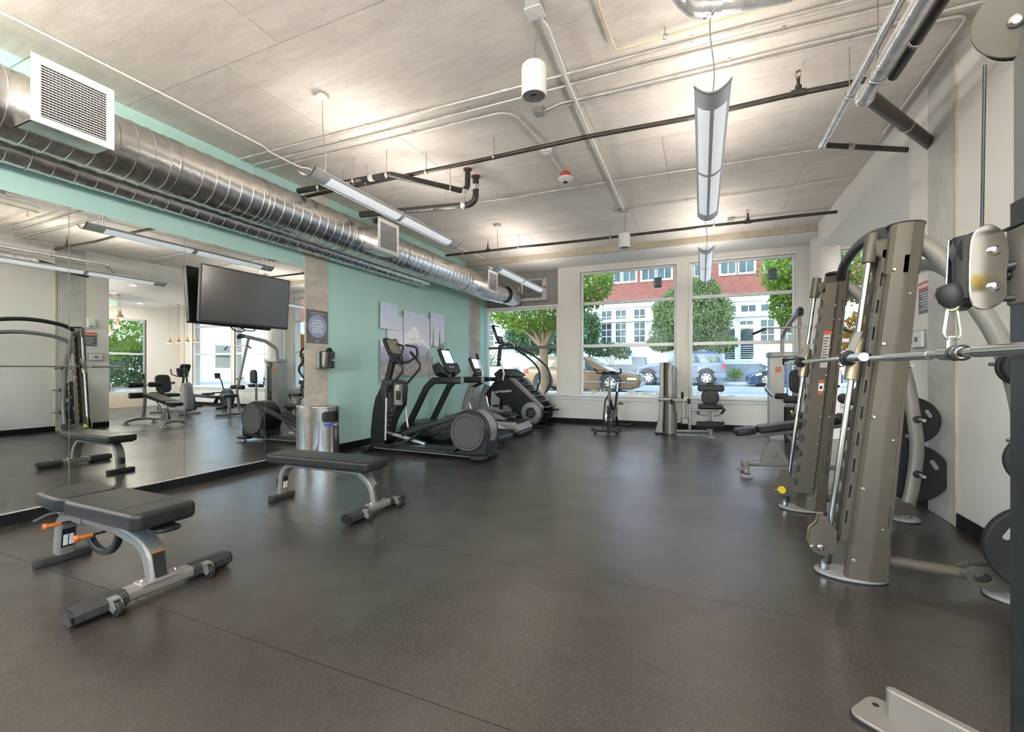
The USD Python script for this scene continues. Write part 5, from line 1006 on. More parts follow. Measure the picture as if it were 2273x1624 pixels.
at_.part('chevron', B().text('A', (-3.62, A0 + .052, .385), VX, VZ, .05, .004, True), 'black_plastic')
at_.part('rear_foot', B().span((-2.95, A0 - .02, .02), (-2.84, A1 + .02, .09), .02), 'black_plastic'); at_.part('front_foot', B().span((-4.4, A0, .0), (-4.25, A1, .11), .02), 'black_plastic')
for y in (A0 + .04, A1 - .04):
    arch_ = s4(A0 + .04, (170, 1130), (200, 1000), (265, 850)); at_.part('upright', B().tube(spline([p * (1, 0, 1) + (0, y, 0) for p in arch_] , 6), rrect(.06, .13, .03), nrm=VY), 'silver_paint', smooth=45)
    rl = s4(A0 + .04, (215, 780), (300, 770), (410, 775)); at_.part('handrail', B().tube([p * (1, 0, 1) + (0, y, 0) for p in rl], rrect(.06, .08, .025), nrm=VY), 'black_plastic')
at_.part('cross_beam', B().tube([vec(rl[0][0], A0, rl[0][2] + .02), vec(rl[0][0], A1, rl[0][2] + .02)], rrect(.12, .08, .03), nrm=VX), 'black_plastic')
for y, P in ((A0 + .1, ((385, 462), (420, 580), (460, 690), (455, 800), (330, 860), (275, 970), (322, 1110))), (A1 - .1, ((510, 478), (545, 580), (580, 700), (560, 780), (430, 860), (358, 965), (392, 1130)))):
    q = s4(am_, *P); q = [p * (1, 0, 1) + (0, y, 0) for p in q]; at_.part('swing_pole', B().tube(q[:4], .017, 12, fil=.1), 'conduit_metal'); at_.part('hand_grip', B().cyl(q[0], q[0] + (q[1] - q[0]) * .62, .022, 12, ch=.006), 'matte_black')
    at_.part('pole_joint', B().tube(q[3:6], rrect(.05, .05, .015), nrm=VY, fil=.06), 'black_plastic'); at_.part('strut', B().cyl(q[5], q[6], .016, 12), 'brushed_steel')
ca = s4(am_ - .1, (315, 610))[0]; console(at_, ca, .30, .36, .40, screen='lit_screen'); at_.part('console_neck', B().tube([ca + (-.02, 0, -.14), vec(rl[0][0] + .02, ca[1], rl[0][2] + .03)], rrect(.12, .08, .03), nrm=VY), 'black_plastic')
at_.part('bottle_tray', B().tube([vec(rl[1][0], am_ - .16, rl[1][2] + .02), vec(rl[1][0] + .22, am_ - .16, rl[1][2] + .02)], rrect(.12, .05, .02), nrm=VY), 'black_plastic')

# --- stair climber
S0_, S1_ = 8.28, 9.05; sm_ = (S0_ + S1_) / 2
st = Thing('stair_climber', 'black stair climber with curved handrails in front of the left window', 'stair climber', loc=(-3.4, sm_, 0))
panel = ((455, 880), (540, 770), (690, 752), (1098, 1105), (1108, 1165), (1085, 1250), (1010, 1298), (915, 1290), (850, 1225), (800, 1192), (560, 975))
def shift(P, Y): return [p * (1, 0, 1) + (0, Y, 0) for p in P]
Pp = s4(S0_, *panel)
for y in (S0_, S1_ - .1): st.part('side_panel', slab(Pp, y, y + .1, .02, 2), 'gunmetal'); st.part('side_rail', B().prism(xz(s4(S0_, (690, 748), (750, 752), (1105, 1098), (1098, 1130))), (0, y + .115, 0), VX, VZ, .13, .012), 'silver_paint')
dcs = s4(S0_, (968, 1168))[0]
for y, d in ((S0_, -1), (S1_, 1)):
    st.part('drum_cover', B().lathe([(0, .03), (.11, .03), (.118, .02), (.2, .012), (.235, -.02), (.235, -.08)], (dcs[0], y, dcs[2]), (0, d, 0), 40), 'grey_paint'); st.part('drum_hub', B().lathe([(0, .035), (.1, .034), (.112, .026)], (dcs[0], y, dcs[2]), (0, d, 0), 32), 'black_plastic')
for k in range(9): a = k * 2.4; r_ = .018 * math.sqrt(k + .5); st.part('hub_mark', B().box((dcs[0] + r_ * math.cos(a) * 1.3, S0_ - .0365, dcs[2] + r_ * math.sin(a) * 1.3), (.02, .004, .011), rot((0, 1, 0), .7)), 'silver_print')
hd = s4(S0_, (575, 640), (640, 640), (760, 720), (690, 760), (540, 770), (505, 700)); st.part('hood', slab(hd, S0_ + .02, S1_ - .02, .05, 3), 'black_plastic')
for i in range(5):
    f_ = i / 4.6; q = s4(S0_, (735 + 345 * f_, 790 + 300 * f_))[0]; st.part('step', B().prism([(0, 0), (.24, 0), (.24, .012), (.012, .012), (.012, .19), (0, .19)], (q[0] - .06, S1_ - .1, q[2] - .10), VX, VZ, S1_ - S0_ - .2, .003), 'grey_plastic')
    st.part('step_nosing', plan((q[0] + .15, S0_ + .1, q[2] - .09), (q[0] + .19, S1_ - .1, q[2] - .083)), 'silver_paint')
fr = s4(S0_ + .1, (470, 900), (450, 1120)); 
for y in (S0_ + .06, S1_ - .06):
    f0_, f1_ = fr; st.part('frame_leg', B().tube([vec(f0_[0] + .02, y, f0_[2]), vec(f1_[0], y, .05)], rrect(.06, .07, .015), nrm=VY), 'black_plastic'); st.part('frame_brace', B().tube([vec(f1_[0], y, .38), vec(f1_[0] + .32, y, .42), vec(f1_[0] + .30, y, .1)], rrect(.04, .05, .01), nrm=VY, fil=.05), 'grey_plastic')
    st.part('foot', B().span((f1_[0] - .12, y - .05, 0), (f1_[0] + .35, y + .05, .05), .015), 'black_plastic'); st.part('rear_foot', B().span((dcs[0] - .15, y - .06, 0), (dcs[0] + .27, y + .06, .045), .015), 'black_plastic')
    st.part('mount_step', B().span((dcs[0] + .17, y - .05, dcs[2] + .0), (dcs[0] + .36, y + .05, dcs[2] + .035), .012), 'grey_plastic')
for y, P in ((S0_ + .05, ((640, 345), (700, 372), (800, 415), (930, 505), (1040, 615), (1075, 730), (1050, 860), (990, 990))), (S1_ - .05, ((690, 340), (760, 370), (880, 415), (1010, 490), (1130, 590), (1195, 700), (1190, 820), (1130, 950)))):
    q = s4(y, *P); st.part('handrail', B().tube(spline(q, 5), .019, 12), 'gunmetal', smooth=60)
    st.part('rail_socket', B().cyl(q[-1], q[-1] + (q[-2] - q[-1]) * .3, .026, 12, ch=.004), 'grey_paint')
    st.part('short_handle', B().tube([q[0], q[0] + (.12, 0, .04), q[0] + (.22, 0, -.02), q[0] + (.24, 0, -.08)], .014, 10, fil=.05), 'grey_paint')
po = s4(sm_, (578, 610), (588, 480), (600, 350)); st.part('console_post', B().tube(po, .04, 16, fil=.1), 'black_plastic'); st.part('post_collar', B().cyl(po[1] + (0, 0, -.05), po[1], .045, 16, ch=.004), 'silver_paint')
st.part('handle_yoke', B().tube([s4(S0_ + .05, (640, 345))[0], po[2] + (.02, 0, -.0), s4(S1_ - .05, (690, 340))[0]], rrect(.05, .09, .02), nrm=VX), 'black_plastic')
cs = s4(sm_, (585, 225))[0]; console(st, cs, .34, .42, .33, screen='lit_screen', buttons=True)
st.part('reading_shelf', B().prism(rrect(.1, .36, .03), po[2] + (-.02, 0, .02), VX, VY, .025, .008), 'black_plastic')
q0, q1 = s4(S0_, (495, 935), (738, 915)); d_ = unit(q1 - q0); st.part('lettering', B().text('StairMaster', q0 + (0, -.0008, 0), d_, np.cross(vec(0, -1, 0), d_), .052, .002, True, center=False, width=float(np.linalg.norm(q1 - q0))), 'white_print', smooth=False)

# ------------------------------------------------------------------ Smith machine by the right wall: two leaning towers, guide rods, bar, rear legs
sx = Thing('smith_machine', 'taupe Smith machine of two leaning slotted towers with a chrome bar', 'smith machine', loc=(1.05, 3.65, 0))
lerp = lambda a, b, f: a + (b - a) * f
def colx(z): f = z / 1.9; return lerp(.725, .935, f), lerp(.912, 1.066, f)      # front and rear edge of a tower
def rodx(z): return lerp(.638, .868, z / 1.92)
def loft(secs):
    """Closed skin through polygons of equal length."""
    n = len(secs[0]); v = np.vstack(secs); a = np.arange(n); b = np.roll(a, -1); f = [np.stack([i * n + a, i * n + b, (i + 1) * n + b, (i + 1) * n + a], 1) for i in range(len(secs) - 1)]
    q = B().add(v, np.vstack(f)); q.add(secs[0], [(0, n - 1 - i, n - 2 - i) for i in range(n - 2)]); return q.add(secs[-1], [(0, i + 1, i + 2) for i in range(n - 2)])
for Yc, o in ((3.02, -1), (4.30, 1)):                 # o: the outer side of the tower
    cov, inn = B(), B(); zs = (.02, .35, 1.0, 1.75)
    sec = lambda z, e=0.: (lambda a, b: np.array([(a - e, Yc + o * .03, z), (a - e, Yc + o * .065, z), (a + .012, Yc + o * .082, z), ((a + b) / 2 - .01, Yc + o * .092, z), ((a + b) / 2 + .01, Yc + o * .092, z), (b - .01, Yc + o * .07, z), (b + e, Yc + o * .05, z), (b + e, Yc - o * .05, z), (b - .01, Yc - o * .07, z), (b - .45 * (b - a), Yc - o * .085, z), (a + .05, Yc - o * .05, z), (a + .02, Yc, z)][::o]))(*colx(z))
    sx.part('tower', loft([sec(z) for z in zs]), 'taupe_paint', smooth=20)
    sx.part('tower_shoe', loft([np.array([(x + (.004 if x > .82 else -.004), Yc + (y - Yc) * 1.06, z) for x, y, _ in sec(z)]) for z in (.02, .20)]), 'taupe_paint', smooth=20)
    sx.part('tower_head', loft([sec(z, .006) for z in (1.66, 1.86, 1.92)]), 'taupe_paint', smooth=20)
    a_, b_ = colx(1.92); sx.part('head_cap', B().prism([(math.cos(t) * .085, math.sin(t) * .075) for t in np.linspace(0, 2 * PI, 24, endpoint=False)], ((a_ + b_) / 2 + .005, Yc, 1.915), VX, VY, .02, .006), 'black_plastic')
    sx.part('foot_plate', B().prism([(math.cos(t) * .17, math.sin(t) * .105) for t in np.linspace(0, 2 * PI, 36, endpoint=False)], (.765, Yc, .006), VX, VY, .014, .003), 'light_grey'); sx.part('foot_pad', B().prism([(math.cos(t) * .172, math.sin(t) * .107) for t in np.linspace(0, 2 * PI, 36, endpoint=False)], (.765, Yc, 0), VX, VY, .006), 'rubber')
    # rack plate with half-oval catches along its front edge
    zz = np.linspace(.16, 1.84, 30); outl = [(rodx(z) + .02, z) for z in zz] + [(lerp(*colx(z), .42), z) for z in zz[::-1]]; pl = Polygon(outl)
    for k in range(14): z = .24 + k * .12; pl = pl.difference(Polygon([(rodx(z) + .024 + math.cos(t) * .026, z + (abs(math.sin(t)) ** .7) * math.copysign(.042, math.sin(t))) for t in np.linspace(0, 2 * PI, 20, endpoint=False)]))
    pl = max(getattr(pl, 'geoms', [pl]), key=lambda g: g.area); yp = Yc - o * .092
    sx.part('rack_plate', B().prism(list(pl.exterior.coords)[:-1], (0, yp + .004, 0), VX, VZ, .008), 'taupe_paint', smooth=False)
    sx.part('rack_strip', B().prism([(rodx(z) + .05, z) for z in (.2, 1.8)] + [(rodx(z) + .085, z) for z in (1.8, .2)], (0, Yc + .03, 0), VX, VZ, .06, holes=[[(rodx(z) + .056, z), (rodx(z) + .066, z), (rodx(z + .07) + .066, z + .07), (rodx(z + .07) + .056, z + .07)] for z in np.arange(.3, 1.7, .145)]), 'taupe_paint', smooth=False)
    sx.part('guide_rod', B().cyl((rodx(.12), Yc, .12), (rodx(1.86), Yc, 1.86), .0155, 20), 'chrome'); sx.part('rod_collar', B().cyl((rodx(.02), Yc, .02), (rodx(.19), Yc, .19), .024, 18, ch=.003), 'brushed_steel'); sx.part('rod_spring', B().lathe([(.025 + .003 * (i % 2), .055 + i * .006) for i in range(9)], (rodx(.1), Yc, 0), n=16), 'gunmetal')
    sx.part('rod_knuckle', B().cyl((rodx(1.74), Yc, 1.74), (rodx(1.90), Yc, 1.90), .032, 20, ch=.004), 'taupe_paint'); sx.part('knuckle_arm', B().prism([(rodx(1.84), 1.86), (rodx(1.78) + .02, 1.78), (colx(1.72)[0] + .01, 1.73), (colx(1.8)[0] + .02, 1.86)], (0, Yc + .03, 0), VX, VZ, .06, .008), 'taupe_paint')
    # safety hook with its knob
    hk = [(rodx(.2) - .02, .33), (rodx(.2) - .05, .32), (rodx(.2) - .055, .28), (rodx(.2) - .09, .24), (rodx(.2) - .10, .17), (rodx(.2) - .08, .12), (rodx(.2) - .03, .1), (rodx(.2) + .03, .13), (rodx(.2) + .035, .25)]
    for d in (-.03, .03): sx.part('safety_hook', B().prism(hk, (0, Yc + d + .004, 0), VX, VZ, .008, .002), 'brass' if d > 0 else 'taupe_paint')
    sx.part('hook_knob', B().cyl((rodx(.2) - .05, Yc - .035, .16), (rodx(.2) - .05, Yc - .075, .16), .03 if o > 0 else .016, 20, ch=.008), 'yellow' if o > 0 else 'chrome'); sx.part('hook_bolt', B().bolt((rodx(.2) - .085, Yc - .035, .15), (0, -1, 0), .012, .012), 'chrome')
    # bolts and slots on the side that faces the camera
    yb = Yc - (.09 if o < 0 else .098)
    for z in np.arange(.12, 1.75, .11 if o > 0 else .13):
        a, b = colx(z); big = round(z * 100) % 3 == 0; sx.part('bolt', B().bolt((a + (.022 if o < 0 else .06), yb + (.012 if o < 0 else 0), z), (0, -1, 0), .013 if big and o < 0 else .006, .014 if big and o < 0 else .005), 'brushed_steel')
    for z in (.3, .78, 1.22, 1.55): a, b = colx(z); sx.part('bolt', B().bolt((lerp(a, b, .72), Yc - .082, z), (0, -1, 0), .006, .005), 'brushed_steel')
    for k in range(9):
        z = .30 + k * .16; a, b = colx(z); L = .11; lean = math.atan((colx(1)[1] - colx(0)[1]))
        for d in (.022, .048): sx.part('slot', B().box((lerp(b, a, 0) - d, Yc - .0735 + (.0 if d < .03 else -.0035), z + .05 + d), (.005, .006, L), rot((0, 1, 0), lean)), 'matte_black', smooth=False)
    # rear leg, base tube, lens-shaped bracket, foot disc
    leg = [(1.03, 1.85), (1.10, 1.80), (1.187, 1.69), (1.294, 1.49), (1.365, 1.34), (1.415, 1.19), (1.455, 1.02), (1.49, .74), (1.503, .54), (1.476, .26), (1.43, .03)]
    sx.part('rear_leg', B().tube(spline([vec(x, Yc, z) for x, z in leg], 4), rrect(.075, .085, .035, 4), nrm=VY), 'silver_paint', smooth=60)
    sx.part('base_tube', B().cyl((.90, Yc, .115), (1.28, Yc, .10), .03, 18), 'taupe_paint')
    lens = [(1.22, .12), (1.27, .155), (1.36, .165), (1.46, .14), (1.50, .09), (1.44, .05), (1.33, .045), (1.25, .075)]
    for d in (-.04, .04): sx.part('foot_bracket', B().prism(lens, (0, Yc + d + .005, 0), VX, VZ, .01, .002, holes=[[(1.30 + .038 * math.cos(t), .105 + .026 * math.sin(t)) for t in np.linspace(0, 2 * PI, 18, endpoint=False)]]), 'taupe_paint')
    sx.part('foot_disc', B().lathe([(.035, .05), (.045, .03), (.09, .022), (.1, .012), (.1, .006), (0, .006)], (1.43, Yc + .02, 0), n=30), 'light_grey'); sx.part('foot_pad', B().lathe([(.102, .007), (.103, 0), (0, 0)], (1.43, Yc + .02, 0), n=30), 'rubber')
    for z, x in ((1.17, 1.42), (.77, 1.49), (.36, 1.49)):
        sx.part('plate_horn', B().cyl((x, Yc - .16, z + .012), (x, Yc + .16, z + .012), .013, 14, ch=.003), 'chrome'); sx.part('horn_stop', B().cyl((x, Yc - .06, z + .01), (x, Yc - .045, z + .01), .028, 16, ch=.003), 'black_plastic')
    # carriage on the rod that carries the bar
    z = 1.215; sx.part('carriage', B().cyl((rodx(z - .12), Yc, z - .12), (rodx(z + .11), Yc, z + .11), .036, 22, ch=.004), 'brass')
    sx.part('bar_hook', B().prism([(rodx(z) - .01, z + .14), (rodx(z) - .05, z + .03), (rodx(z) - .08, z - .02), (rodx(z) - .06, z - .05), (rodx(z) - .02, z), (rodx(z) + .03, z + .15)], (0, Yc - .03, 0), VX, VZ, .012, .003), 'silver_paint'); sx.part('bar_ring', B().loop((rodx(z) - .045, Yc - .07, z), VY, .03, .012, 24, 8), 'black_plastic'); sx.part('hook_bolt', B().bolt((rodx(z) - .075, Yc - .045, z - .035), (0, -1, 0), .014, .014), 'brushed_steel')
bx = rodx(1.215) - .045
sx.part('bar', B().cyl((bx, 2.72, 1.215), (bx, 4.90, 1.215), .0145, 20, ch=.002), 'chrome'); sx.part('bar_sleeve', B().cyl((bx, 2.70, 1.215), (bx, 2.99, 1.215), .024, 24, ch=.003), 'chrome'); sx.part('bar_sleeve', B().cyl((bx, 4.36, 1.215), (bx, 4.70, 1.215), .022, 24, ch=.003), 'chrome')
for x0, z0, up, m_ in ((1.02, 1.84, .17, 'gunmetal'), (1.22, 1.64, .16, 'grey_paint')):
    sx.part('arch_tube', B().tube(spline([vec(x0, 3.02, z0), vec(x0 - .02, 3.25, z0 + up * .68), vec(x0 - .02, 3.66, z0 + up), vec(x0 - .02, 4.07, z0 + up * .68), vec(x0, 4.30, z0)], 8), .034, 18), m_, smooth=60)
    for y, d in ((3.02, 1), (4.30, -1)): sx.part('arch_gusset', B().prism([(0, .05), (.16, .10), (.05, -.02), (0, -.14)], (x0 + .01, y, z0), (0, d, 0), VZ, .012 * d if d > 0 else .012, .0), 'grey_paint')
yw = 4.30 - .0985
def decal(z0, z1, f0, f1, m, dy=.0, **k): return sx.part('decal', B().prism([(lerp(*colx(z), f), z) for z, f in ((z0, f0), (z0, f1), (z1, f1), (z1, f0))], (0, yw + dy, 0), VX, VZ, .0012), m, **k)
decal(1.17, 1.46, .06, .38, 'label_paper'); decal(1.432, 1.46, .06, .38, 'red', -.001)
for k in range(9): decal(1.40 - k * .022, 1.407 - k * .022, .09, .35 - .05 * (k % 3), 'gunmetal', -.001)
decal(.96, 1.07, .12, .34, 'white_print'); decal(.955, .985, .12, .34, 'orange', -.001); decal(1.045, 1.075, .12, .34, 'orange', -.001); decal(1.0, 1.025, .17, .28, 'matte_black', -.001)

def disc_plate(label, c, r, th, slots=3):
    t = Thing('weight_plate', label, 'weight plate', loc=c, group=None)
    rim = B().lathe([(.027, -th / 2), (.05, -th / 2), (.055, -th / 2 + .004), (r * .78, -th / 2 + .005), (r * .84, -th / 2), (r - .006, -th / 2), (r, -th / 2 + .006), (r, th / 2 - .006), (r - .006, th / 2), (r * .84, th / 2), (r * .78, th / 2 - .005), (.055, th / 2 - .004), (.05, th / 2), (.027, th / 2), (.027, -th / 2)], c, VY, 48)
    t.part('disc', rim, 'matte_black', smooth=40)
    t.part('hub', B().lathe([(.0255, -th / 2 - .001), (.034, -th / 2 - .001), (.034, th / 2 + .001), (.0255, th / 2 + .001)], c, VY, 24), 'gunmetal')
    for k in range(slots):
        a = .5 + k * 2 * PI / slots; q = np.asarray(c) + (r * .66 * math.cos(a), -th / 2 + .002, r * .66 * math.sin(a)); t.part('grip_slot', B().prism(rrect(r * .36, r * .13, r * .06, 3), q + (0, .001, 0), (-math.sin(a), 0, math.cos(a)), (math.cos(a), 0, math.sin(a)), .004), 'light_grey')
    return t
disc_plate('large black weight plate low on the far rear leg of the Smith machine', (1.515, 4.42, .35), .225, .035); disc_plate('second large plate behind the lowest one on the far rear leg', (1.515, 4.46, .35), .225, .035)
disc_plate('medium black weight plate at mid height on the far rear leg', (1.505, 4.42, .755), .185, .03)
disc_plate('large black weight plate at the bottom of the near rear leg', (1.47, 2.90, .30), .205, .045)
disc_plate('medium black weight plate half way up the near rear leg', (1.47, 2.90, .72), .13, .035)
disc_plate('small black weight plate highest on the near rear leg, outer one', (1.42, 2.885, 1.165), .088, .03, 0); disc_plate('small black weight plate highest on the near rear leg, next to the leg', (1.42, 2.945, 1.165), .088, .03, 0)

# ------------------------------------------------------------------ cable tower at the right edge of the view
ct = Thing('cable_tower', 'steel cable column with swivelling pulley at the right edge', 'cable machine', loc=(.80, 1.6, 0))
ct.part('post', B().tube([(.815, 1.60, .0), (.815, 1.60, 2.45)], rrect(.075, .09, .01), nrm=VX), 'dark_frame'); ct.part('post_sleeve', B().tube([(.812, 1.598, .01), (.812, 1.598, 1.6)], rrect(.083, .098, .012), nrm=VX), 'gunmetal')
bd_ = unit(vec(.78, -.62, 0)); bn_ = np.cross(VZ, bd_)
ct.part('base_beam', B().box(vec(.60, 1.795, .058) + bd_ * .20, (.50, .034, .105), np.stack([bd_, bn_, VZ], 1), ch=.005), 'silver_paint')
ct.part('base_plate', B().prism(rrect(.22, .16, .035, 4), vec(.565, 1.80, .008) + bd_ * .02, bd_, bn_, .012, .003), 'silver_paint'); ct.part('base_pad', B().prism(rrect(.228, .168, .038, 4), vec(.565, 1.80, 0) + bd_ * .02, bd_, bn_, .008), 'rubber')
for d in (-.055, ): ct.part('bolt', B().bolt(vec(.565, 1.80, .02) + bd_ * d + bn_ * .03, VZ, .01, .003), 'gunmetal')
pn = unit(vec(.37, -.93, 0)); pe = unit(vec(.93, .37, 0)); pc = pix(2158, 598, Y=1.62)
ct.part('pulley_plate', B().prism([tuple(q[:2]) for q in spline([(-.045, -.085, 0), (-.02, -.115, 0), (.02, -.108, 0), (.048, -.08, 0), (.05, -.02, 0), (.056, .04, 0), (.042, .09, 0), (.005, .112, 0), (-.034, .09, 0), (-.046, .03, 0)], 4, True)], pc + pn * .036, pe, VZ, .006, .002), 'brushed_steel')
ct.part('pulley_plate', B().prism([(x, z) for x, z in ((-.045, -.09), (-.02, -.115), (.02, -.11), (.05, -.08), (.05, .08), (.02, .105), (-.035, .09))], pc - pn * .036, pe, VZ, .006, .002), 'brushed_steel')
ct.part('pulley_bumper', B().tube([pc + VZ * .09, pc - VZ * .08], rrect(.066, .085, .03), nrm=pn), 'rubber', smooth=45); ct.part('pulley_wheel', B().lathe([(.01, -.014), (.05, -.014), (.042, 0), (.05, .014), (.01, .014)], pc + VZ * .05, pn, 28), 'rubber')
for z in (.04, -.055): ct.part('bolt', B().bolt(pc + pn * .042 + VZ * z + pe * .015, pn, .013, .012), 'brushed_steel')
ct.part('swivel_rod', B().cyl(pc + (.045, -.0, -.005), (.80, 1.6, pc[2] + .01), .011, 12), 'gunmetal'); ct.part('swivel_rod', B().cyl(pc + (.045, -.0, -.085), (.80, 1.6, pc[2] - .085), .008, 12), 'gunmetal'); ct.part('pull_knob', B().ball(pc + (.078, .01, -.02), .014, 2), 'black_plastic')
ct.part('swivel_block', B().box((.82, 1.595, pc[2]), (.11, .12, .21), ch=.006), 'taupe_paint'); ct.part('block_cap', B().box((.82, 1.595, pc[2] + .107), (.116, .126, .006)), 'black_plastic'); ct.part('lock_knob', B().lathe([(0, .03), (.022, .028), (.026, .015), (.022, 0)], (.785, 1.535, pc[2] - .03), (-.45, -.89, 0), 20), 'yellow')
tc = vec(.785, 1.60, 2.085); tn = unit(vec(-.25, -.9, -.28)); tx = unit(np.cross(VZ, tn)) * -1; ty = np.cross(tn, tx)
ct.part('head_plate', B().prism([(math.cos(a) * .105, math.sin(a) * .098) for a in np.linspace(0, 2 * PI, 44, endpoint=False)], tc, tx, ty, .007, .002), 'taupe_paint'); ct.part('head_pulley', B().lathe([(.01, -.016), (.085, -.016), (.076, 0), (.085, .016), (.01, .016)], tc - tn * .022 - VZ * .015, tn, 36), 'rubber')
ct.part('bolt', B().bolt(tc + tn * .007 + tx * .02 + ty * .01, tn, .016, .014), 'zinc'); ct.part('head_arm', B().tube([tc + (.01, 0, -.05) + tn * .02, tc + (.09, -.01, .03) + tn * .02], rrect(.05, .018, .006), nrm=tn), 'chrome'); ct.part('pin', B().cyl(tc - tx * .085 - ty * .055, tc - tx * .085 - ty * .055 + tn * .02, .011, 12), 'zinc')
ct.part('post_lug', B().lathe([(.012, .0), (.03, 0), (.03, .03), (.012, .03)], (.79, 1.545, 1.955), (-.2, -.95, 0), 20), 'black_plastic')
cbx = pix(2186, 145, Y=1.62); ct.part('cable', B().cyl(cbx, (pc[0] + .02, pc[1], pc[2] + .10), .004, 8), 'gunmetal')
ball = pix(2113, 656, Y=1.62); ct.part('stop_ball', B().lathe([(0, -.035), (.022, -.03), (.032, -.01), (.032, .015), (.022, .032), (0, .036)], ball, (-.3, .1, .9), 24), 'rubber', smooth=60)
e = ball + (0, 0, -.028); ct.part('eye', B().loop(e, vec(.4, .9, 0), .013, .005, 20, 8), 'brass')
ck = e + (0, 0, -.05); ct.part('carabiner', B().tube([ck + pe * x * .9 + VZ * z * .72 for x, z in spline([(0, .062), (.013, .052), (.02, .0), (.024, -.04), (.015, -.058), (0, -.064), (-.015, -.058), (-.024, -.04), (-.02, .0), (-.013, .052)], 4, True)], .0042, 8, closed=True), 'chrome')
lb = Thing('lat_bar', 'straight chrome pull-down bar hanging from the carabiner', 'cable bar', loc=ck + (0, 0, -.12))
h = ck + (0, 0, -.07); bd2 = VY; hb0 = pix(2112, 784, Y=1.62); h = vec(h[0], h[1], (ck[2] - .045 + hb0[2]) / 2)
lb.part('link_tab', B().box(h, (.008, .028, .06), np.stack([pn, pe, VZ], 1), ch=.003), 'brushed_steel'); lb.part('bar', B().cyl(hb0 + bd2 * .62 + VX * .0, hb0 - bd2 * .60, .0125, 18, ch=.002), 'chrome')
for d in (.30, -.30): lb.part('knurled_grip', B().cyl(hb0 + bd2 * (d - .18), hb0 + bd2 * (d + .18), .0145, 18, ch=.002), 'brushed_steel')
lb.part('centre_ring', B().cyl(hb0 - bd2 * .05, hb0 + bd2 * .05, .0185, 20, ch=.003), 'brushed_steel')
for d in (-.055, -.02): lb.part('clip', B().loop(hb0 + bd2 * d, bd2, .019, .0035, 20, 6), 'gunmetal')

# ------------------------------------------------------------------ decline bench beyond the Smith machine
db = Thing('decline_bench', 'silver decline bench with black pads and leg rollers behind the Smith machine', 'bench', loc=(1.0, 5.6, 0)); yb = 5.6
sl = math.atan2(.19, 1); RD = rot((0, 1, 0), -sl); pd = lambda s, dz=0: vec(.34 + s * math.cos(sl), yb, .45 + s * math.sin(sl)) + RD[:, 2] * dz
db.part('head_pad', pad(B(), .22, .28, .075, pd(.11), RD, .06), 'vinyl'); db.part('back_pad', pad(B(), .76, .28, .075, pd(.615), RD, .04), 'vinyl')
db.part('pad_rail', B().tube([pd(.12, -.06), pd(1.2, -.06)], rrect(.05, .06, .012), nrm=VY), 'silver_paint')
for y in (yb - .03, yb + .03): db.part('front_gusset', B().prism([(.60, .13), (.61, .2), (.64, .29), (.70, .37), (.735, .38), (.82, .25), (.87, .14), (.86, .11), (.62, .1)], (0, y + .004, 0), VX, VZ, .008, .002, holes=[[(.735 + .036 * math.cos(t), .225 + .036 * math.sin(t)) for t in np.linspace(0, 2 * PI, 20, endpoint=False)]]), 'silver_paint')
db.part('base_tube', B().tube([(.46, yb, .11), (.9, yb, .135), (1.45, yb, .13), (1.62, yb, .10)], rrect(.05, .065, .02), nrm=VY, fil=.2), 'silver_paint'); db.part('adjust_strut', B().cyl((.86, yb, .33), (1.08, yb, .52), .009, 8), 'gunmetal')
for x, w in ((.45, .20), (1.62, .27)):
    db.part('cross_foot', B().tube(spline([(x, yb - w, .03), (x, yb - w * .8, .085), (x, yb, .115), (x, yb + w * .8, .085), (x, yb + w, .03)], 6), .032, 14), 'silver_paint', smooth=60)
    for s in (-1, 1): db.part('foot_disc', B().lathe([(.03, .03), (.055, .02), (.062, .01), (.062, 0), (0, 0)], (x, yb + s * w, 0), n=24), 'light_grey')
db.part('roller_mast', B().tube([(1.52, yb, .13), (1.46, yb, .5), (1.5, yb, .95)], rrect(.05, .065, .015), nrm=VY, fil=.15), 'silver_paint'); db.part('mast_grip', B().cyl((1.5, yb, .95), (1.51, yb, 1.07), .018, 12, ch=.004), 'matte_black')
for x, z, r_ in ((1.43, .84, .055), (1.40, .62, .06)):
    db.part('roller_bar', B().cyl((x, yb - .32, z), (x, yb + .32, z), .012, 12), 'chrome')
    for s in (-1, 1): db.part('foam_roller', B().cyl((x, yb + s * .06, z), (x, yb + s * .31, z), r_, 24, ch=.012), 'matte_black'); db.part('roller_cap', B().cyl((x, yb + s * .31, z), (x, yb + s * .318, z), .025, 16), 'light_grey')

# ------------------------------------------------------------------ leg machine before the pier, seat facing the room
s5 = side(1440, 780, 7.735); LY = 8.35
lg = Thing('leg_extension', 'silver leg extension machine with rounded weight tower in front of the pier', 'leg machine', loc=(-.2, LY, 0))
lg.part('tower_fin', slab(s5(LY, (188, 190), (262, 186), (262, 900), (240, 1395), (98, 1388), (170, 1150), (186, 860)), LY - .02, LY + .34, .02, 2), 'silver_paint')
c0_, c1_ = s5(LY, (265, 1400), (470, 1400)); cxm, cr = (c0_[0] + c1_[0]) / 2, (c1_[0] - c0_[0]) / 2 + .008
nn_ = 28; aa_ = np.linspace(0, 2 * PI, nn_, endpoint=False); zt_ = 1.235
vb = np.array([(cxm + cr * math.cos(a), LY + .16 + .17 * math.sin(a), .012) for a in aa_]); vt = np.array([(cxm + cr * 1.08 * math.cos(a) + .01, LY + .16 + .17 * math.sin(a), zt_ - .075 * math.cos(a) - .02 * math.cos(2 * a)) for a in aa_])
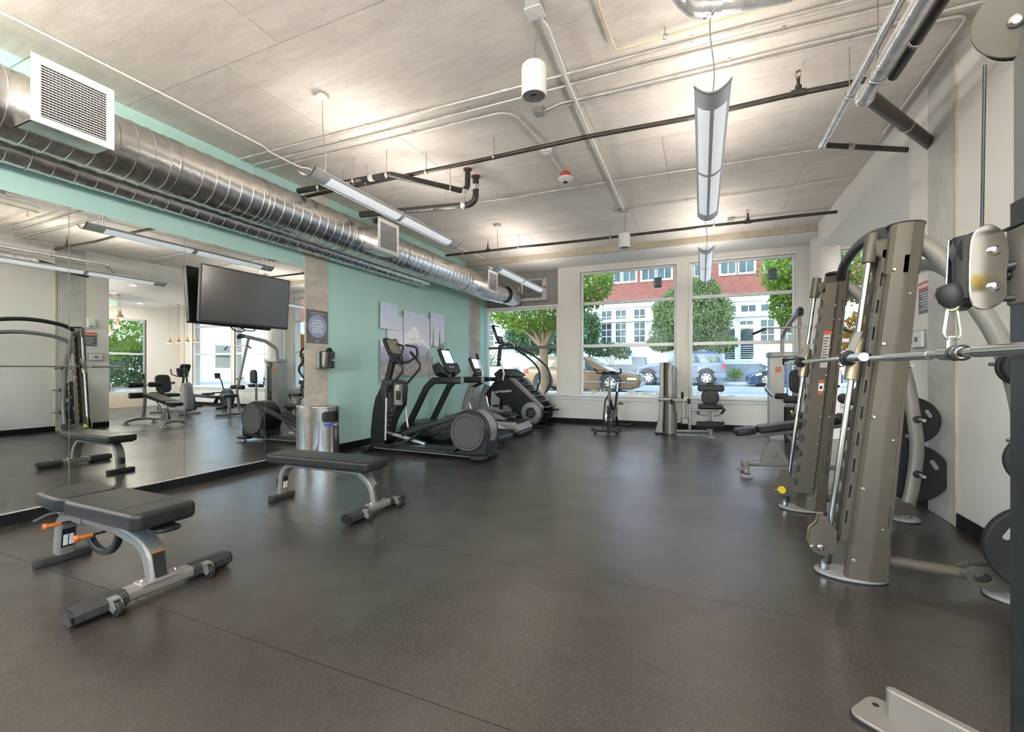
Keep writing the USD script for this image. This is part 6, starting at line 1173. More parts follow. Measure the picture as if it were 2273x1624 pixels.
lg.part('tower_shroud', loft([vb, vt]), 'silver_paint', smooth=50); lg.part('shroud_cap', B().add(np.vstack([vt + (0, 0, .001), vt * .12 + vt.mean(0) * .88 + (0, 0, .012)]), [(i, (i + 1) % nn_, nn_ + (i + 1) % nn_, nn_ + i) for i in range(nn_)]), 'black_plastic'); lg.part('tower_pad', loft([vb * (1, 1, 0), vb * (1, 1, 0) + (0, 0, .012)]), 'rubber')
lg.part('inset_panel', B().prism(xz(s5(LY, (330, 320), (405, 360), (400, 740), (335, 740))), (0, LY - .005, 0), VX, VZ, .012, .003), 'light_grey')
P5 = lambda x, y, Y=LY: s5(Y, (x, y))[0]
lg.part('tower_collar', B().tube([P5(165, 815), P5(400, 820)], rrect(.09, .08, .03), nrm=VY), 'silver_paint'); lg.part('arm_beam', B().tube([P5(400, 830), P5(720, 840)], rrect(.045, .05, .012), nrm=VY), 'silver_paint')
for x, y, r_ in ((392, 858, .045), (690, 850, .045), (578, 745, .06)): q = P5(x, y); lg.part('cam_wheel', B().cyl(q + (-.022, -.03, 0), q + (.022, -.03, 0), r_, 26, ch=.006), 'matte_black')
lg.part('pin_plate', B().box(P5(625, 810) + (0, -.05, 0), (.02, .02, .06)), 'yellow')
lg.part('swing_arm', B().tube([P5(605, 840), P5(605, 1140)], rrect(.045, .05, .012), nrm=VY), 'silver_paint'); lg.part('arm_block', B().box(P5(625, 1190), (.14, .1, .1), ch=.012), 'silver_paint'); lg.part('lever_link', B().tube([P5(470, 850), P5(480, 1030)], rrect(.09, .03, .012), nrm=VY), 'grey_paint')
lg.part('side_post', B().tube([P5(705, 620), P5(705, 1340)], rrect(.035, .045, .01), nrm=VY), 'grey_paint'); lg.part('post_foot', B().cyl(P5(705, 1300), P5(705, 1355), .03, 18, ch=.005), 'silver_paint')
lg.part('base_bar', B().tube([P5(480, 1362), P5(1040, 1368)], .022, 14), 'silver_paint'); lg.part('floor_skid', B().tube([P5(470, 1405) * (1, 1, 0) + (0, 0, .012), P5(1040, 1440) * (1, 1, 0) + (0, .05, .012)], rrect(.02, .03, .006), nrm=VY), 'grey_paint')
def soft(name, x0, y0, x1, y1, Y, th, m='vinyl', cr=.04, **k): a, b = P5(x0, y0, Y), P5(x1, y1, Y); w, h = b[0] - a[0], a[2] - b[2]; return lg.part(name, B().prism(rrect(w, h, min(cr, h * .45)), ((a[0] + b[0]) / 2, Y + th / 2, (a[2] + b[2]) / 2), VX, VZ, th, .022, k=3), m, **k)
soft('head_pad', 840, 572, 1298, 690, LY + .25, .09); soft('back_pad', 905, 660, 1208, 905, LY + .22, .09, cr=.09); soft('head_hump', 985, 530, 1110, 600, LY + .28, .06)
sa, sb = P5(845, 905, LY), P5(1280, 985, LY); lg.part('seat_pad', B().prism(rrect(sb[0] - sa[0], .40, .04), ((sa[0] + sb[0]) / 2, LY + .05, sb[2]), VX, VY, sa[2] - sb[2], .025, k=3), 'vinyl')
lg.part('seat_beam', B().tube([P5(730, 1003), P5(1210, 1010)], rrect(.05, .05, .012), nrm=VY), 'silver_paint')
lg.part('seat_post', B().tube([P5(1050, 1000, LY + .02), P5(1050, 1420, LY + .02)], rrect(.07, .07, .02), nrm=VY), 'silver_paint')
for x in (1020, 1090): lg.part('leg_tube', B().cyl(P5(x, 1060, LY - .1), P5(x, 1340, LY - .1), .017, 12), 'brushed_steel')
lg.part('seat_handle', B().tube([P5(1110, 1095, LY - .08), P5(1225, 1085, LY - .08), P5(1320, 975, LY - .08)], .015, 12, fil=.05), 'silver_paint'); lg.part('hand_grip', B().cyl(P5(1242, 1068, LY - .08), P5(1310, 985, LY - .08), .021, 14, ch=.004), 'matte_black')
lg.part('seat_handle', B().tube([P5(1010, 1100, LY - .08), P5(880, 1080, LY - .08), P5(830, 1040, LY - .08)], .015, 12, fil=.05), 'silver_paint'); lg.part('hand_grip', B().cyl(P5(868, 1070, LY - .08), P5(832, 1042, LY - .08), .02, 14, ch=.004), 'matte_black')
lg.part('shin_roller', B().cyl(P5(820, 1258, LY - .2), P5(1302, 1268, LY - .2), .062, 28, ch=.012), 'matte_black', smooth=45); lg.part('roller_bar', B().cyl(P5(670, 1245, LY - .2), P5(830, 1255, LY - .2), .016, 12), 'silver_paint')
fq = P5(1060, 1340, LY - .12); lg.part('front_leg', B().cyl(fq, fq * (1, 1, 0) + (0, 0, .02), .032, 20), 'silver_paint'); lg.part('foot_disc', B().lathe([(.034, .03), (.06, .02), (.07, .008), (.07, 0), (0, 0)], fq * (1, 1, 0), n=26), 'light_grey'); lg.part('foot_link', B().cyl(fq + (0, 0, -.06), fq + (0, .15, -.06), .02, 12), 'silver_paint')

# ------------------------------------------------------------------ spin bike, handlebar end towards the room
sb_ = Thing('spin_bike', 'slim black and chrome spin bike in front of the middle window', 'exercise bike', loc=(-1.55, 8.5, 0))
s6 = side(1290, 800, 9.02); BY0, BY1, bxm = 8.0, 9.0, -1.56
b6 = lambda x, y, Y: s6(Y, (x, y))[0]
for Y, a, b in ((BY0, b6(240, 1400, BY0), b6(770, 1400, BY0)), (BY1 + .05, b6(600, 1305, BY1), b6(965, 1305, BY1))):
    sb_.part('floor_bar', B().cyl((a[0], Y, .055), (b[0], Y, .055), .022, 14, ch=.004), 'black_plastic')
    for x in (a[0] + .04, b[0] - .04): sb_.part('leveller', B().lathe([(0, 0), (.03, 0), (.032, .012), (.012, .02), (.012, .05)], (x, Y, 0), n=14), 'black_plastic'); sb_.part('transport_wheel', B().cyl((x + (-.05 if x < (a[0] + b[0]) / 2 else .05), Y - .015, .07), (x + (-.05 if x < (a[0] + b[0]) / 2 else .05), Y + .015, .07), .028, 18, ch=.005), 'rubber')
fx_ = b6(530, 1200, 8.25)[0]
sb_.part('flywheel', B().lathe([(.03, -.012), (.2, -.01), (.235, -.02), (.245, -.012), (.245, .012), (.235, .02), (.2, .01), (.03, .012)], (fx_, 8.33, .27), VX, 44), 'brushed_steel', smooth=40); sb_.part('hub', B().cyl((fx_ - .05, 8.33, .27), (fx_ + .05, 8.33, .27), .028, 18, ch=.004), 'gunmetal')
for s in (-.05, .05): sb_.part('fork_blade', B().tube([(fx_ + s, 8.05, .07), (fx_ + s, 8.16, .35), (fx_ + s * .8, 8.22, .58), (fx_ + .03, 8.27, .72)], rrect(.02, .05, .008), nrm=VX, fil=.1), 'black_plastic')
sb_.part('head_tube', B().tube([(fx_ + .03, 8.24, .60), (fx_ + .045, 8.20, .86)], rrect(.05, .07, .015), nrm=VX), 'silver_paint'); sb_.part('handle_stem', B().cyl((fx_ + .045, 8.20, .84), (fx_ + .05, 8.19, 1.05), .018, 14), 'chrome'); sb_.part('stem_knob', B().cyl((fx_ + .045, 8.20, .84), (fx_ - .02, 8.19, .845), .012, 12), 'black_plastic')
hz = 1.085; hc = vec(fx_ + .05, 8.16, hz); 
sb_.part('handlebar', B().tube([hc + (-.27, -.02, .10), hc + (-.22, -.0, .01), hc + (-.10, .03, .0), hc, hc + (.10, .03, .0), hc + (.22, -.0, .01), hc + (.20, -.02, .10)], .014, 12, fil=.04), 'black_plastic')
for s in (-1, 1): sb_.part('aero_loop', B().tube([hc + (s * .12, .02, .0), hc + (s * .11, -.10, .03), hc + (s * .04, -.12, .03), hc + (s * .03, .02, .0)], .013, 10, fil=.03), 'black_plastic'); sb_.part('elbow_pad', B().cyl(hc + (s * .09, -.03, -.02), hc + (s * .09, -.03, .02), .035, 16, ch=.006), 'black_plastic')
sb_.part('main_frame', B().tube([(fx_ + .03, 8.24, .66), (fx_ + .05, 8.5, .42), (fx_ + .05, 8.72, .36), (fx_ + .05, 9.02, .08)], rrect(.045, .07, .015), nrm=VX, fil=.12), 'gunmetal'); sb_.part('seat_tube', B().tube([(fx_ + .05, 8.72, .36), (fx_ + .07, 8.85, .72)], rrect(.045, .06, .012), nrm=VX), 'gunmetal'); sb_.part('seat_post', B().cyl((fx_ + .07, 8.85, .70), (fx_ + .08, 8.88, .90), .017, 14), 'chrome')
sb_.part('saddle', B().prism([(-.012, -.16), (.012, -.16), (.03, -.02), (.075, .08), (.07, .12), (-.07, .12), (-.075, .08), (-.03, -.02)], (fx_ + .085, 8.85, .92), VX, VY, .05, .02, k=2), 'vinyl'); sb_.part('saddle_clamp', B().box((fx_ + .08, 8.88, .905), (.06, .08, .03), ch=.006), 'chrome')
sb_.part('belt_guard', B().prism([(8.3, .2), (8.35, .36), (8.7, .42), (8.78, .36), (8.72, .28)], (fx_ + .07, 0, 0), VY, VZ, .03, .008), 'gunmetal')
for s, dz in ((1, .09), (-1, -.09)):
    sb_.part('crank', B().tube([(fx_ + s * .06 + .05, 8.66, .36), (fx_ + s * .07 + .05, 8.64, .36 + dz * 1.6)], rrect(.015, .03, .005), nrm=VX), 'chrome'); sb_.part('pedal', B().box((fx_ + s * .125 + .05, 8.64, .36 + dz * 1.6), (.09, .08, .025), ch=.006), 'black_plastic'); sb_.part('toe_cage', B().tube([(fx_ + s * .09 + .05, 8.60, .36 + dz * 1.6), (fx_ + s * .10 + .05, 8.54, .40 + dz * 1.6), (fx_ + s * .16 + .05, 8.54, .40 + dz * 1.6), (fx_ + s * .17 + .05, 8.60, .36 + dz * 1.6)], .006, 6, fil=.02), 'black_plastic')

# ------------------------------------------------------------------ pulldown tower beside the round column
pt = Thing('pulldown_machine', 'grey pulldown machine with boom, orange label and stack beside the round column', 'cable machine', loc=(1.3, 8.2, 0)); py = 8.62
s7 = side(1690, 680, 3.08); p7 = lambda x, y, Y=py: s7(Y, (x, y))[0]
q0, q1 = p7(50, 840), p7(125, 360); wx0, wx1 = q0[0], q0[0] + .18
pt.part('stack_shroud', loft([np.array([(wx0 + (.03 if z > 1 else 0) * 0, py - .12, z), (wx0 + .2, py - .16, z), (wx0 + (.22 if z > .7 else .18), py - .14, z), (wx0 + .22, py + .14, z), (wx0, py + .16, z)]) for z in (.0, .7, 1.36)]), 'silver_paint', smooth=20)
pt.part('stack_shroud', loft([np.array([(wx0 + .40, py - .14, z), (wx0 + .50, py - .12, z), (wx0 + .50, py + .14, z), (wx0 + .40, py + .14, z)]) for z in (.0, 1.36)]), 'silver_paint', smooth=20)
for k in range(15): pt.part('weight_block', B().span((wx0 + .23, py - .10, .06 + k * .032), (wx0 + .39, py + .08, .088 + k * .032), .002), 'matte_black')
for d in (.27, .35): pt.part('guide_rod', B().cyl((wx0 + d, py - .01, .5), (wx0 + d, py - .01, 1.36), .011, 10), 'chrome')
pt.part('head_cover', B().prism(rrect(.56, .34, .08, 5), (wx0 + .25, py, 1.36), VX, VY, .09, .02, k=2), 'grey_paint'); pt.part('lettering', B().text('HOIST', (wx0 + .27, py - .171, 1.395), VX, VZ, .028, .002, True), 'white_print', smooth=False)
pt.part('display', B().box((wx0 + .27, py - .16, 1.29), (.18, .04, .11), ch=.008), 'black_plastic'); pt.part('display_arrow', B().box((wx0 + .30, py - .181, 1.285), (.03, .003, .03)), 'yellow')
pt.part('orange_label', B().box((wx0 + .12, py - .150, 1.16), (.085, .004, .09), rot((0, 0, 1), -.2)), 'orange'); pt.part('pin', B().cyl((wx0 + .31, py - .12, .47), (wx0 + .31, py - .14, .47), .02, 14, ch=.004), 'yellow')
bt = [vec(wx0 + .20, py + .02, 1.40), vec(wx0 + .20, py + .0, 1.74), vec(wx0 + .27, py - .30, 1.93), vec(1.33, 7.62, 2.04)]; mx = 1.33
pt.part('boom', B().tube(bt, rrect(.055, .085, .015), nrm=VX, fil=.14), 'silver_paint', smooth=45); hp_ = bt[-1]
pt.part('pulley_head', B().cyl(hp_ + (-.03, -.02, -.04), hp_ + (.03, -.02, -.04), .06, 22, ch=.008), 'black_plastic'); pt.part('pulley_plate', B().box(hp_ + (0, .05, -.02), (.07, .16, .1), ch=.02), 'gunmetal')
pt.part('strut', B().tube([hp_ + (.03, .25, -.08), vec(mx + .02, 7.55, .62), vec(mx + .0, 7.62, .10)], rrect(.05, .06, .012), nrm=VX), 'silver_paint')
pt.part('cable', B().cyl(hp_ + (0, -.07, -.05), hp_ + (0, -.07, -.26), .004, 6), 'gunmetal'); pt.part('base_beam', B().tube([(mx - .02, py, .05), (mx, 7.0, .05)], rrect(.06, .07, .015), nrm=VX), 'silver_paint')
pt.part('seat_post', B().tube([(mx, 7.35, .06), (mx, 7.35, .48)], rrect(.06, .06, .012), nrm=VY), 'silver_paint'); pt.part('seat', B().prism(rrect(.30, .34, .06), (mx, 7.32, .48), VX, VY, .07, .025, k=3), 'vinyl')
for s in (-1, 1): pt.part('thigh_roller', B().cyl((mx + s * .04, 7.56, .72), (mx + s * .22, 7.56, .72), .055, 22, ch=.01), 'matte_black')
pt.part('back_pad', B().prism(rrect(.22, .36, .09, 5), (mx + .03, 8.05, .98), VX, VZ, .07, .025, k=3), 'vinyl'); pt.part('pad_post', B().tube([(mx + .03, 8.09, .06), (mx + .03, 8.09, 1.0)], rrect(.05, .05, .012), nrm=VY), 'silver_paint')
for s in (-1, 1):
    pt.part('press_arm', B().tube([vec(mx + s * .06, 8.12, .74), vec(mx + s * .30, 8.05, .74), vec(mx + s * .40, 7.98, .84), vec(mx + s * .40, 7.98, 1.02)], .018, 12, fil=.06), 'chrome'); pt.part('foam_grip', B().cyl((mx + s * .09, 8.08, .74), (mx + s * .26, 8.06, .74), .045, 20, ch=.008), 'matte_black'); pt.part('hand_grip', B().cyl((mx + s * .40, 7.98, .93), (mx + s * .54, 7.90, .91), .02, 12, ch=.004), 'matte_black')
lb2 = Thing('lat_bar', 'bent lat bar hanging at the pulldown machine boom', 'cable bar', loc=hp_ + (0, -.07, -.27)); lc = hp_ + (0, -.07, -.27)
lb2.part('bar', B().tube([lc + (-.62, -.1, -.08), lc + (-.42, -.06, .0), lc, lc + (.42, .06, .0), lc + (.6, .1, -.08)], .013, 12, fil=.06), 'chrome')
for s in (-1, 1): lb2.part('hand_grip', B().cyl(lc + (s * .63, s * .1, -.085), lc + (s * .46, s * .07, -.01), .018, 12, ch=.003), 'matte_black')

# ------------------------------------------------------------------ the side bay, mostly seen in the mirror
def mpix(u, v, X):
    """The point of the real plane X that the mirror shows at (u, v)."""
    p = pix(u, v, X=2 * LX - X); return vec(2 * LX - p[0], p[1], p[2])
def gold_pendant(p, label, top=BULK, lit=True, group='gold pendant lamps', s=1.0):
    t = Thing('pendant_lamp', label, 'pendant lamp', loc=p, group=group)
    t.part('shade', B().lathe([(.012 * s, .20 * s), (.03 * s, .19 * s), (.032 * s, .12 * s), (.095 * s, .0), (.09 * s, .0), (.028 * s, .115 * s)], p, n=28), 'copper_gold', smooth=50); t.part('glass', B().lathe([(.0, .0), (.09 * s, .004), (.088 * s, -.004), (0, -.006)], p, n=28), 'bulb', smooth=60)
    t.part('cord', B().cyl(vec(*p) + (0, 0, .19 * s), (p[0], p[1], top), .004, 6), 'dark_frame'); t.part('canopy', B().lathe([(0, -.012), (.045, -.012), (.05, 0)], (p[0], p[1], top), n=20), 'copper_gold')
    return t
for (u, v), lb in zip(((266, 705), (261, 722), (241, 738), (230, 702)), ('gold pendant lamp of the cluster near the entrance, highest one', 'gold pendant lamp of the entrance cluster, second highest', 'gold pendant lamp of the entrance cluster, lowest one', 'gold pendant lamp at the edge of the white wall corner')):
    p = mpix(u, v, 5.2 if v != 722 else 4.7); gold_pendant(p, lb)
    q = UsdLux.SphereLight.Define(stage, fresh('/World', 'pendant_light')); q.CreateRadiusAttr(.045); q.CreateIntensityAttr(BAY); q.CreateColorAttr(Gf.Vec3f(1, .9, .78)); UsdGeom.Xformable(q).AddTranslateOp().Set(Gf.Vec3d(float(p[0]), float(p[1]), float(p[2] - .035)))
for i, u in enumerate((438, 457, 477, 499)):
    p = mpix(u, 738, 5.6 - .1 * i); p[1] = 8.35 - 0 * i; gold_pendant((5.45 - .42 * i, 8.3, 1.98), ('row pendant lamp before the bay window, first from the bay end wall', 'row pendant lamp before the bay window, second from the bay end wall', 'row pendant lamp before the bay window, third from the bay end wall', 'row pendant lamp before the bay window, closest to the round column')[i], s=.8, group='row of pendant lamps')
for (x, y), lb in zip(((2.7, 6.0), (4.4, 6.4), (3.2, 7.8), (5.8, 7.7)), ('unseen bay downlight nearest the concrete column, placed to light the bay', 'unseen bay downlight in the middle of the ceiling, placed to light the bay', 'unseen bay downlight near the round column, placed to light the bay', 'unseen bay downlight near the entrance glazing, placed to light the bay')):
    t = Thing('downlight', lb, 'downlight', loc=(x, y, BULK - .004)); t.part('trim_ring', B().lathe([(.04, .002), (.045, -.004), (.065, -.004), (.068, .002)], (x, y, BULK)), 'white_plastic'); t.part('diffuser', B().lathe([(0, -.001), (.042, -.001)], (x, y, BULK)), 'bulb')
    q = UsdLux.DiskLight.Define(stage, fresh('/World', 'down_light')); q.CreateRadiusAttr(.06); q.CreateIntensityAttr(BAY * .9); q.CreateColorAttr(Gf.Vec3f(1, .93, .84)); UsdGeom.Xformable(q).AddTranslateOp().Set(Gf.Vec3d(x, y, BULK - .01))  # unseen downlights, placed to brighten the side bay
p = mpix(240, 671, 4.9); ex = Thing('exit_sign', 'green lettered exit sign hanging from the bay ceiling', 'exit sign', loc=p)
ex.part('plate', B().box(p, (.02, .34, .19), ch=.004), 'label_paper'); ex.part('lettering', B().text('EXIT', p + (-.0105, 0, -.06), -VY, VZ, .12, .002, True), 'exit_green', smooth=False); ex.part('stem', B().cyl(p + (0, 0, .09), (p[0], p[1], BULK), .012, 10), 'white_plastic'); ex.part('canopy', B().cyl((p[0], p[1], BULK - .02), (p[0], p[1], BULK), .06, 20), 'white_plastic')

# white wall beside the Smith machine: speaker box, notice, thermostat, socket
def wallbox(name, label, cat, u0, v0, u1, v1, th, m): a, b = mpix(u0, v0, RX), mpix(u1, v1, RX); t = Thing(name, label, cat, loc=(RX, (a[1] + b[1]) / 2, b[2])); return t, plan((RX - th, a[1], b[2]), (RX - .0005, b[1], a[2]), min(.006, th / 3)), a, b
t, b, a, e = wallbox('wall_speaker', 'small white box high on the wall beside the concrete column', 'alarm box', 190, 706, 209, 728, .06, 'white_plastic'); t.part('box', b, 'white_plastic'); t.part('grille', plan((RX - .062, a[1] + .03, e[2] + .02), (RX - .06, e[1] - .03, e[2] + .035)), 'grey_plastic')
t, b, a, e = wallbox('safety_notice', 'grey safety notice with a red heading on the white wall', 'sign', 184, 737, 214, 768, .006, 'label_paper'); t.part('board', b, 'sign_grey'); y0, y1 = a[1], e[1]; ht = a[2] - e[2]
t.part('heading', plan((RX - .0075, y0, a[2] - ht * .26), (RX - .006, y1, a[2])), 'red'); t.part('lettering', B().text('WARNING', (RX - .0075, (y0 + y1) / 2, a[2] - ht * .19), -VY, VZ, ht * .11, .0008, True), 'white_print', smooth=False)
for k in range(7): t.part('text_line', plan((RX - .007, y0 + .02, a[2] - ht * (.38 + .085 * k)), (RX - .006, y1 - .02 - .03 * (k % 3), a[2] - ht * (.345 + .085 * k))), 'silver_print')
t, b, a, e = wallbox('thermostat', 'white thermostat with a small grey display below the notice', 'thermostat', 196, 784, 226, 800, .03, 'white_plastic'); t.part('case', b, 'white_plastic'); yc, zc = (a[1] + e[1]) / 2, (a[2] + e[2]) / 2; t.part('display', plan((RX - .032, yc - .03, zc - .02), (RX - .03, yc + .03, zc + .022)), 'foundation'); t.part('guard', B().prism([(a[1] - .01, e[2] - .01), (e[1] + .01, e[2] - .01), (e[1] + .01, a[2] + .01), (a[1] - .01, a[2] + .01)], (RX - .012, 0, 0), VY, VZ, .011, .003, holes=[[(a[1] + .01, e[2] + .008), (e[1] - .01, e[2] + .008), (e[1] - .01, a[2] - .008), (a[1] + .01, a[2] - .008)]]), 'light_grey')

# louvre over the left window with its control box, conduit post beside it
a, e = pix(1158, 622, Y=D + .09), pix(1214, 664, Y=D + .09)
lv = Thing('wall_louvre', 'metal louvre in the grey panel over the left window', 'vent', loc=((a[0] + e[0]) / 2, D + .09, e[2]))
lv.part('frame', B().prism([(a[0], e[2]), (e[0], e[2]), (e[0], a[2]), (a[0], a[2])], (0, D + .1, 0), VX, VZ, .07, .006, holes=[[(a[0] + .04, e[2] + .05), (e[0] - .10, e[2] + .05), (e[0] - .10, a[2] - .03), (a[0] + .04, a[2] - .03)]]), 'alu_frame'); lv.part('back', plan((a[0] + .02, D + .085, e[2] + .03), (e[0] - .05, D + .095, a[2] - .02)), 'grey_paint')
for k in range(6): lv.part('blade', B().box(((a[0] + e[0]) / 2 - .03, D + .06, e[2] + .08 + k * (a[2] - e[2] - .1) / 6), (e[0] - a[0] - .14, .05, .008), rot((1, 0, 0), .6)), 'light_grey')
lv.part('sill', B().span((a[0] - .03, D - .02, e[2] - .03), (e[0] + .03, D + .09, e[2]), .006), 'alu_frame'); lv.part('actuator', B().box((e[0] - .05, D + .02, a[2] - .12), (.09, .08, .12), ch=.01), 'beige'); lv.part('actuator_arm', B().tube([(e[0] - .05, D - .01, a[2] - .06), (e[0] - .03, D - .02, a[2] + .16)], .006, 6), 'brass'); lv.part('red_coupling', B().box((e[0] - .03, D - .0, a[2] - .22), (.05, .04, .06), ch=.008), 'orange')
x = pix(1153, 640, Y=D + .09)[0]; single('conduit', B().cyl((x, D + .06, 2.62), (x, D + .06, 3.08), .016, 12), 'conduit_metal', 'short vertical conduit at the left of the louvre', 'conduit')

# --- upright bike
ub = Thing('upright_bike', 'silver upright exercise bike in the side bay, seen in the mirror', 'exercise bike', loc=(4.7, 8.1, 0)); c = vec(4.7, 8.1, 0)
ub.part('shroud', B().prism([(x * 1.0, z) for x, z in spline([(-.30, .16, 0), (-.33, .35, 0), (-.22, .50, 0), (.0, .48, 0), (.25, .36, 0), (.40, .20, 0), (.38, .10, 0), (-.2, .09, 0)], 5, True) for _ in (0,)] if False else [tuple(q[:2]) for q in spline([(-.30, .16, 0), (-.33, .35, 0), (-.22, .50, 0), (.0, .48, 0), (.25, .36, 0), (.40, .20, 0), (.38, .10, 0), (-.2, .09, 0)], 5, True)], c + (0, .11, 0), VX, VZ, .22, .05, k=3), 'light_grey', smooth=50)
ub.part('base_tube', B().tube([c + (-.42, 0, .06), c + (.50, 0, .06)], rrect(.08, .06, .02), nrm=VY), 'gunmetal')
for x in (-.42, .5): ub.part('cross_foot', B().cyl(c + (x, -.26, .04), c + (x, .26, .04), .038, 16, ch=.01), 'gunmetal')
ub.part('mast', B().tube([c + (-.18, 0, .45), c + (-.28, 0, 1.02)], rrect(.06, .07, .02), nrm=VY), 'gunmetal'); ub.part('seat_post', B().cyl(c + (.22, 0, .36), c + (.30, 0, .74), .026, 14), 'chrome'); ub.part('saddle', B().prism([(-.16, -.02), (-.05, -.04), (.08, -.11), (.12, -.08), (.12, .08), (.08, .11), (-.05, .04), (-.16, .02)], c + (.32, 0, .74), VX, VY, .07, .025, k=2), 'vinyl')
console(ub, c + (-.28, 0, 1.16), .28, .36, .35, th=.06); ub.part('handlebar', B().tube([c + (-.05, -.22, 1.18), c + (-.1, -.22, 1.02), c + (-.26, -.12, .96), c + (-.28, 0, .96), c + (-.26, .12, .96), c + (-.1, .22, 1.02), c + (-.05, .22, 1.18)], .016, 12, fil=.06), 'black_plastic')
for s in (-1, 1): ub.part('crank', B().tube([c + (-.05, s * .12, .28), c + (-.05 + s * .12, s * .13, .22)], rrect(.018, .035, .006), nrm=VY), 'gunmetal'); ub.part('pedal', B().box(c + (-.05 + s * .12, s * .19, .22), (.1, .1, .03), ch=.008), 'black_plastic')
# --- rowing machine and recumbent stepper
rw = Thing('rowing_machine', 'low black rowing machine under the bay window, seen in the mirror', 'rowing machine', loc=(4.2, 8.75, 0)); c = vec(4.2, 8.75, 0)
rw.part('rail', B().tube([c + (-.5, 0, .33), c + (1.0, 0, .37)], rrect(.06, .09, .01), nrm=VY), 'gunmetal'); rw.part('rear_leg', B().tube([c + (.86, 0, .35), c + (.80, 0, .05)], rrect(.06, .06, .01), nrm=VY), 'black_plastic'); rw.part('rear_foot', B().cyl(c + (.80, -.24, .03), c + (.80, .24, .03), .028, 14, ch=.006), 'black_plastic')
rw.part('fan_housing', B().lathe([(.04, -.07), (.24, -.07), (.26, -.05), (.26, .05), (.24, .07), (.04, .07)], c + (-.72, 0, .34), VY, 36), 'gunmetal'); rw.part('front_foot', B().cyl(c + (-.62, -.26, .03), c + (-.62, .26, .03), .028, 14, ch=.006), 'black_plastic'); rw.part('front_leg', B().tube([c + (-.62, 0, .03), c + (-.6, 0, .3)], rrect(.08, .08, .015), nrm=VY), 'black_plastic')
rw.part('seat', B().prism(rrect(.26, .3, .07), c + (.15, 0, .40), VX, VY, .06, .02, k=2), 'vinyl'); rw.part('handle', B().cyl(c + (-.4, -.24, .48), c + (-.4, .24, .48), .016, 12, ch=.004), 'matte_black'); rw.part('monitor_arm', B().tube([c + (-.6, 0, .45), c + (-.45, 0, .85), c + (-.3, 0, .95)], .018, 10, fil=.1), 'gunmetal'); rw.part('monitor', B().box(c + (-.28, 0, .98), (.05, .17, .16), rot((0, 1, 0), .2), ch=.012), 'black_plastic')
for s in (-1, 1): rw.part('foot_plate', B().prism(rrect(.12, .3, .04), c + (-.42, s * .11, .26), VY, vec(-.6, 0, .8), .02, .006), 'grey_plastic')
rc_ = Thing('recumbent_bike', 'grey recumbent bike with brown seat in the side bay, seen in the mirror', 'exercise bike', loc=(3.1, 7.2, 0)); c = vec(3.1, 7.2, 0)
rc_.part('front_shroud', B().prism([tuple(q[:2]) for q in spline([(-.45, .1, 0), (-.50, .4, 0), (-.42, .78, 0), (-.30, .80, 0), (-.22, .5, 0), (-.05, .3, 0), (-.05, .1, 0)], 5, True)], c + (0, .1, 0), VX, VZ, .2, .045, k=3), 'grey_paint', smooth=50)
rc_.part('frame_beam', B().tube([c + (-.4, 0, .12), c + (.75, 0, .14)], rrect(.1, .08, .02), nrm=VY), 'silver_paint')
for x in (-.45, .75): rc_.part('cross_foot', B().tube([c + (x, -.27, .035), c + (x, .27, .035)], rrect(.06, .05, .015), nrm=VX), 'silver_paint')
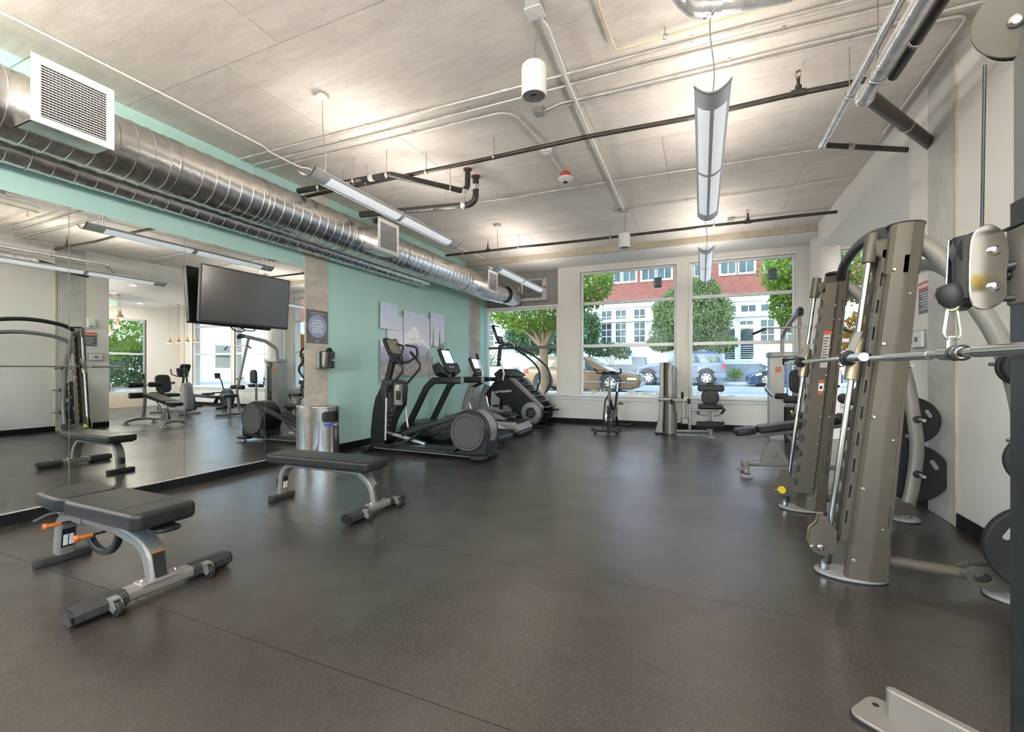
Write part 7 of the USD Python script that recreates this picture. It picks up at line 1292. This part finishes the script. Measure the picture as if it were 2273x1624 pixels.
rc_.part('seat', B().prism(rrect(.40, .40, .08), c + (.42, 0, .45), VX, VY, .09, .03, k=3), 'vinyl'); rc_.part('seat_back', B().prism(rrect(.36, .48, .1), c + (.62, 0, .80), VY, vec(.2, 0, .98), .08, .03, k=3), 'vinyl'); rc_.part('seat_post', B().tube([c + (.45, 0, .16), c + (.48, 0, .45)], rrect(.09, .12, .02), nrm=VY), 'silver_paint'); rc_.part('back_post', B().tube([c + (.60, 0, .42), c + (.72, 0, .9)], rrect(.06, .05, .012), nrm=VY), 'silver_paint')
rc_.part('monitor_arm', B().tube([c + (-.36, 0, .78), c + (-.34, 0, .95), c + (-.18, 0, 1.05)], .022, 12, fil=.08), 'gunmetal'); rc_.part('monitor', B().box(c + (-.15, 0, 1.1), (.05, .26, .2), rot((0, 1, 0), .3), ch=.015), 'black_plastic')
for s in (-1, 1): rc_.part('side_handle', B().tube([c + (.35, s * .22, .46), c + (.3, s * .26, .5), c + (.24, s * .26, .62)], .014, 10, fil=.04), 'gunmetal'); rc_.part('pedal', B().box(c + (-.2 - s * .1, s * .17, .38 + s * .08), (.11, .1, .03), ch=.008), 'black_plastic'); rc_.part('crank', B().tube([c + (-.2, s * .1, .38), c + (-.2 - s * .1, s * .12, .38 + s * .08)], rrect(.018, .03, .006), nrm=VY), 'gunmetal')
# --- what lies beyond the entrance glazing
tree('yard_tree', 'leafy green tree outside the side entrance', (11.5, 9.5, 0), (11.5, 9.5, 1.5), 4, [((11.5, 9.5, 2.9), (1.6, 1.6, 1.4), 2600)], .1, 'leaf_green', [(10.8, 9.3, 2.6), (12.2, 9.8, 2.7), (11.4, 9.5, 3.0)], leaf=.16)
tree('yard_tree', 'dark green bush tree far outside the side entrance', (13.5, 11.5, 0), (13.5, 11.5, .6), 4, [((13.5, 11.5, 1.4), (1.8, 1.4, 1.1), 2600)], .08, 'leaf_dark', [(12.8, 11.3, 1.2), (14.2, 11.8, 1.3)], leaf=.18)
hb2 = Thing('house', 'plain beige house beyond the side entrance', 'building', loc=(22, 14, 0)); hb2.part('wall', plan((20, 5, -.4), (26, 24, 6)), 'beige'); hb2.part('roof', plan((19.7, 4.7, 6), (26.3, 24.3, 6.3)), 'grey_paint')
for y in (7, 10, 13, 16, 19): w_ = hb2.part('window', plan((19.95, y, 1.2), (20, y + 1.2, 2.9)), 'facade_white'); hb2.part('pane', plan((19.92, y + .1, 1.3), (19.95, y + 1.1, 2.8)), 'pane_dark', under=w_)
